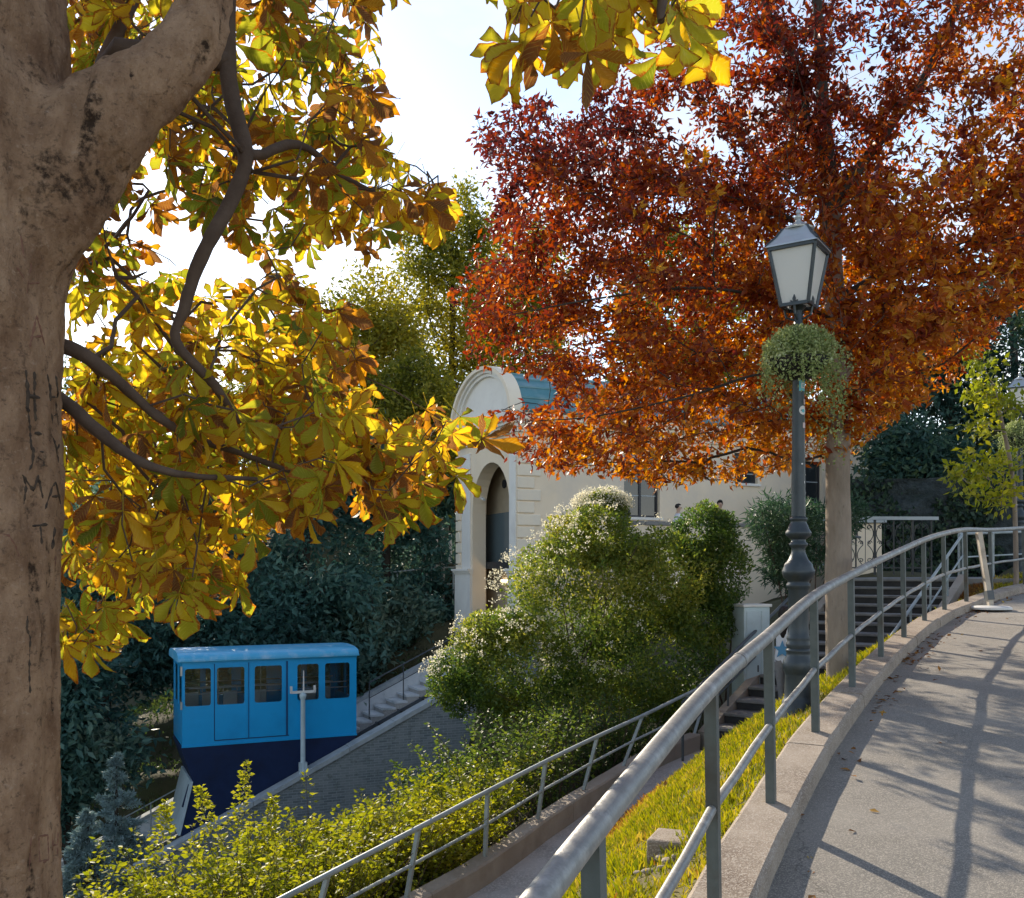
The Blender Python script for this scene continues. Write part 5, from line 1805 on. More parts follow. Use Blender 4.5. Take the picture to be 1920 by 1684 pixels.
    if hair == 'long':
        low = np.clip(-(P[:, 2]) + .1, 0, 1.2)
        Q[:, 2] -= low * .30 * s * (1 + .5 * (fbm(P * [9, 9, .5], 1.5, 7, 2) - .5)); Q[:, 1] += low * .05 * s; Q[:, 0] *= 1 + low * .18
        front = P[:, 1] < -.25
        Q[front, 1] *= .35
        Q[:, 1] += .03 * s
    else:
        front = (P[:, 1] < -.1) & (P[:, 2] < .45)
        Q[front, 1] *= .2; Q[front] *= .86
        lowm = P[:, 2] < -.2
        Q[lowm, 2] *= .6
        Q[:, 2] += .02 * s; Q[:, 1] += .012 * s
    Q += np.array([0, hy, hz + .02 * s])
    link('hair', mesh_np('hair', Q, F, M_hair, smooth=True), r, world_space=False)
    return r


px_, D_ = 1472, 15.45
p = np.array([(px_ - 960) / FPX * D_, D_])
tt = float(np.dot(p - ST_B[:2], ST_U)); zs = ST_B[2] + (math.ceil(max(0, tt) / run)) * rise
pw_ = person('person with long dark hair and blue-star white top on the steps', (p[0], p[1], zs), math.atan2(-ST_U[0], ST_U[1]) + math.pi, [M_shirt_w, M_trous, M_shoe], (((-.25, .05, 1.14), (-.26, -.05, .93)), ((.25, .04, 1.14), (.27, -.08, .94))), legs_split=.16, h=1.70, hair='long', group='people around the steps')
# star print on the back of the top
m = MB(); pts = []
for k in range(10):
    a = math.pi / 2 + k * math.pi / 5; rr_ = .15 if k % 2 == 0 else .065
    pts.append((rr_ * math.cos(a), 1.08 + rr_ * math.sin(a)))
m.prism(pts, .116, .128); m.build('star_print', M_starb, pw_, world_space=False)

bx_, by_ = bld(5.05, -1.35)
person('person in a white shirt stretching an arm out by the dark station window', (*bld(4.95, -1.35), 2.38), rad(24 + 70), [M_shirt_w, M_dark_c, M_shoe], (((-.30, -.22, 1.33), (-.26, -.48, 1.30)), ((.27, .0, 1.16), (.24, -.12, .95))), h=1.66, hair='short', group='people on the terrace', lean=.10)
person('dark-haired person on the terrace mostly hidden behind the clipped bush', (*bld(6.7, -1.35), 2.38), rad(24 - 20), [M_dark_c, M_dark_c, M_shoe], (((-.25, 0, 1.15), (-.24, -.1, .94)), ((.25, .0, 1.15), (.24, -.1, .94))), h=1.82, hair='short', group='people on the terrace')
# ------------------------------------------------------------------ trees
def barkmat(name, c1, c2, dark, scale=6.0, stretch=.35, bump=.7, moss=None):
    m, t, out = new_mat(name)
    p = N(t, 'ShaderNodeBsdfPrincipled', Roughness=.92); p.inputs['Specular IOR Level'].default_value = .15
    tc = N(t, 'ShaderNodeTexCoord'); mp = N(t, 'ShaderNodeMapping'); mp.inputs['Scale'].default_value = (1, 1, stretch)
    t.links.new(tc.outputs['Object'], mp.inputs['Vector'])
    n1 = N(t, 'ShaderNodeTexNoise', Scale=scale, Detail=9.0, Roughness=.65); t.links.new(mp.outputs[0], n1.inputs['Vector'])
    r1 = N(t, 'ShaderNodeMapRange'); r1.inputs['From Min'].default_value = .35; r1.inputs['From Max'].default_value = .65; t.links.new(n1.outputs['Fac'], r1.inputs['Value'])
    c = mixc(t, r1.outputs[0], c1, c2)
    n2 = N(t, 'ShaderNodeTexNoise', Scale=scale * 2.2, Detail=8.0, Roughness=.7); t.links.new(mp.outputs[0], n2.inputs['Vector'])
    r2 = N(t, 'ShaderNodeMapRange'); r2.inputs['From Min'].default_value = .60; r2.inputs['From Max'].default_value = .72; t.links.new(n2.outputs['Fac'], r2.inputs['Value'])
    c = mixc(t, r2.outputs[0], c, dark)
    if moss:
        mp2 = N(t, 'ShaderNodeMapping'); mp2.inputs['Scale'].default_value = (1, 1, 1.6); t.links.new(tc.outputs['Object'], mp2.inputs['Vector'])
        n6 = N(t, 'ShaderNodeTexNoise', Scale=38.0, Detail=6.0, Roughness=.75); t.links.new(mp2.outputs[0], n6.inputs['Vector'])
        r6 = N(t, 'ShaderNodeMapRange'); r6.inputs['From Min'].default_value = .56; r6.inputs['From Max'].default_value = .66; r6.inputs['To Max'].default_value = .75; t.links.new(n6.outputs['Fac'], r6.inputs['Value'])
        c = mixc(t, r6.outputs[0], c, (.10, .06, .042))
        r7 = N(t, 'ShaderNodeMapRange'); r7.inputs['From Min'].default_value = .42; r7.inputs['From Max'].default_value = .32; r7.inputs['To Max'].default_value = .55; t.links.new(n6.outputs['Fac'], r7.inputs['Value'])
        c = mixc(t, r7.outputs[0], c, (.50, .36, .26))
    # lichen and dark stain patches from the mesh attribute 'stain'
    at_ = N(t, 'ShaderNodeAttribute', _attribute_name='stain')
    n4 = N(t, 'ShaderNodeTexNoise', Scale=scale * 4, Detail=7.0, Roughness=.7); t.links.new(tc.outputs['Object'], n4.inputs['Vector'])
    mm = N(t, 'ShaderNodeMath', _operation='MULTIPLY_ADD'); mm.inputs[1].default_value = 1.6; mm.inputs[2].default_value = -.8; t.links.new(n4.outputs['Fac'], mm.inputs[0])
    ad = N(t, 'ShaderNodeMath', _operation='ADD'); t.links.new(at_.outputs['Fac'], ad.inputs[0]); t.links.new(mm.outputs[0], ad.inputs[1])
    r4 = N(t, 'ShaderNodeMapRange'); r4.inputs['From Min'].default_value = .45; r4.inputs['From Max'].default_value = .7; t.links.new(ad.outputs[0], r4.inputs['Value'])
    c = mixc(t, r4.outputs[0], c, dark)
    t.links.new(c, p.inputs['Base Color'])
    ms = N(t, 'ShaderNodeTexNoise', Scale=scale * 7, Detail=6.0, Roughness=.7); t.links.new(mp.outputs[0], ms.inputs['Vector'])
    b1 = N(t, 'ShaderNodeBump', Strength=bump, Distance=.028); t.links.new(n2.outputs['Fac'], b1.inputs['Height'])
    b2 = N(t, 'ShaderNodeBump', Strength=bump * .9, Distance=.010); t.links.new(ms.outputs['Fac'], b2.inputs['Height']); t.links.new(b1.outputs[0], b2.inputs['Normal'])
    t.links.new(b2.outputs[0], p.inputs['Normal'])
    t.links.new(p.outputs[0], out.inputs[0])
    return m


M_bark_c = barkmat('chestnut_bark', (.215, .120, .070), (.46, .295, .185), (.055, .034, .023), scale=9, stretch=.6, bump=1.0, moss=True)
M_bark_r = barkmat('grey_bark', (.22, .175, .135), (.31, .25, .20), (.10, .075, .06), scale=7, stretch=.3, bump=.6)
M_bark_d = surf('dark_bark', (.035, .028, .022), (.06, .048, .038), scale=6, rough=.95, bump=.5, bscale=25)
M_twig = surf('twig_bark', (.07, .045, .032), (.11, .075, .055), scale=14, rough=.9, bump=.4, bscale=60)

# ---- the chestnut close to the camera
CT = thing('chestnut_tree', 'chestnut tree with carved letters on its broad trunk and yellowing fan leaves', 'tree', (-1.43, 2.45, -.45))
trunk = np.array([(-1.50, 2.50, -1.2), (-1.455, 2.48, -.5), (-1.445, 2.46, .3), (-1.445, 2.45, 1.0), (-1.45, 2.45, 1.8), (-1.46, 2.45, 2.6), (-1.47, 2.46, 3.1), (-1.46, 2.50, 3.5), (-1.52, 2.6, 4.2), (-1.6, 2.7, 5.2)])
tr_r = np.array([.34, .30, .275, .272, .278, .292, .305, .27, .24, .2])
tp = catmull(np.c_[trunk, tr_r], 10)
limb = catmull([(*at(*p), r_) for p, r_ in (((-20, 800, 2.46), .10), ((10, 640, 2.46), .115), ((38, 490, 2.46), .125), ((98, 345, 2.465), .138), ((188, 232, 2.48), .120), ((245, 182, 2.5), .102), ((300, 148, 2.52), .086), ((347, 98, 2.54), .074), ((372, 34, 2.56), .066), ((390, -60, 2.6), .06), ((420, -300, 2.7), .055), ((500, -800, 2.9), .045))], 9)
mb = MB()
mb.tube(tp[:, :3], tp[:, 3], n=40); mb.tube(limb[:, :3], limb[:, 3], n=28)
raw = mb.build('trunk', M_bark_c, None, smooth=True)
md = raw.modifiers.new('r', 'REMESH'); md.mode = 'VOXEL'; md.voxel_size = .011; md.use_smooth_shade = True
sm = raw.modifiers.new('s', 'SMOOTH'); sm.factor = .5; sm.iterations = 14
dg = bpy.context.evaluated_depsgraph_get()
me = bpy.data.meshes.new_from_object(raw.evaluated_get(dg))
bpy.data.objects.remove(raw)
me.name = 'trunk'
nv = len(me.vertices)
co = np.empty(nv * 3, np.float32); me.vertices.foreach_get('co', co); co = co.reshape(-1, 3).astype(float)
nr = np.empty(nv * 3, np.float32); me.vertices.foreach_get('normal', nr); nr = nr.reshape(-1, 3)
disp = (fbm(co * [1, 1, .45], 3.0, 1, 3) - .5) * .05 + (fbm(co * [1, 1, .35], 14, 4, 4) - .5) * .034 + (fbm(co, 45, 6, 2) - .5) * .006
crack = np.clip((fbm(co * [1, 1, .3], 22, 9, 3) - .62) * 8, 0, 1)
disp -= crack * .012
# bark collar lips where the limb leaves, an old scar and a knot hole
def dent(p, r, d, sx=1.0, sz=1.0):
    q = (co - np.array(p)) / np.array([r * sx, r, r * sz])
    return -d * np.exp(-(q ** 2).sum(1) * 1.2)
knot = at(50, 1212, 2.22)
disp += dent(tuple(knot), .045, .05, .8, 1.3)
kn2 = np.exp(-(((co - np.array(knot)) / [.07, .1, .09]) ** 2).sum(1)) ; disp += .012 * kn2
disp += dent(tuple(at(60, 60, 2.3)), .10, .05, .8, .8) + dent(tuple(at(25, 1300, 2.2)), .05, .02)
disp += dent(tuple(at(135, 130, 2.35)), .07, .05, .35, 2.6)
co2 = co + nr * disp[:, None]
me.vertices.foreach_set('co', co2.astype(np.float32).ravel())
stain = np.zeros(nv)
def st_(p, r, k):
    global stain
    stain = np.maximum(stain, k * np.exp(-(((co - np.array(p)) / np.array(r)) ** 2).sum(1)))
st_(at(70, 300, 2.25), (.12, .3, .16), .62); st_(at(145, 200, 2.3), (.035, .3, .20), .72); st_(at(210, 330, 2.3), (.13, .3, .13), .42)
st_(at(150, 370, 2.3), (.06, .3, .2), .8); st_(at(40, 70, 2.25), (.09, .3, .07), .7); st_(knot, (.03, .08, .045), 1.0); st_(at(30, 1300, 2.2), (.04, .2, .04), .6); st_(at(340, 60, 2.4), (.05, .2, .05), .5)
stain = np.maximum(stain, crack * .55)
a_ = me.attributes.new('stain', 'FLOAT', 'POINT'); a_.data.foreach_set('value', stain.astype(np.float32))
me.materials.clear(); me.materials.append(M_bark_c)
me.update()
ctr = link('trunk', me, CT)
bm = bmesh.new(); bm.from_mesh(me); TB = BVHTree.FromBMesh(bm); bm.free()
M_scar = surf('carved_scar', (.028, .02, .016), (.085, .06, .042), scale=60, rough=.95, bump=.4)
M_scar2 = surf('carved_scar_pale', (.16, .075, .05), (.20, .10, .07), scale=30, rough=.95, bump=.4)
LETTERS = [
    ([[(55, 652), (68, 592), (84, 650)], [(61, 632), (79, 630)]], M_scar2, 3.0),
    ([[(48, 694), (52, 740), (50, 770)], [(64, 697), (63, 745), (66, 790)], [(50, 742), (74, 746)]], M_scar, 4.5),
    ([[(88, 702), (93, 728), (94, 752)], [(104, 704), (108, 745)], [(92, 744), (107, 745)]], M_scar, 3.8),
    ([[(96, 775), (98, 795)], [(98, 782), (107, 776), (109, 800)]], M_scar, 3.2),
    ([[(50, 745), (55, 800), (58, 838), (62, 845), (60, 870), (54, 882)], [(64, 812), (78, 814)]], M_scar, 4.2),
    ([[(83, 848), (74, 847), (71, 858), (80, 864), (82, 872), (74, 876)]], M_scar, 2.6),
    ([[(98, 818), (104, 838), (109, 868)], [(111, 832), (105, 846)]], M_scar, 3.2),
    ([[(44, 945), (48, 910), (43, 893), (62, 920), (71, 893), (80, 935)]], M_scar, 4.0),
    ([[(84, 955), (98, 912), (104, 905), (113, 945)], [(92, 932), (110, 930)]], M_scar, 3.6),
    ([[(60, 987), (90, 983)], [(75, 985), (78, 1022)]], M_scar, 3.6),
    ([[(102, 988), (97, 1030)]], M_scar, 4.0),
    ([[(104, 1040), (103, 1062)]], M_scar2, 2.2),
    ([[(0, 1000), (16, 1004), (28, 1022), (36, 1046)]], M_scar2, 3.0),
    ([[(58, 1566), (56, 1600), (54, 1635)], [(72, 1568), (89, 1566), (91, 1612), (74, 1615), (72, 1568)], [(76, 1618), (88, 1616)]], M_scar2, 2.4),
    ([[(98, 1563), (99, 1600)], [(108, 1560), (107, 1606)], [(98, 1585), (108, 1584)]], M_scar2, 2.2),
    ([[(38, 440), (44, 480), (58, 497), (54, 515)], [(30, 500), (52, 532), (76, 530)], [(54, 520), (50, 552)]], M_scar2, 2.6),
    ([[(51, 1155), (50, 1180), (56, 1195), (54, 1260), (56, 1300)]], M_scar, 3.0),
]
cam_o = Vector((0, 0, EYE))
for strokes, mt, w in LETTERS:
    mb = MB()
    for S in strokes:
        pts = []
        S2 = []
        for (x0, y0), (x1, y1) in zip(S[:-1], S[1:]):
            k = max(2, int(math.hypot(x1 - x0, y1 - y0) / 5))
            S2 += [(x0 + (x1 - x0) * j / k, y0 + (y1 - y0) * j / k) for j in range(k)]
        S2.append(S[-1])
        for (x, y) in S2:
            d = (at(x, y, 1.0) - cam_o).normalized()
            h = TB.ray_cast(cam_o, d)
            if h[0] is not None and h[0].y < 3.2:
                pts.append(h[0] + d * .0014)
        if len(pts) > 2:
            rr = [w * .0010 * random.uniform(.35, 1.45) for _ in pts]; rr[0] *= .5; rr[-1] *= .4
            mb.tube(pts, rr, n=6)
    if mb.v:
        mb.build('carved_letter', mt, ctr, smooth=True)

rg = np.random.default_rng(17)
CROWN_A = [(125, -60), (730, -60), (785, 0), (735, 20), (700, 40), (712, 100), (690, 150), (690, 205), (722, 262), (722, 300), (768, 325), (800, 350), (858, 390), (850, 420), (795, 425), (745, 440), (738, 490), (700, 495), (640, 470), (560, 480), (490, 520), (430, 500), (330, 560), (120, 600)]
CROWN_B = [(118, 530), (330, 540), (440, 560), (530, 525), (600, 570), (640, 610), (640, 650), (700, 715), (720, 770), (820, 775), (862, 845), (800, 915), (750, 930), (738, 985), (670, 945), (600, 965), (470, 985), (425, 1010), (465, 1120), (380, 1130), (290, 1120), (215, 1190), (150, 1250), (118, 1230)]
CROWN_C = [(900, -90), (1300, -90), (1300, 20), (1290, 90), (1260, 115), (1210, 120), (1130, 120), (1050, 115), (965, 95), (935, 10)]
def gapA(x, y):
    g = np.ones_like(x)
    g = np.where((y > 395) & (y < 520) & (x > 130) & (x < 420), .22, g)
    g = np.where((y > 455) & (y < 560) & (x > 420), .22, g)
    g = np.where((x > 640) & (y < 150), .55, g)
    return g
TA = sample_mask(CROWN_A, 320, 2.9, 4.9, rg, dens=gapA)
TBp = sample_mask(CROWN_B, 340, 2.75, 4.8, rg, dens=lambda x, y: np.where((y < 640) & (x < 400), .5, 1.0))
TC_ = sample_mask(CROWN_C, 32, 1.9, 2.6, rg)
# branches that show in the photo
br1 = catmull([tuple(at(430, -250, 2.9)), tuple(at(428, -60, 2.9)), tuple(at(424, 60, 2.9)), tuple(at(432, 170, 2.9)), tuple(at(460, 290, 2.88)), tuple(at(440, 360, 2.85)), tuple(at(400, 440, 2.8)), tuple(at(362, 520, 2.8)), tuple(at(345, 580, 2.8)), tuple(at(330, 640, 2.82)), tuple(at(400, 720, 2.9)), tuple(at(450, 790, 3.0))], 4)
br2 = catmull([tuple(at(40, 640, 2.62)), tuple(at(130, 652, 2.64)), tuple(at(190, 690, 2.68)), tuple(at(245, 735, 2.75)), tuple(at(330, 805, 2.85)), tuple(at(450, 850, 3.0)), tuple(at(600, 900, 3.2))], 5)
br3 = catmull([tuple(at(40, 700, 2.62)), tuple(at(125, 758, 2.63)), tuple(at(190, 815, 2.62)), tuple(at(245, 855, 2.6)), tuple(at(300, 880, 2.6)), tuple(at(370, 893, 2.7)), tuple(at(480, 900, 2.9))], 5)
br4 = catmull([tuple(at(640, -420, 3.0)), tuple(at(760, -260, 2.6)), tuple(at(960, -160, 2.35)), tuple(at(1120, -90, 2.2)), tuple(at(1230, -30, 2.15)), tuple(at(1240, 40, 2.12))], 4)
br5 = catmull([tuple(at(470, 300, 2.88)), tuple(at(560, 270, 3.1)), tuple(at(640, 330, 3.2)), tuple(at(740, 380, 3.2))], 4)
br6 = catmull([tuple(at(240, 60, 2.75)), tuple(at(190, 130, 2.9)), tuple(at(260, -20, 3.0)), tuple(at(330, -140, 3.2))], 3)
seeds = [limb[:, :3][::3], br1, br2, br3, br4, br5, br6]
# put each later branch on its own start point
nodesX = []
X0 = []; PAR0 = []
allT = np.vstack([TA, TBp, TC_])
up_ = np.where(np.arange(len(allT)) < len(TA), .075, np.where(np.arange(len(allT)) < len(TA) + len(TBp), .045, .07))
allT[:, 2] += up_
X, PAR, tips, nse = grow(seeds, allT, alpha=.22, step=.16, wob=.10, rng=rg, attach_min=8)
R = radii(X, PAR, rtip=.0022, expo=2.35)
# given branches keep the thickness they have in the photo
k0 = len(seeds[0])
lens = [len(s) for s in seeds]
thick = {1: (.030, .013), 2: (.023, .007), 3: (.022, .006), 4: (.04, .008), 5: (.016, .006), 6: (.03, .01)}
p_ = lens[0]
for i in range(1, len(seeds)):
    m_ = lens[i] - 1
    R[p_:p_ + m_] = np.linspace(thick[i][0], thick[i][1], m_)
    p_ += m_
p_ = lens[0]; k_ = 0
is_seed = np.zeros(len(X), bool); is_seed[:nse] = True
R[:lens[0]] = 0
R[~is_seed] = np.minimum(R[~is_seed], .0065)
for i in range(1, len(seeds)):
    m_ = lens[i] - 1
    mb = MB()
    idx = ([PAR[p_]] if np.linalg.norm(X[PAR[p_]] - X[p_]) < .6 else []) + list(range(p_, p_ + m_))
    rr_s = R[idx].copy(); rr_s[0] = rr_s[1]
    mb.tube(X[idx], rr_s, n=12)
    V_ = np.array(mb.v); V_ += (np.stack([fbm(V_, 18, 40 + q, 3) for q in range(3)], 1) - .5) * .012; mb.v = [tuple(v) for v in V_]
    mb.build('branch', M_twig, CT, smooth=True)
    p_ += m_
mb = MB()
for ch in chains(X, PAR, R):
    c2 = [q for q in ch if not is_seed[q]]
    if not c2: continue
    if PAR[c2[0]] >= 0: c2 = [PAR[c2[0]]] + c2
    rr = np.maximum(R[c2], .0022); rr[0] = rr[1] if len(rr) > 1 else rr[0]
    mb.tube(X[c2], rr, n=5, caps=False)
mb.build('twigs', M_twig, CT, smooth=True, kind='stuff')

# leaves: 36 blade shapes; the 300 that show largest are parts, the rest one mass
M_chl = chestnut_mat()
kinds = {'green': (.26, .09), 'yellow': (.55, .09), 'brown': (.84, .10), 'olive': (.40, .1)}
VAR = {}
for kn, (t0, sp) in kinds.items():
    VAR[kn] = []
    for q in range(10):
        V_, F_, tn, ed, ve = chestnut_leaf(rg, np.clip(t0 + rg.normal(0, .05), 0, 1), sp)
        me = mesh_np('leaf', V_, F_, M_chl, smooth=True, attrs={'tone': ('POINT', tn), 'edge': ('POINT', ed), 'vein': ('POINT', ve)})
        VAR[kn].append((me, V_, F_, tn, ed, ve))
places = []
for ti, t in enumerate(allT):
    tip = X[tips[ti]] if tips[ti] else t
    par = PAR[tips[ti]]
    d = tip - X[par] if par >= 0 else np.array([0, 0, -1.0])
    n_l = 2 if ti < len(TA) + len(TBp) else 1
    if ti < len(TA): n_l = 1 + (rg.random() < .5)
    if ti >= len(TA) and ti < len(TA) + len(TBp): n_l = 2
    for q in range(n_l):
        pos = tip + rg.normal(0, .045, 3) * (q > 0)
        px, py = projpx(pos)
        inC = ti >= len(TA) + len(TBp)
        u = rg.random()
        if inC: kn = 'yellow' if u < .62 else 'olive' if u < .85 else 'brown'
        elif ti < len(TA): kn = 'green' if u < .32 else 'olive' if u < .58 else 'yellow' if u < .66 else 'brown'
        else: kn = 'yellow' if u < .42 else 'olive' if u < .68 else 'brown' if u < .88 else 'green'
        if px > 640 and not inC and rg.random() < .5: kn = 'brown' if rg.random() < .6 else 'yellow'
        ax = np.array([rg.normal(0, .55), rg.normal(-.12, .45), -1.0 + rg.normal(0, .45)]) + d / (np.linalg.norm(d) + 1e-6) * .55
        if inC: ax = np.array([rg.normal(0, .45), rg.normal(0, .2), -1.0])
        ax /= np.linalg.norm(ax)
        nn = np.array([rg.normal(0, .6), -1.0 if rg.random() < .7 else 1.0, .55 + rg.normal(0, .45)])
        nn -= ax * nn.dot(ax); nn /= np.linalg.norm(nn)
        sx = np.cross(ax, nn)
        M3 = np.stack([sx, ax, nn], 1)
        s_ = (rg.uniform(.50, .80) if not inC else rg.uniform(.6, .9)) * (1.0 if not inC else 1.0)
        pos = pos + ax * .07 * s_
        places.append((s_ / pos[1], kn, int(rg.integers(10)), pos, M3 * s_))
def shows(pos):
    px, py = projpx(pos)
    return -40 < px < 1960 and -40 < py < 1720
order = sorted(range(len(places)), key=lambda i: (0 if shows(places[i][3]) else 1, -places[i][0]))
AV = []; AF = []; At = []; Ae = []; Av = []; nb0 = 0
for rank, i in enumerate(order):
    _, kn, vi, pos, M3 = places[i]
    me, V_, F_, tn, ed, ve = VAR[kn][vi]
    if rank < 300:
        o = link('leaf', me, CT)
        M4 = Matrix.Identity(4)
        for a in range(3):
            for b in range(3): M4[a][b] = M3[a, b]
            M4[a][3] = pos[a]
        o.matrix_basis = M4
    else:
        AV.append(V_ @ M3.T + pos); AF += [tuple(q + nb0 for q in f) for f in F_]; nb0 += len(V_)
        At.append(tn); Ae.append(ed); Av.append(ve)
if AV:
    me = mesh_np('foliage', np.vstack(AV), AF, M_chl, smooth=True, attrs={'tone': ('POINT', np.concatenate(At)), 'edge': ('POINT', np.concatenate(Ae)), 'vein': ('POINT', np.concatenate(Av))})
    link('foliage', me, CT, 'stuff')

# ---- generic leafy tree -------------------------------------------------
def leafy_tree(name, label, base, trunk_top, crown_c, crown_r, ntar, leafmat_, leaf, per, tone_f, bark=M_bark_d, group=None, spread=.25, droop=.3, seeds_extra=(), r0=None, seed=0, mask=None, width=.5, alpha=.3, step=.6, rtip=.010, cat='tree', nleaf=None, lean=None, targets=None, lastn=3, skip=0.0, clump=None):
    rg = np.random.default_rng(seed + 100)
    r = thing(name, label, cat, tuple(base), 0, group)
    tl = catmull([tuple(base - np.array([0, 0, .4])), tuple(base), tuple(base + (trunk_top - base) * .5 + rg.normal(0, .12, 3) * [1, 1, 0]), tuple(trunk_top)], 6)
    seeds_ = [tl] + [np.array(s) for s in seeds_extra]
    if targets is None:
        tg = ellipsoid_pts(crown_c, crown_r, ntar * (3 if mask else 1), rg, shell=.25)
        if mask is not None:
            px, py = projpx(tg); tg = tg[in_poly(px, py, mask)][:ntar]
        if clump:
            cf = fbm(tg, clump, seed + 50, 2); tg = tg[cf > np.quantile(cf, .42)]
        gq = ground_z(tg[:, 0], tg[:, 1]) + .3
        tg[:, 2] = np.maximum(tg[:, 2], gq)
    else:
        tg = targets
    X, PAR, tips, nse = grow(seeds_, tg, alpha=alpha, step=step, wob=.07, rng=rg, attach_min=max(3, len(tl) // 3))
    R = radii(X, PAR, rtip=rtip, expo=2.25, rmax=r0)
    if r0:
        R[:len(tl)] = np.maximum(R[:len(tl)], np.linspace(r0, r0 * .6, len(tl)))
    mbt = MB(); mbt.tube(X[:len(tl)], R[:len(tl)], n=14, caps=False)
    V_ = np.array(mbt.v); V_ += (np.stack([fbm(V_ * [1, 1, .4], 5, 40 + q, 3) for q in range(3)], 1) - .5) * (R[0] * .22); mbt.v = [tuple(v) for v in V_]
    mbt.build('trunk', bark, r, smooth=True)
    mbb = MB()
    for ch in chains(X, PAR, R):
        c2 = [q for q in ch if q >= len(tl)]
        if not c2: continue
        if PAR[c2[0]] >= 0: c2 = [PAR[c2[0]]] + c2
        rr = R[c2].copy(); rr[0] = rr[min(1, len(rr) - 1)]
        if rr.max() < skip: continue
        mbb.tube(X[c2], rr, n=8 if rr.max() > .05 else 4, caps=False)
    if mbb.v:
        mbb.build('branchwork', bark, r, smooth=True, kind='stuff')
    P, D = spray(X, PAR, tips, per, spread, rng=rg, droop=droop, lastn=lastn)
    if mask is not None:
        px, py = projpx(P); k = in_poly(px, py, mask) | (rg.random(len(P)) < .05); P, D = P[k], D[k]
    if nleaf and len(P) > nleaf:
        k = rg.permutation(len(P))[:nleaf]; P, D = P[k], D[k]
    tone = tone_f(P, rg)
    small_leaves('crown', P, D, leaf * rg.uniform(.65, 1.25, len(P)), width, tone, leafmat_, r, rng=rg)
    return r, X, PAR, tips, R


# ---- the red tree behind the lamp
M_red = leafmat('red_leaf', [(0, (.10, .022, .019)), (.2, (.18, .035, .022)), (.4, (.28, .066, .022)), (.58, (.38, .120, .024)), (.78, (.50, .22, .030)), (1, (.56, .33, .055))], trans=.5, rough=.45)
RED_MASK = [(878, 275), (898, 205), (985, 178), (1085, 185), (1160, 120), (1250, 60), (1330, -60), (1400, -500), (2600, -500), (2600, 560), (1985, 560), (1905, 575), (1865, 630), (1810, 690), (1770, 735), (1700, 765), (1660, 800), (1600, 850), (1490, 875), (1440, 885), (1400, 915), (1330, 893), (1250, 918), (1180, 898), (1100, 884), (1010, 888), (945, 862), (955, 800), (900, 765), (960, 768), (1012, 764), (1050, 735), (1030, 704), (985, 704), (905, 690), (850, 650), (828, 560), (868, 520), (895, 440), (925, 385), (885, 330)]
rgr = np.random.default_rng(44)
def red_dens(x, y):
    g = np.ones_like(x)
    up = (y < 330) & (x > 1180)
    g = np.where(up, .9, g)
    g = np.where((x > 1500) & (y < 300), .7, g)
    g = np.where(y < -60, .5, g)
    g = np.where((y > 300) & (y < 900), 1.0, g)
    return g
tgt = []
while len(tgt) < 1800:
    p = rgr.uniform(-1, 1, (3000, 3)); q = np.linalg.norm(p, axis=1); p = p[q < 1]
    P_ = p * np.array([5.7, 3.6, 5.0]) + np.array([4.0, 12.2, 5.2])
    px, py = projpx(P_)
    k = in_poly(px, py, RED_MASK) & (rgr.random(len(P_)) < red_dens(px, py))
    tgt += list(P_[k])
tgt = np.array(tgt[:1800])
front = sample_mask([(1420, 60), (1700, 60), (1700, 790), (1420, 790)], 90, 9.75, 10.35, rgr)
tgt = np.vstack([tgt, front])
rb = np.array(tuple(at(1577, 1262, 10.5))); rb[2] = bank_z(rb[0], rb[1]) - .02
rtop = np.array(tuple(at(1560, 400, 10.7)))
mid = np.array(tuple(at(1572, 850, 10.5)))
tr_main = catmull([tuple(rb - [0, 0, .3]), tuple(rb), tuple(at(1573, 1050, 10.5)), tuple(mid), tuple(at(1577, 700, 10.55)), tuple(at(1562, 520, 10.6)), tuple(rtop)], 4)
lead = catmull([tuple(rtop), tuple(at(1548, 260, 10.8)), tuple(at(1538, 120, 10.9)), tuple(at(1528, -60, 11.0)), tuple(at(1500, -330, 11.1))], 4)
l2 = catmull([tuple(rtop), tuple(at(1600, 330, 10.6)), tuple(at(1660, 250, 10.6)), tuple(at(1735, 140, 10.6)), tuple(at(1800, 0, 10.7)), tuple(at(1880, -200, 10.8))], 4)
l3 = catmull([tuple(at(1552, 300, 10.75)), tuple(at(1515, 230, 10.5)), tuple(at(1500, 130, 10.4)), tuple(at(1440, 20, 10.4)), tuple(at(1380, -120, 10.4))], 4)
l4 = catmull([tuple(at(1572, 600, 10.55)), tuple(at(1450, 560, 10.2)), tuple(at(1300, 540, 9.9)), tuple(at(1120, 560, 9.8)), tuple(at(960, 590, 9.8))], 4)
l5 = catmull([tuple(at(1576, 720, 10.55)), tuple(at(1440, 700, 10.0)), tuple(at(1300, 740, 9.7)), tuple(at(1120, 780, 9.6)), tuple(at(985, 790, 9.6))], 4)
l6 = catmull([tuple(at(1572, 560, 10.55)), tuple(at(1680, 500, 10.8)), tuple(at(1800, 470, 11.2)), tuple(at(1900, 400, 11.6))], 4)
l7 = catmull([tuple(at(1575, 760, 10.55)), tuple(at(1650, 720, 11)), tuple(at(1740, 690, 11.4))], 4)
l8 = catmull([tuple(at(1560, 450, 10.6)), tuple(at(1400, 380, 11.4)), tuple(at(1200, 360, 12.2)), tuple(at(1000, 330, 12.8))], 4)
RT = thing('red_tree', 'tree with a wide crown of red and orange autumn leaves behind the stickered lamp', 'tree', tuple(rb))
seeds = [tr_main, lead, l2, l3, l4, l5, l6, l7, l8]
X, PAR, tips, nse = grow(seeds, tgt, alpha=.28, step=.28, wob=.08, rng=rgr, attach_min=12)
R = radii(X, PAR, rtip=.0036, expo=2.3)
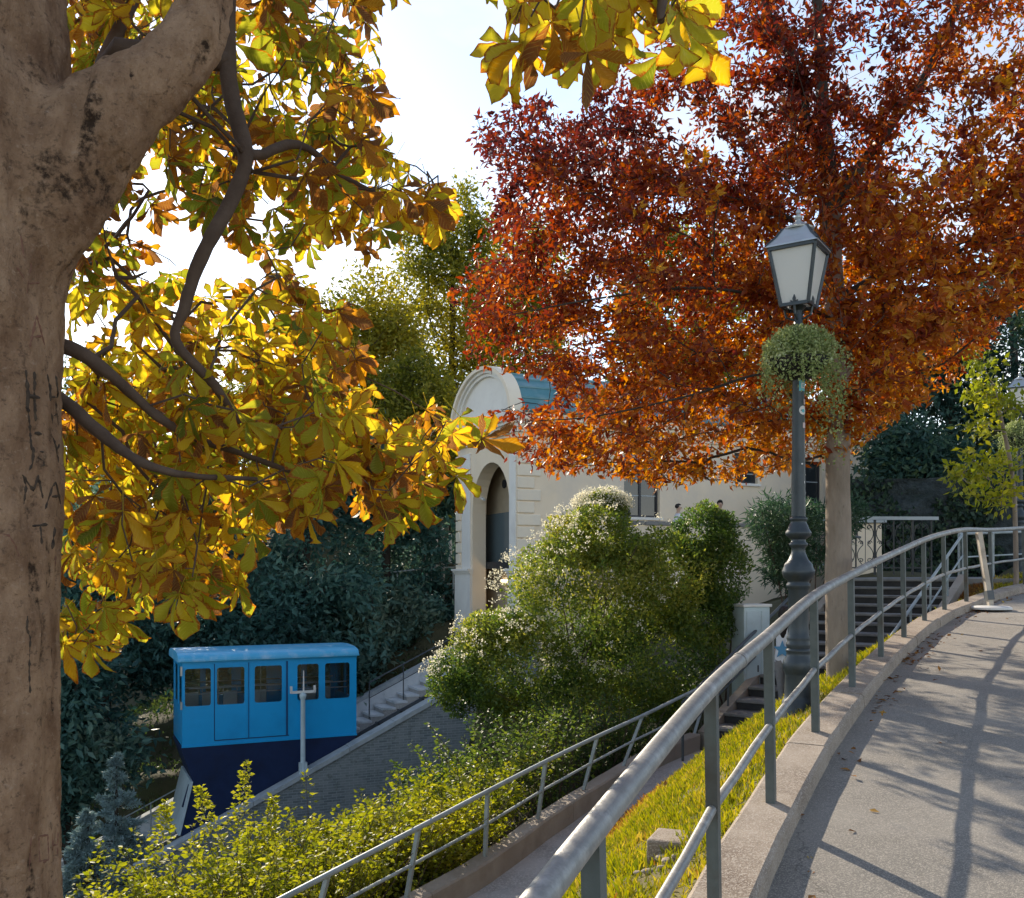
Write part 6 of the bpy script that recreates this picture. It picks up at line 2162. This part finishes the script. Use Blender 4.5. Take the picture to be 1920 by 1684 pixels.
R[:len(tr_main)] = np.interp(np.linspace(0, 1, len(tr_main)), [0, .12, .3, .6, 1], [.21, .165, .138, .125, .105])
q0 = len(tr_main)
for s_, (ra, rb_) in zip(seeds[1:], ((.095, .03), (.07, .02), (.05, .015), (.022, .006), (.016, .005), (.040, .010), (.03, .008), (.035, .008))):
    m_ = len(s_) - 1; R[q0:q0 + m_] = np.linspace(ra, rb_, m_); q0 += m_
R[nse:] = np.minimum(R[nse:], .022)
mbt = MB(); mbt.tube(X[:len(tr_main)], R[:len(tr_main)], n=26, caps=False)
# refine the trunk for its bumps
tpts = catmull(X[:len(tr_main)], 5); tr = np.interp(np.linspace(0, 1, len(tpts)), np.linspace(0, 1, len(tr_main)), R[:len(tr_main)])
mbt = MB(); mbt.tube(tpts, tr, n=36, caps=False)
V_ = np.array(mbt.v); V_ += (np.stack([fbm(V_ * [1, 1, .4], 4, 40 + q, 4) for q in range(3)], 1) - .5) * .05; mbt.v = [tuple(v) for v in V_]
mbt.build('trunk', M_bark_r, RT, smooth=True, autosmooth=80)
q0 = len(tr_main)
for s_ in seeds[1:]:
    m_ = len(s_) - 1
    par = PAR[q0]
    mb = MB(); idx = [par] + list(range(q0, q0 + m_)); rr = R[idx].copy(); rr[0] = rr[1] * 1.1
    pts_ = catmull(X[idx], 3); mb.tube(pts_, np.interp(np.linspace(0, 1, len(pts_)), np.linspace(0, 1, len(idx)), rr), n=12)
    mb.build('limb', M_bark_d, RT, smooth=True); q0 += m_
mb = MB()
for ch in chains(X, PAR, R):
    c2 = [q for q in ch if q >= nse]
    if not c2: continue
    c2 = [PAR[c2[0]]] + c2
    rr = R[c2].copy(); rr[0] = rr[1]
    mb.tube(X[c2], rr, n=6 if rr.max() > .012 else 4, caps=False)
mb.build('twigs', M_bark_d, RT, smooth=True, kind='stuff')
P, D = spray(X, PAR, tips, 15, .075, rng=rgr, droop=.25, lastn=4)
px, py = projpx(P)
k = (in_poly(px, py, RED_MASK) | (rgr.random(len(P)) < .03)) & (rgr.random(len(P)) < np.clip(red_dens(px, py) + .15, 0, 1))
k &= ~((P[:, 1] < 9.9) & (abs(P[:, 0] - 2.72) < .75))
P, D, px, py = P[k], D[k], px[k], py[k]
hue = .43 + .22 * np.clip((P[:, 0] - 1.5) / 4, -1, 1) - .22 * np.clip((P[:, 2] - 4.2) / 3, -.8, 1) + (fbm(P, .55, 3, 3) - .5) * .75 + rgr.normal(0, .16, len(P))
small_leaves('crown', P, D, .105 * rgr.uniform(.6, 1.25, len(P)), .42, hue, M_red, RT, rng=rgr)
# the leaf sprays that show largest are parts of their own
mt_leaf = []
for q in range(12):
    ang = rgr.uniform(.1, .9)
    V_ = []; F_ = []; tn = []
    for j in range(3):
        a = (j - 1) * .8 + rgr.normal(0, .15); L_ = .11 * rgr.uniform(.8, 1.1); w = L_ * .22
        dx, dy = math.sin(a), math.cos(a); b = len(V_)
        for (l, ww, z) in ((0, 0, 0), (.45, 1, .012), (.45, 0, -.004), (.45, -1, .012), (1, 0, -.03)):
            V_.append((dx * L_ * l + dy * w * ww, dy * L_ * l - dx * w * ww, z))
        F_ += [(b, b + 2, b + 1), (b, b + 3, b + 2), (b + 1, b + 2, b + 4), (b + 2, b + 3, b + 4)]
        tn += [np.clip(ang + rgr.normal(0, .06), 0, 1)] * 4
    mt_leaf.append(mesh_np('leaf', V_, F_, M_red, attrs={'tone': ('FACE', tn)}))
near = np.argsort(P[:, 1] + rgr.random(len(P)) * 1.5)
cnt = 0
for i in near:
    if not (0 < px[i] < 1920 and 0 < py[i] < 1684): continue
    hq = np.clip(hue[i], 0, 1)
    o = link('leaf', mt_leaf[int(np.clip(rgr.integers(12), 0, 11))], RT)
    o.location = P[i]; o.rotation_euler = tuple(rgr.uniform(-3, 3, 3)); s_ = rgr.uniform(.8, 1.1); o.scale = (s_, s_, s_)
    cnt += 1
    if cnt >= 300: break

# ---- yellow-green trees behind the station and the car
M_yel = leafmat('yellow_green_leaf', [(0, (.05, .065, .012)), (.35, (.13, .14, .02)), (.65, (.27, .24, .035)), (1, (.42, .33, .05))], trans=.5)
M_dkg = leafmat('dark_green_leaf', [(0, (.022, .060, .052)), (.4, (.050, .122, .100)), (.75, (.10, .18, .135)), (1, (.17, .22, .15))], trans=.25, rough=.5)
M_evg = leafmat('evergreen_leaf', [(0, (.016, .042, .036)), (.5, (.038, .085, .062)), (.85, (.08, .12, .05)), (1, (.17, .17, .05))], trans=.25, rough=.5)
def yt(P, rg): return .54 + (fbm(P, .35, 5, 3) - .5) * .9 + rg.normal(0, .12, len(P))
def dt(P, rg): return .45 + (fbm(P, .45, 6, 3) - .5) * 1.7 + rg.normal(0, .14, len(P))
def at_np(px, py, D): return np.array(tuple(at(px, py, D)))
def bg_tree(name, label, px, D, ytop, rpx, yc, mat, ntar, leaf, per, tf, seed, group, spread=.35, width=.5, rz=None, nleaf=None, r0=.22, clump=None):
    x = (px - 960) / FPX * D
    b = np.array([x, D, gz(x, D)])
    top = at_np(px, ytop, D); cen = at_np(px, yc, D)
    rx = rpx / FPX * D
    rzz = (top[2] - cen[2]) if rz is None else rz
    tt_ = np.array([x, D, b[2] + (cen[2] + rzz * .3 - b[2])])
    return leafy_tree(name, label, b, tt_, tuple(cen), (rx, rx * .8, rzz), ntar, mat, leaf, per, tf, seed=seed, group=group, spread=spread, width=width, nleaf=nleaf, r0=r0, skip=.014, clump=clump)
G1 = 'yellow-green trees standing behind the station building'
bg_tree('deciduous_tree', 'tall thinly leaved yellow-green tree between the chestnut and the red tree', 850, 47, 335, 125, 560, M_yel, 420, .24, 17, yt, 1, G1, spread=.30)
bg_tree('deciduous_tree', 'yellow-green rounded tree rising above the funicular car', 690, 43, 505, 110, 690, M_yel, 380, .24, 18, yt, 2, G1, spread=.35)
bg_tree('deciduous_tree', 'thin yellow-green tree half hidden behind the red tree crown', 985, 52, 400, 110, 600, M_yel, 330, .26, 16, yt, 3, G1)
bg_tree('deciduous_tree', 'yellow-green tree low behind the station gable', 780, 40, 660, 100, 800, M_yel, 300, .22, 17, lambda P, rg: yt(P, rg) - .12, 4, G1)
bg_tree('deciduous_tree', 'sunlit yellow-green tree seen through the chestnut leaves', 480, 46, 660, 130, 800, M_yel, 260, .22, 12, yt, 5, G1)
bg_tree('deciduous_tree', 'grey-green tree seen between the chestnut trunk and its lower branches', 190, 48, 640, 110, 800, M_yel, 240, .22, 12, lambda P, rg: yt(P, rg) - .2, 6, G1)
bg_tree('deciduous_tree', 'yellow-green tree glimpsed through the middle of the red crown', 1300, 46, 420, 170, 640, M_yel, 420, .28, 17, yt, 7, G1)
G2 = 'dark leafy trees on the slope behind the funicular car'
for i, (px, D, yt_, rp, yc, lab) in enumerate((
        (200, 32, 930, 150, 1130, 'dark green tree on the slope beside the chestnut trunk'),
        (400, 34, 880, 150, 1090, 'dark green tree standing directly behind the low end of the funicular car'),
        (580, 36, 850, 150, 1060, 'dark green tree standing behind the middle of the funicular car'),
        (730, 38, 830, 120, 1010, 'dark green tree between the funicular car and the station building'),
        (820, 44, 800, 90, 980, 'dark green tree close beside the station arch'),
        (150, 27.5, 1240, 120, 1390, 'dark green bushy tree low on the slope beside the chestnut trunk'),
        (560, 33.5, 1090, 190, 1200, 'dark green spreading bush behind the roof of the funicular car'),
        (760, 36.0, 1130, 100, 1210, 'dark green bush above the pale steps behind the funicular car'))):
    bg_tree('dense_tree', lab, px, D, yt_, rp, yc, M_dkg, 520, .30, 13, dt, 20 + i, G2, spread=.34, width=.42, clump=.55, rz=max(2.0, (yc - yt_) / FPX * D * 1.15))
G3 = 'dark evergreen trees behind the rock wall'
for i, (px, D, yt_, rp, yc, lab) in enumerate((
        (1680, 40, 560, 120, 760, 'dark evergreen tree right behind the wall lantern of the station'),
        (1790, 36, 520, 120, 740, 'dark evergreen tree above the rough rock wall'),
        (1900, 38, 400, 130, 700, 'tall dark evergreen tree behind the far street lamp'),
        (2010, 33, 480, 120, 760, 'dark evergreen tree beyond the far street lamp at the edge of the view'),
        (1730, 32, 800, 120, 900, 'low dark evergreen bush hanging over the rough rock wall'),
        (1850, 31, 830, 110, 930, 'low dark evergreen bush behind the young yellow-green tree'))):
    bg_tree('evergreen_tree', lab, px, D, yt_, rp, yc, M_evg, 520, .28, 13, dt, 40 + i, G3, spread=.34, width=.4, clump=.55, rz=(yc - yt_) / FPX * D * 1.1)

# ---- young tree beside the far lamp
M_young = leafmat('young_leaf', [(0, (.10, .13, .02)), (.4, (.22, .24, .03)), (.75, (.42, .36, .045)), (1, (.50, .36, .05))], trans=.5)
Dy = 18.6
yb = at_np(1905, 1062, Dy); yb[2] = max(yb[2], gz(yb[0], yb[1]))
ytg = []
rgy = np.random.default_rng(61)
for (px, py, r_, n_) in ((1840, 680, 34, 12), (1850, 740, 40, 18), (1880, 760, 38, 16), (1835, 800, 24, 10), (1850, 860, 50, 16), (1800, 885, 22, 10), (1850, 915, 45, 14), (1885, 930, 35, 8), (1890, 860, 30, 6)):
    a = rgy.uniform(0, 6.28, n_); q = np.sqrt(rgy.random(n_)) * r_
    for u, v in zip(a, q):
        ytg.append(at_np(px + v * math.cos(u), py + v * math.sin(u) * .6, Dy + rgy.normal(0, .35)))
leafy_tree('young_tree', 'slim young tree with yellow-green leaves growing beside the far street lamp', yb, at_np(1862, 720, Dy), None, None, 0, M_young, .15, 6, lambda P, rg: .62 + (2.9 - P[:, 2]) * .12 + (fbm(P, 1.1, 4, 3) - .5) * .6 + rg.normal(0, .1, len(P)), bark=M_bark_r, spread=.10, droop=.45, r0=.055, seed=61, width=.5, step=.22, rtip=.004, targets=np.array(ytg), lastn=2)
# ------------------------------------------------------------------ shrubs
def bush(name, label, base, lobes, leaf, n, mat, tone_f, seed, cat='bush', group=None, stems=10, width=.5, shell=.55, up=.2, stem_r=.02, twig_n=0):
    """lobes: (centre, radii, weight); leaves sit mostly near the lobes' skins in uneven clumps"""
    rg = np.random.default_rng(seed)
    r = thing(name, label, cat, tuple(base), 0, group)
    P = []; Dn = []
    for c, rr, w in lobes:
        k = int(n * w)
        q = rg.normal(0, 1, (k * 2, 3)); q /= np.linalg.norm(q, axis=1, keepdims=True)
        bump = .80 + .50 * (fbm(q * 1.0 + np.array(c), 2.6, seed, 3)) - .2
        rad_ = (shell + (1 - shell) * rg.random(len(q)) ** .6) * bump
        p = q * rad_[:, None] * np.array(rr) + np.array(c)
        cl = fbm(p, 2.2, seed + 5, 3)
        keep = rg.random(len(p)) < np.clip((cl - .30) * 3.2, .06, 1)
        p = p[keep][:k]; q = q[keep][:k]
        P.append(p); Dn.append(q)
    P = np.vstack(P); Dn = np.vstack(Dn)
    g = ground_z(P[:, 0], P[:, 1])
    k = P[:, 2] > g - .05
    P, Dn = P[k], Dn[k]
    D = Dn * .5 + rg.normal(0, .7, P.shape) + np.array([0, 0, up])
    small_leaves('foliage', P, D, leaf * rg.uniform(.6, 1.3, len(P)), width, tone_f(P, rg), mat, r, rng=rg, nrm=Dn * .8)
    mb = MB()
    for q in range(stems):
        c, rr, w = lobes[int(rg.integers(len(lobes)))]
        t = np.array(c) + rg.uniform(-.7, .7, 3) * np.array(rr)
        b = np.array(base) + np.array([rg.normal(0, .25), rg.normal(0, .15), -.15])
        pts = catmull([tuple(b), tuple(b + (t - b) * .45 + [0, 0, .25]), tuple(t)], 5)
        m = MB(); m.tube(pts, np.linspace(stem_r, stem_r * .3, len(pts)), n=6, caps=False)
        m.build('stem', M_twig, r, smooth=True)
    return r


def px_lobe(px, py, D, rx, ry, ry2=None):
    c = at(px, py, D)
    return (tuple(c), (rx / FPX * D, (ry2 or (rx + ry) / 2) / FPX * D, ry / FPX * D))


M_bushl = leafmat('bush_leaf', [(0, (.03, .060, .018)), (.35, (.075, .125, .028)), (.65, (.17, .20, .035)), (1, (.38, .34, .07))], trans=.55, rough=.45, spec=.35)
M_blos = leafmat('cream_blossom', [(0, (.42, .40, .30)), (.6, (.62, .58, .44)), (1, (.74, .70, .58))], trans=.4, rough=.7)
D0 = 17.2
LB_ = [(*px_lobe(1110, 1120, D0, 190, 150), .26), (*px_lobe(960, 1250, D0 - .4, 150, 110), .17), (*px_lobe(1200, 1240, D0 - .3, 190, 130), .20), (*px_lobe(860, 1275, D0 - .2, 70, 75), .07), (*px_lobe(1080, 1330, D0 - .6, 230, 90), .14),
       (*px_lobe(1110, 1010, D0 + .2, 110, 70), .10), (*px_lobe(1240, 1090, D0, 120, 120), .12), (*px_lobe(930, 1200, D0 - .2, 90, 70), .06)]
bb = at(1080, 1400, D0); bb.z = gz(bb.x, bb.y)
def bt(P, rg): return .54 + (fbm(P, 1.2, 8, 3) - .5) * .9 + rg.normal(0, .12, len(P)) + .10 * np.clip((P[:, 2] - 1.0), -1, 1)  # leaf tone rises with height: the sunlit top is put into the colour
big = bush('flowering_bush', 'big rounded bush with cream blossom along its sunny top beside the station arch', bb, LB_, .075, 64000, M_bushl, bt, 3, stems=14)
# blossom tufts
rg = np.random.default_rng(5)
BP = []
for c, rr, w in LB_:
    k = int(2600 * w)
    q = rg.normal(0, 1, (k, 3)); q /= np.linalg.norm(q, axis=1, keepdims=True)
    q = q[(q[:, 2] > -.25) & (rg.random(k) < .35 + .65 * np.clip(q[:, 2] + .6 - q[:, 0] * .6, 0, 1))]
    p = q * np.array(rr) * rg.uniform(.95, 1.06, (len(q), 1)) + np.array(c)
    cl = fbm(p, 1.5, 77, 3)
    rel = q[:, 2] * .8 - q[:, 0] * .5
    BP.append(p[(cl > .46) & (rel > .42) & (p[:, 2] > 0.2)])
BP = np.vstack(BP)
px, py = projpx(BP)
BP = BP[rg.random(len(BP)) < np.where(px < 1150, 1.0, .35)]
rep = 12
Q = np.repeat(BP, rep, 0) + rg.normal(0, .032, (len(BP) * rep, 3))
small_leaves('blossom', Q, rg.normal(0, 1, Q.shape) + [0, 0, .4], .035, .7, .3 + rg.random(len(Q)) * .7, M_blos, big, rng=rg)

LB2 = [(*px_lobe(1320, 1010, 17.8, 75, 80), .35), (*px_lobe(1350, 1080, 17.6, 68, 90), .35), (*px_lobe(1310, 1150, 17.4, 80, 80), .3)]
b2_ = at(1330, 1330, 17.8); b2_.z = gz(b2_.x, b2_.y)
bush('clipped_bush', 'dark green clipped bush rising behind the blossoming bush near the pale blue cabinet', b2_, LB2, .07, 26000, M_bushl, lambda P, rg: .30 + (fbm(P, 1.4, 12, 3) - .5) * .8 + rg.normal(0, .12, len(P)), 13, stems=8)
LB3 = [(*px_lobe(1130, 948, 18.4, 55, 32), .5), (*px_lobe(1125, 985, 18.3, 75, 50), .5)]
b3_ = at(1128, 1330, 18.4); b3_.z = gz(b3_.x, b3_.y)
tb_ = bush('flowering_bush', 'small bush tip of cream blossom standing up against the building wall', b3_, LB3, .07, 9000, M_bushl, bt, 23, stems=5)
q = rg.normal(0, 1, (420, 3)); q /= np.linalg.norm(q, axis=1, keepdims=True); q = q[q[:, 2] > -.1]
p = q * np.array(LB3[0][1]) * 1.0 + np.array(LB3[0][0]); Q = np.repeat(p, 12, 0) + rg.normal(0, .034, (len(p) * 12, 3))
small_leaves('blossom', Q, rg.normal(0, 1, Q.shape) + [0, 0, .4], .035, .7, .3 + rg.random(len(Q)) * .7, M_blos, tb_, rng=rg)

# oleander-like shrub by the steps
M_ole = leafmat('narrow_leaf', [(0, (.022, .055, .030)), (.4, (.045, .095, .05)), (.75, (.085, .14, .07)), (1, (.14, .19, .09))], trans=.35, rough=.4, spec=.4)
LB4 = [(*px_lobe(1470, 985, 19.5, 80, 75), .4), (*px_lobe(1530, 1010, 19.6, 80, 80), .3), (*px_lobe(1470, 1060, 19.4, 55, 55), .2), (*px_lobe(1590, 960, 20, 45, 50), .1)]
b4_ = at(1480, 1180, 19.6); b4_.z = gz(b4_.x, b4_.y)
bush('narrow_leaved_shrub', 'blue-green narrow-leaved shrub leaning over the dark handrail of the stone steps', b4_, LB4, .17, 7500, M_ole, lambda P, rg: .45 + (fbm(P, 1.4, 3, 3) - .5) * .9 + rg.normal(0, .14, len(P)), 31, stems=12, width=.16, shell=.2, up=-.15)

# bright shrubs along the lower railing
M_lime = leafmat('lime_leaf', [(0, (.07, .095, .015)), (.35, (.17, .19, .022)), (.7, (.33, .31, .04)), (1, (.46, .40, .08))], trans=.5, rough=.5)
def upright(name, label, px, py_base, D, shoots, spread_px, hpx, seed, n_leaf=60, leaf=.065, group=None, mat=M_lime, tone0=.5, fan=.35):
    rg = np.random.default_rng(seed)
    c = at(px, py_base, D); b = np.array([c.x, c.y, min(c.z, gz(c.x, c.y) + .05)])
    r = thing(name, label, 'bush', tuple(b), 0, group)
    P = []; Dd = []
    mb = MB()
    for s in range(shoots):
        bx = b + np.array([rg.normal(0, spread_px / FPX * D * .35), rg.normal(0, .35), 0])
        bx[0] = min(bx[0], np.interp(bx[1], WALL_F[:, 1], WALL_F[:, 0]) - .62 - .3 * rg.random()); bx[2] = gz(bx[0], bx[1])
        h = hpx * 1.22 / FPX * D * rg.uniform(.45, 1.0)
        tip = bx + np.array([rg.normal(0, fan) * h + (bx[0] - b[0]) * .5, rg.normal(0, fan * .7) * h, h])
        pts = catmull([tuple(bx), tuple(bx + (tip - bx) * .5 + rg.normal(0, .06, 3)), tuple(tip)], 6)
        m = MB(); m.tube(pts, np.linspace(.008, .002, len(pts)), n=4, caps=False); mb.add(m.v, m.f)
        t = rg.random(n_leaf) ** .75
        pos = np.stack([np.interp(t, np.linspace(0, 1, len(pts)), pts[:, k]) for k in range(3)], 1)
        a = rg.uniform(0, 6.28, n_leaf)
        dirs = np.stack([np.cos(a), np.sin(a), rg.normal(.15, .4, n_leaf)], 1)
        w = (.20 * (1 - t) ** .6 + .012)
        pos = pos + dirs * (w * rg.random(n_leaf))[:, None]
        P.append(pos); Dd.append(dirs)
    P = np.vstack(P); Dd = np.vstack(Dd)
    kk = P[:, 0] < np.interp(P[:, 1], WALL_F[:, 1], WALL_F[:, 0]) - .20 + .12 * rg.random(len(P)); P, Dd = P[kk], Dd[kk]
    mb.build('stems', M_twig, r, kind='stuff')
    tone = tone0 + (fbm(P, 2.2, seed, 3) - .5) * .6 + rg.normal(0, .12, len(P))
    small_leaves('foliage', P, Dd, leaf * rg.uniform(.6, 1.25, len(P)), .55, tone, mat, r, rng=rg)
    return r
G4 = 'lime-green shrubs below the lower railing'
upright('lime_shrub', 'lime-green shrub with two tall shoots in front of the navy undercarriage', 430, 1700, 10.2, 120, 330, 210, 71, 90, group=G4)
upright('lime_shrub', 'lone lime-green shoot standing beside the chestnut trunk below the blue spruce', 245, 1740, 9.6, 7, 60, 150, 72, 80, group=G4, fan=.2)
upright('lime_shrub', 'low lime-green shrub in the lower corner between the shoots and the thin railing', 520, 1760, 9.2, 150, 420, 190, 73, 85, group=G4)
upright('lime_shrub', 'broad lime-green shrub spreading under the brick track wall', 700, 1680, 10.6, 190, 420, 150, 74, 85, group=G4)
upright('lime_shrub', 'lime-green shrub close behind the thin railing below the broad one', 800, 1610, 11.9, 110, 190, 130, 75, 80, group=G4, tone0=.4)
def hero_shoot(px0, y0, px1, y1, D, seed, parent):
    rg = np.random.default_rng(seed)
    a, b = at_np(px0, y0, D), at_np(px1, y1, D)
    t = rg.random(230) ** .9
    pos = a + (b - a) * t[:, None] + rg.normal(0, .012, (230, 3))
    an = rg.uniform(0, 6.28, 230); d = np.stack([np.cos(an), np.sin(an), rg.normal(.1, .35, 230)], 1)
    pos += d * ((.16 * (1 - t) + .012) * rg.random(230))[:, None]
    small_leaves('shoot', pos, d, .06 * rg.uniform(.6, 1.2, 230), .6, .55 + rg.normal(0, .15, 230), M_lime, parent, rng=rg)
lime0 = [o for o in SC.objects if o.name == 'lime_shrub'][0]
hero_shoot(440, 1580, 464, 1428, 10.2, 1, lime0); hero_shoot(405, 1585, 372, 1475, 10.2, 2, lime0); hero_shoot(300, 1600, 312, 1500, 10.2, 3, lime0); hero_shoot(500, 1600, 512, 1495, 10.2, 4, lime0)
# mid green shrubs between the big bush and the railing
M_midg = leafmat('mid_green_leaf', [(0, (.03, .055, .018)), (.4, (.07, .11, .025)), (.75, (.16, .19, .03)), (1, (.28, .28, .05))], trans=.45, rough=.5)
G5 = 'mid-green shrubs between the brick track wall and the lower railing'
upright('green_shrub', 'mid-green upright shrub at the foot of the blossoming bush near the brick wall', 860, 1500, 14.6, 80, 160, 120, 81, 70, leaf=.07, group=G5, mat=M_midg, tone0=.45)
upright('green_shrub', 'mid-green shrub with thin upright shoots just behind the middle of the thin railing', 980, 1530, 13.2, 90, 200, 160, 82, 70, leaf=.06, group=G5, mat=M_midg, tone0=.5)
upright('green_shrub', 'dark green shrub against the lower part of the brick track wall', 640, 1590, 16.5, 60, 220, 85, 83, 60, leaf=.075, group=G5, mat=M_midg, tone0=.2)
upright('green_shrub', 'dark green shrub under the upper end of the thin railing', 1150, 1450, 14.6, 80, 220, 120, 84, 60, leaf=.06, group=G5, mat=M_midg, tone0=.15)
upright('green_shrub', 'green shrub with dry stems showing under the thin railing', 845, 1600, 12.6, 60, 110, 85, 85, 60, leaf=.055, group=G5, mat=M_midg, tone0=.4)

# blue spruce on the slope
M_spr = leafmat('spruce_needle', [(0, (.11, .17, .17)), (.5, (.22, .31, .30)), (1, (.36, .45, .44))], trans=.12, rough=.6)
def spruce(label, px, ytop, ybase, D, rpx, seed, n=15000):
    rg = np.random.default_rng(seed)
    top = at_np(px, ytop, D); x = top[0]
    b = np.array([x, D, min(at_np(px, ybase, D)[2], gz(x, D))])
    r = thing('blue_spruce', label, 'tree', tuple(b))
    m = MB(); m.tube([b - [0, 0, .2], b, top], [.11, .10, .012], n=8); m.build('trunk', M_bark_d, r, smooth=True)
    H = top[2] - b[2]; Rm = rpx / FPX * D
    P = []; Dd = []
    mb = MB()
    for k in range(150):
        t = rg.random() ** .8
        h = b[2] + H * (1 - t)
        ln = Rm * (t * .95 + .04) * rg.uniform(.7, 1.1)
        a = rg.uniform(0, 6.28)
        d = np.array([math.cos(a), math.sin(a), -.12 + .35 * (1 - t)])
        p0 = np.array([x, D, h]); p1 = p0 + d * ln; p1[2] += -.05 * ln
        mb.tube([p0, (p0 + p1) / 2 + [0, 0, .02], p1], [.012, .008, .003], n=4, caps=False)
        q = int(n / 150)
        s = rg.random(q) ** .7
        pos = p0 + (p1 - p0) * s[:, None] + rg.normal(0, .05 * ln + .012, (q, 3)) * np.array([1, 1, .6])
        P.append(pos); Dd.append(d * .6 + rg.normal(0, .6, (q, 3)) + [0, 0, .15])
    mb.build('boughs', M_bark_d, r, kind='stuff')
    P = np.vstack(P); Dd = np.vstack(Dd)
    small_leaves('needles', P, Dd, .10 * rg.uniform(.7, 1.2, len(P)), .22, .45 + (fbm(P, 2, seed, 3) - .5) * .8 + rg.normal(0, .12, len(P)), M_spr, r, rng=rg)
spruce('small blue spruce with a pointed top on the slope below the funicular car', 218, 1415, 1720, 19, 135, 1, 20000)
spruce('low blue spruce at the bottom of the slope close to the chestnut trunk', 165, 1520, 1760, 17, 110, 2, 18000)

# low growth on the slopes
rg = np.random.default_rng(9)
xs = rg.uniform(-17, 6, 60000); ys = rg.uniform(7, 40, 60000)
T0 = (xs - TQ[0]) * TT[0] + (ys - TQ[1]) * TT[1]; W0 = (xs - TQ[0]) * TN[0] + (ys - TQ[1]) * TN[1]
wx = np.interp(ys, WALL_F[:, 1], WALL_F[:, 0], right=4)
k = ~((W0 > -.1) & (W0 < 4.4)) & (xs < wx - .35)
k &= ~(((xs - BC[0]) * BT[0] + (ys - BC[1]) * BT[1] > -1) & ((xs - BC[0]) * BN[0] + (ys - BC[1]) * BN[1] > -2.2))
xs, ys = xs[k], ys[k]
P = np.stack([xs, ys, ground_z(xs, ys) + rg.random(len(xs)) * .28], 1)
cl = fbm(P, .6, 4, 3); k = rg.random(len(P)) < np.clip((cl - .3) * 4, .15, 1); P = P[k]
M_low = leafmat('low_growth_leaf', [(0, (.022, .040, .016)), (.5, (.055, .085, .025)), (1, (.15, .15, .04))], trans=.35)
small_leaves('ground_cover', P, rg.normal(0, .6, P.shape) + [0, 0, .7], .12 * rg.uniform(.6, 1.3, len(P)) * (.6 + P[:, 1] / 50), .4, .4 + (fbm(P, .8, 2, 3) - .5) * .9 + rg.normal(0, .1, len(P)), M_low, None, rng=rg)

# fallen leaves along the kerb and in the bank
M_fall = leafmat('fallen_leaf', [(0, (.09, .045, .025)), (.5, (.20, .085, .03)), (.85, (.30, .15, .04)), (1, (.40, .28, .06))], trans=.2, rough=.8)
n = 1200
i = rg.integers(0, len(KERB), n)
C = KERB[i]; T = norm_rows(np.gradient(KERB[:, :2], axis=0))[i]
o = .16 + np.abs(rg.normal(0, .10, n)) + (rg.random(n) < .12) * rg.random(n) * 2.2
P = np.stack([C[:, 0] + T[:, 1] * o + rg.normal(0, .06, n), C[:, 1] - T[:, 0] * o + rg.normal(0, .06, n), C[:, 2] - .118], 1)
keep = rg.random(n) < np.clip((fbm(P, 1.1, 3, 2) - .35) * 4, .05, 1) * np.where(P[:, 1] > 8, 1, .35)
P = P[keep]
Pb = bank_pt(rg.random(260) ** .8, .12 + rg.random(260) ** 1.6 * .6) + [0, 0, .03]
P = np.vstack([P, Pb])
d = rg.normal(0, 1, P.shape); d[:, 2] *= .25
small_leaves('fallen_leaves', P, d, .075 * rg.uniform(.5, 1.2, len(P)), .5, rg.random(len(P)), M_fall, None, rng=rg, nrm=np.tile([0, 0, 1.5], (len(P), 1)))
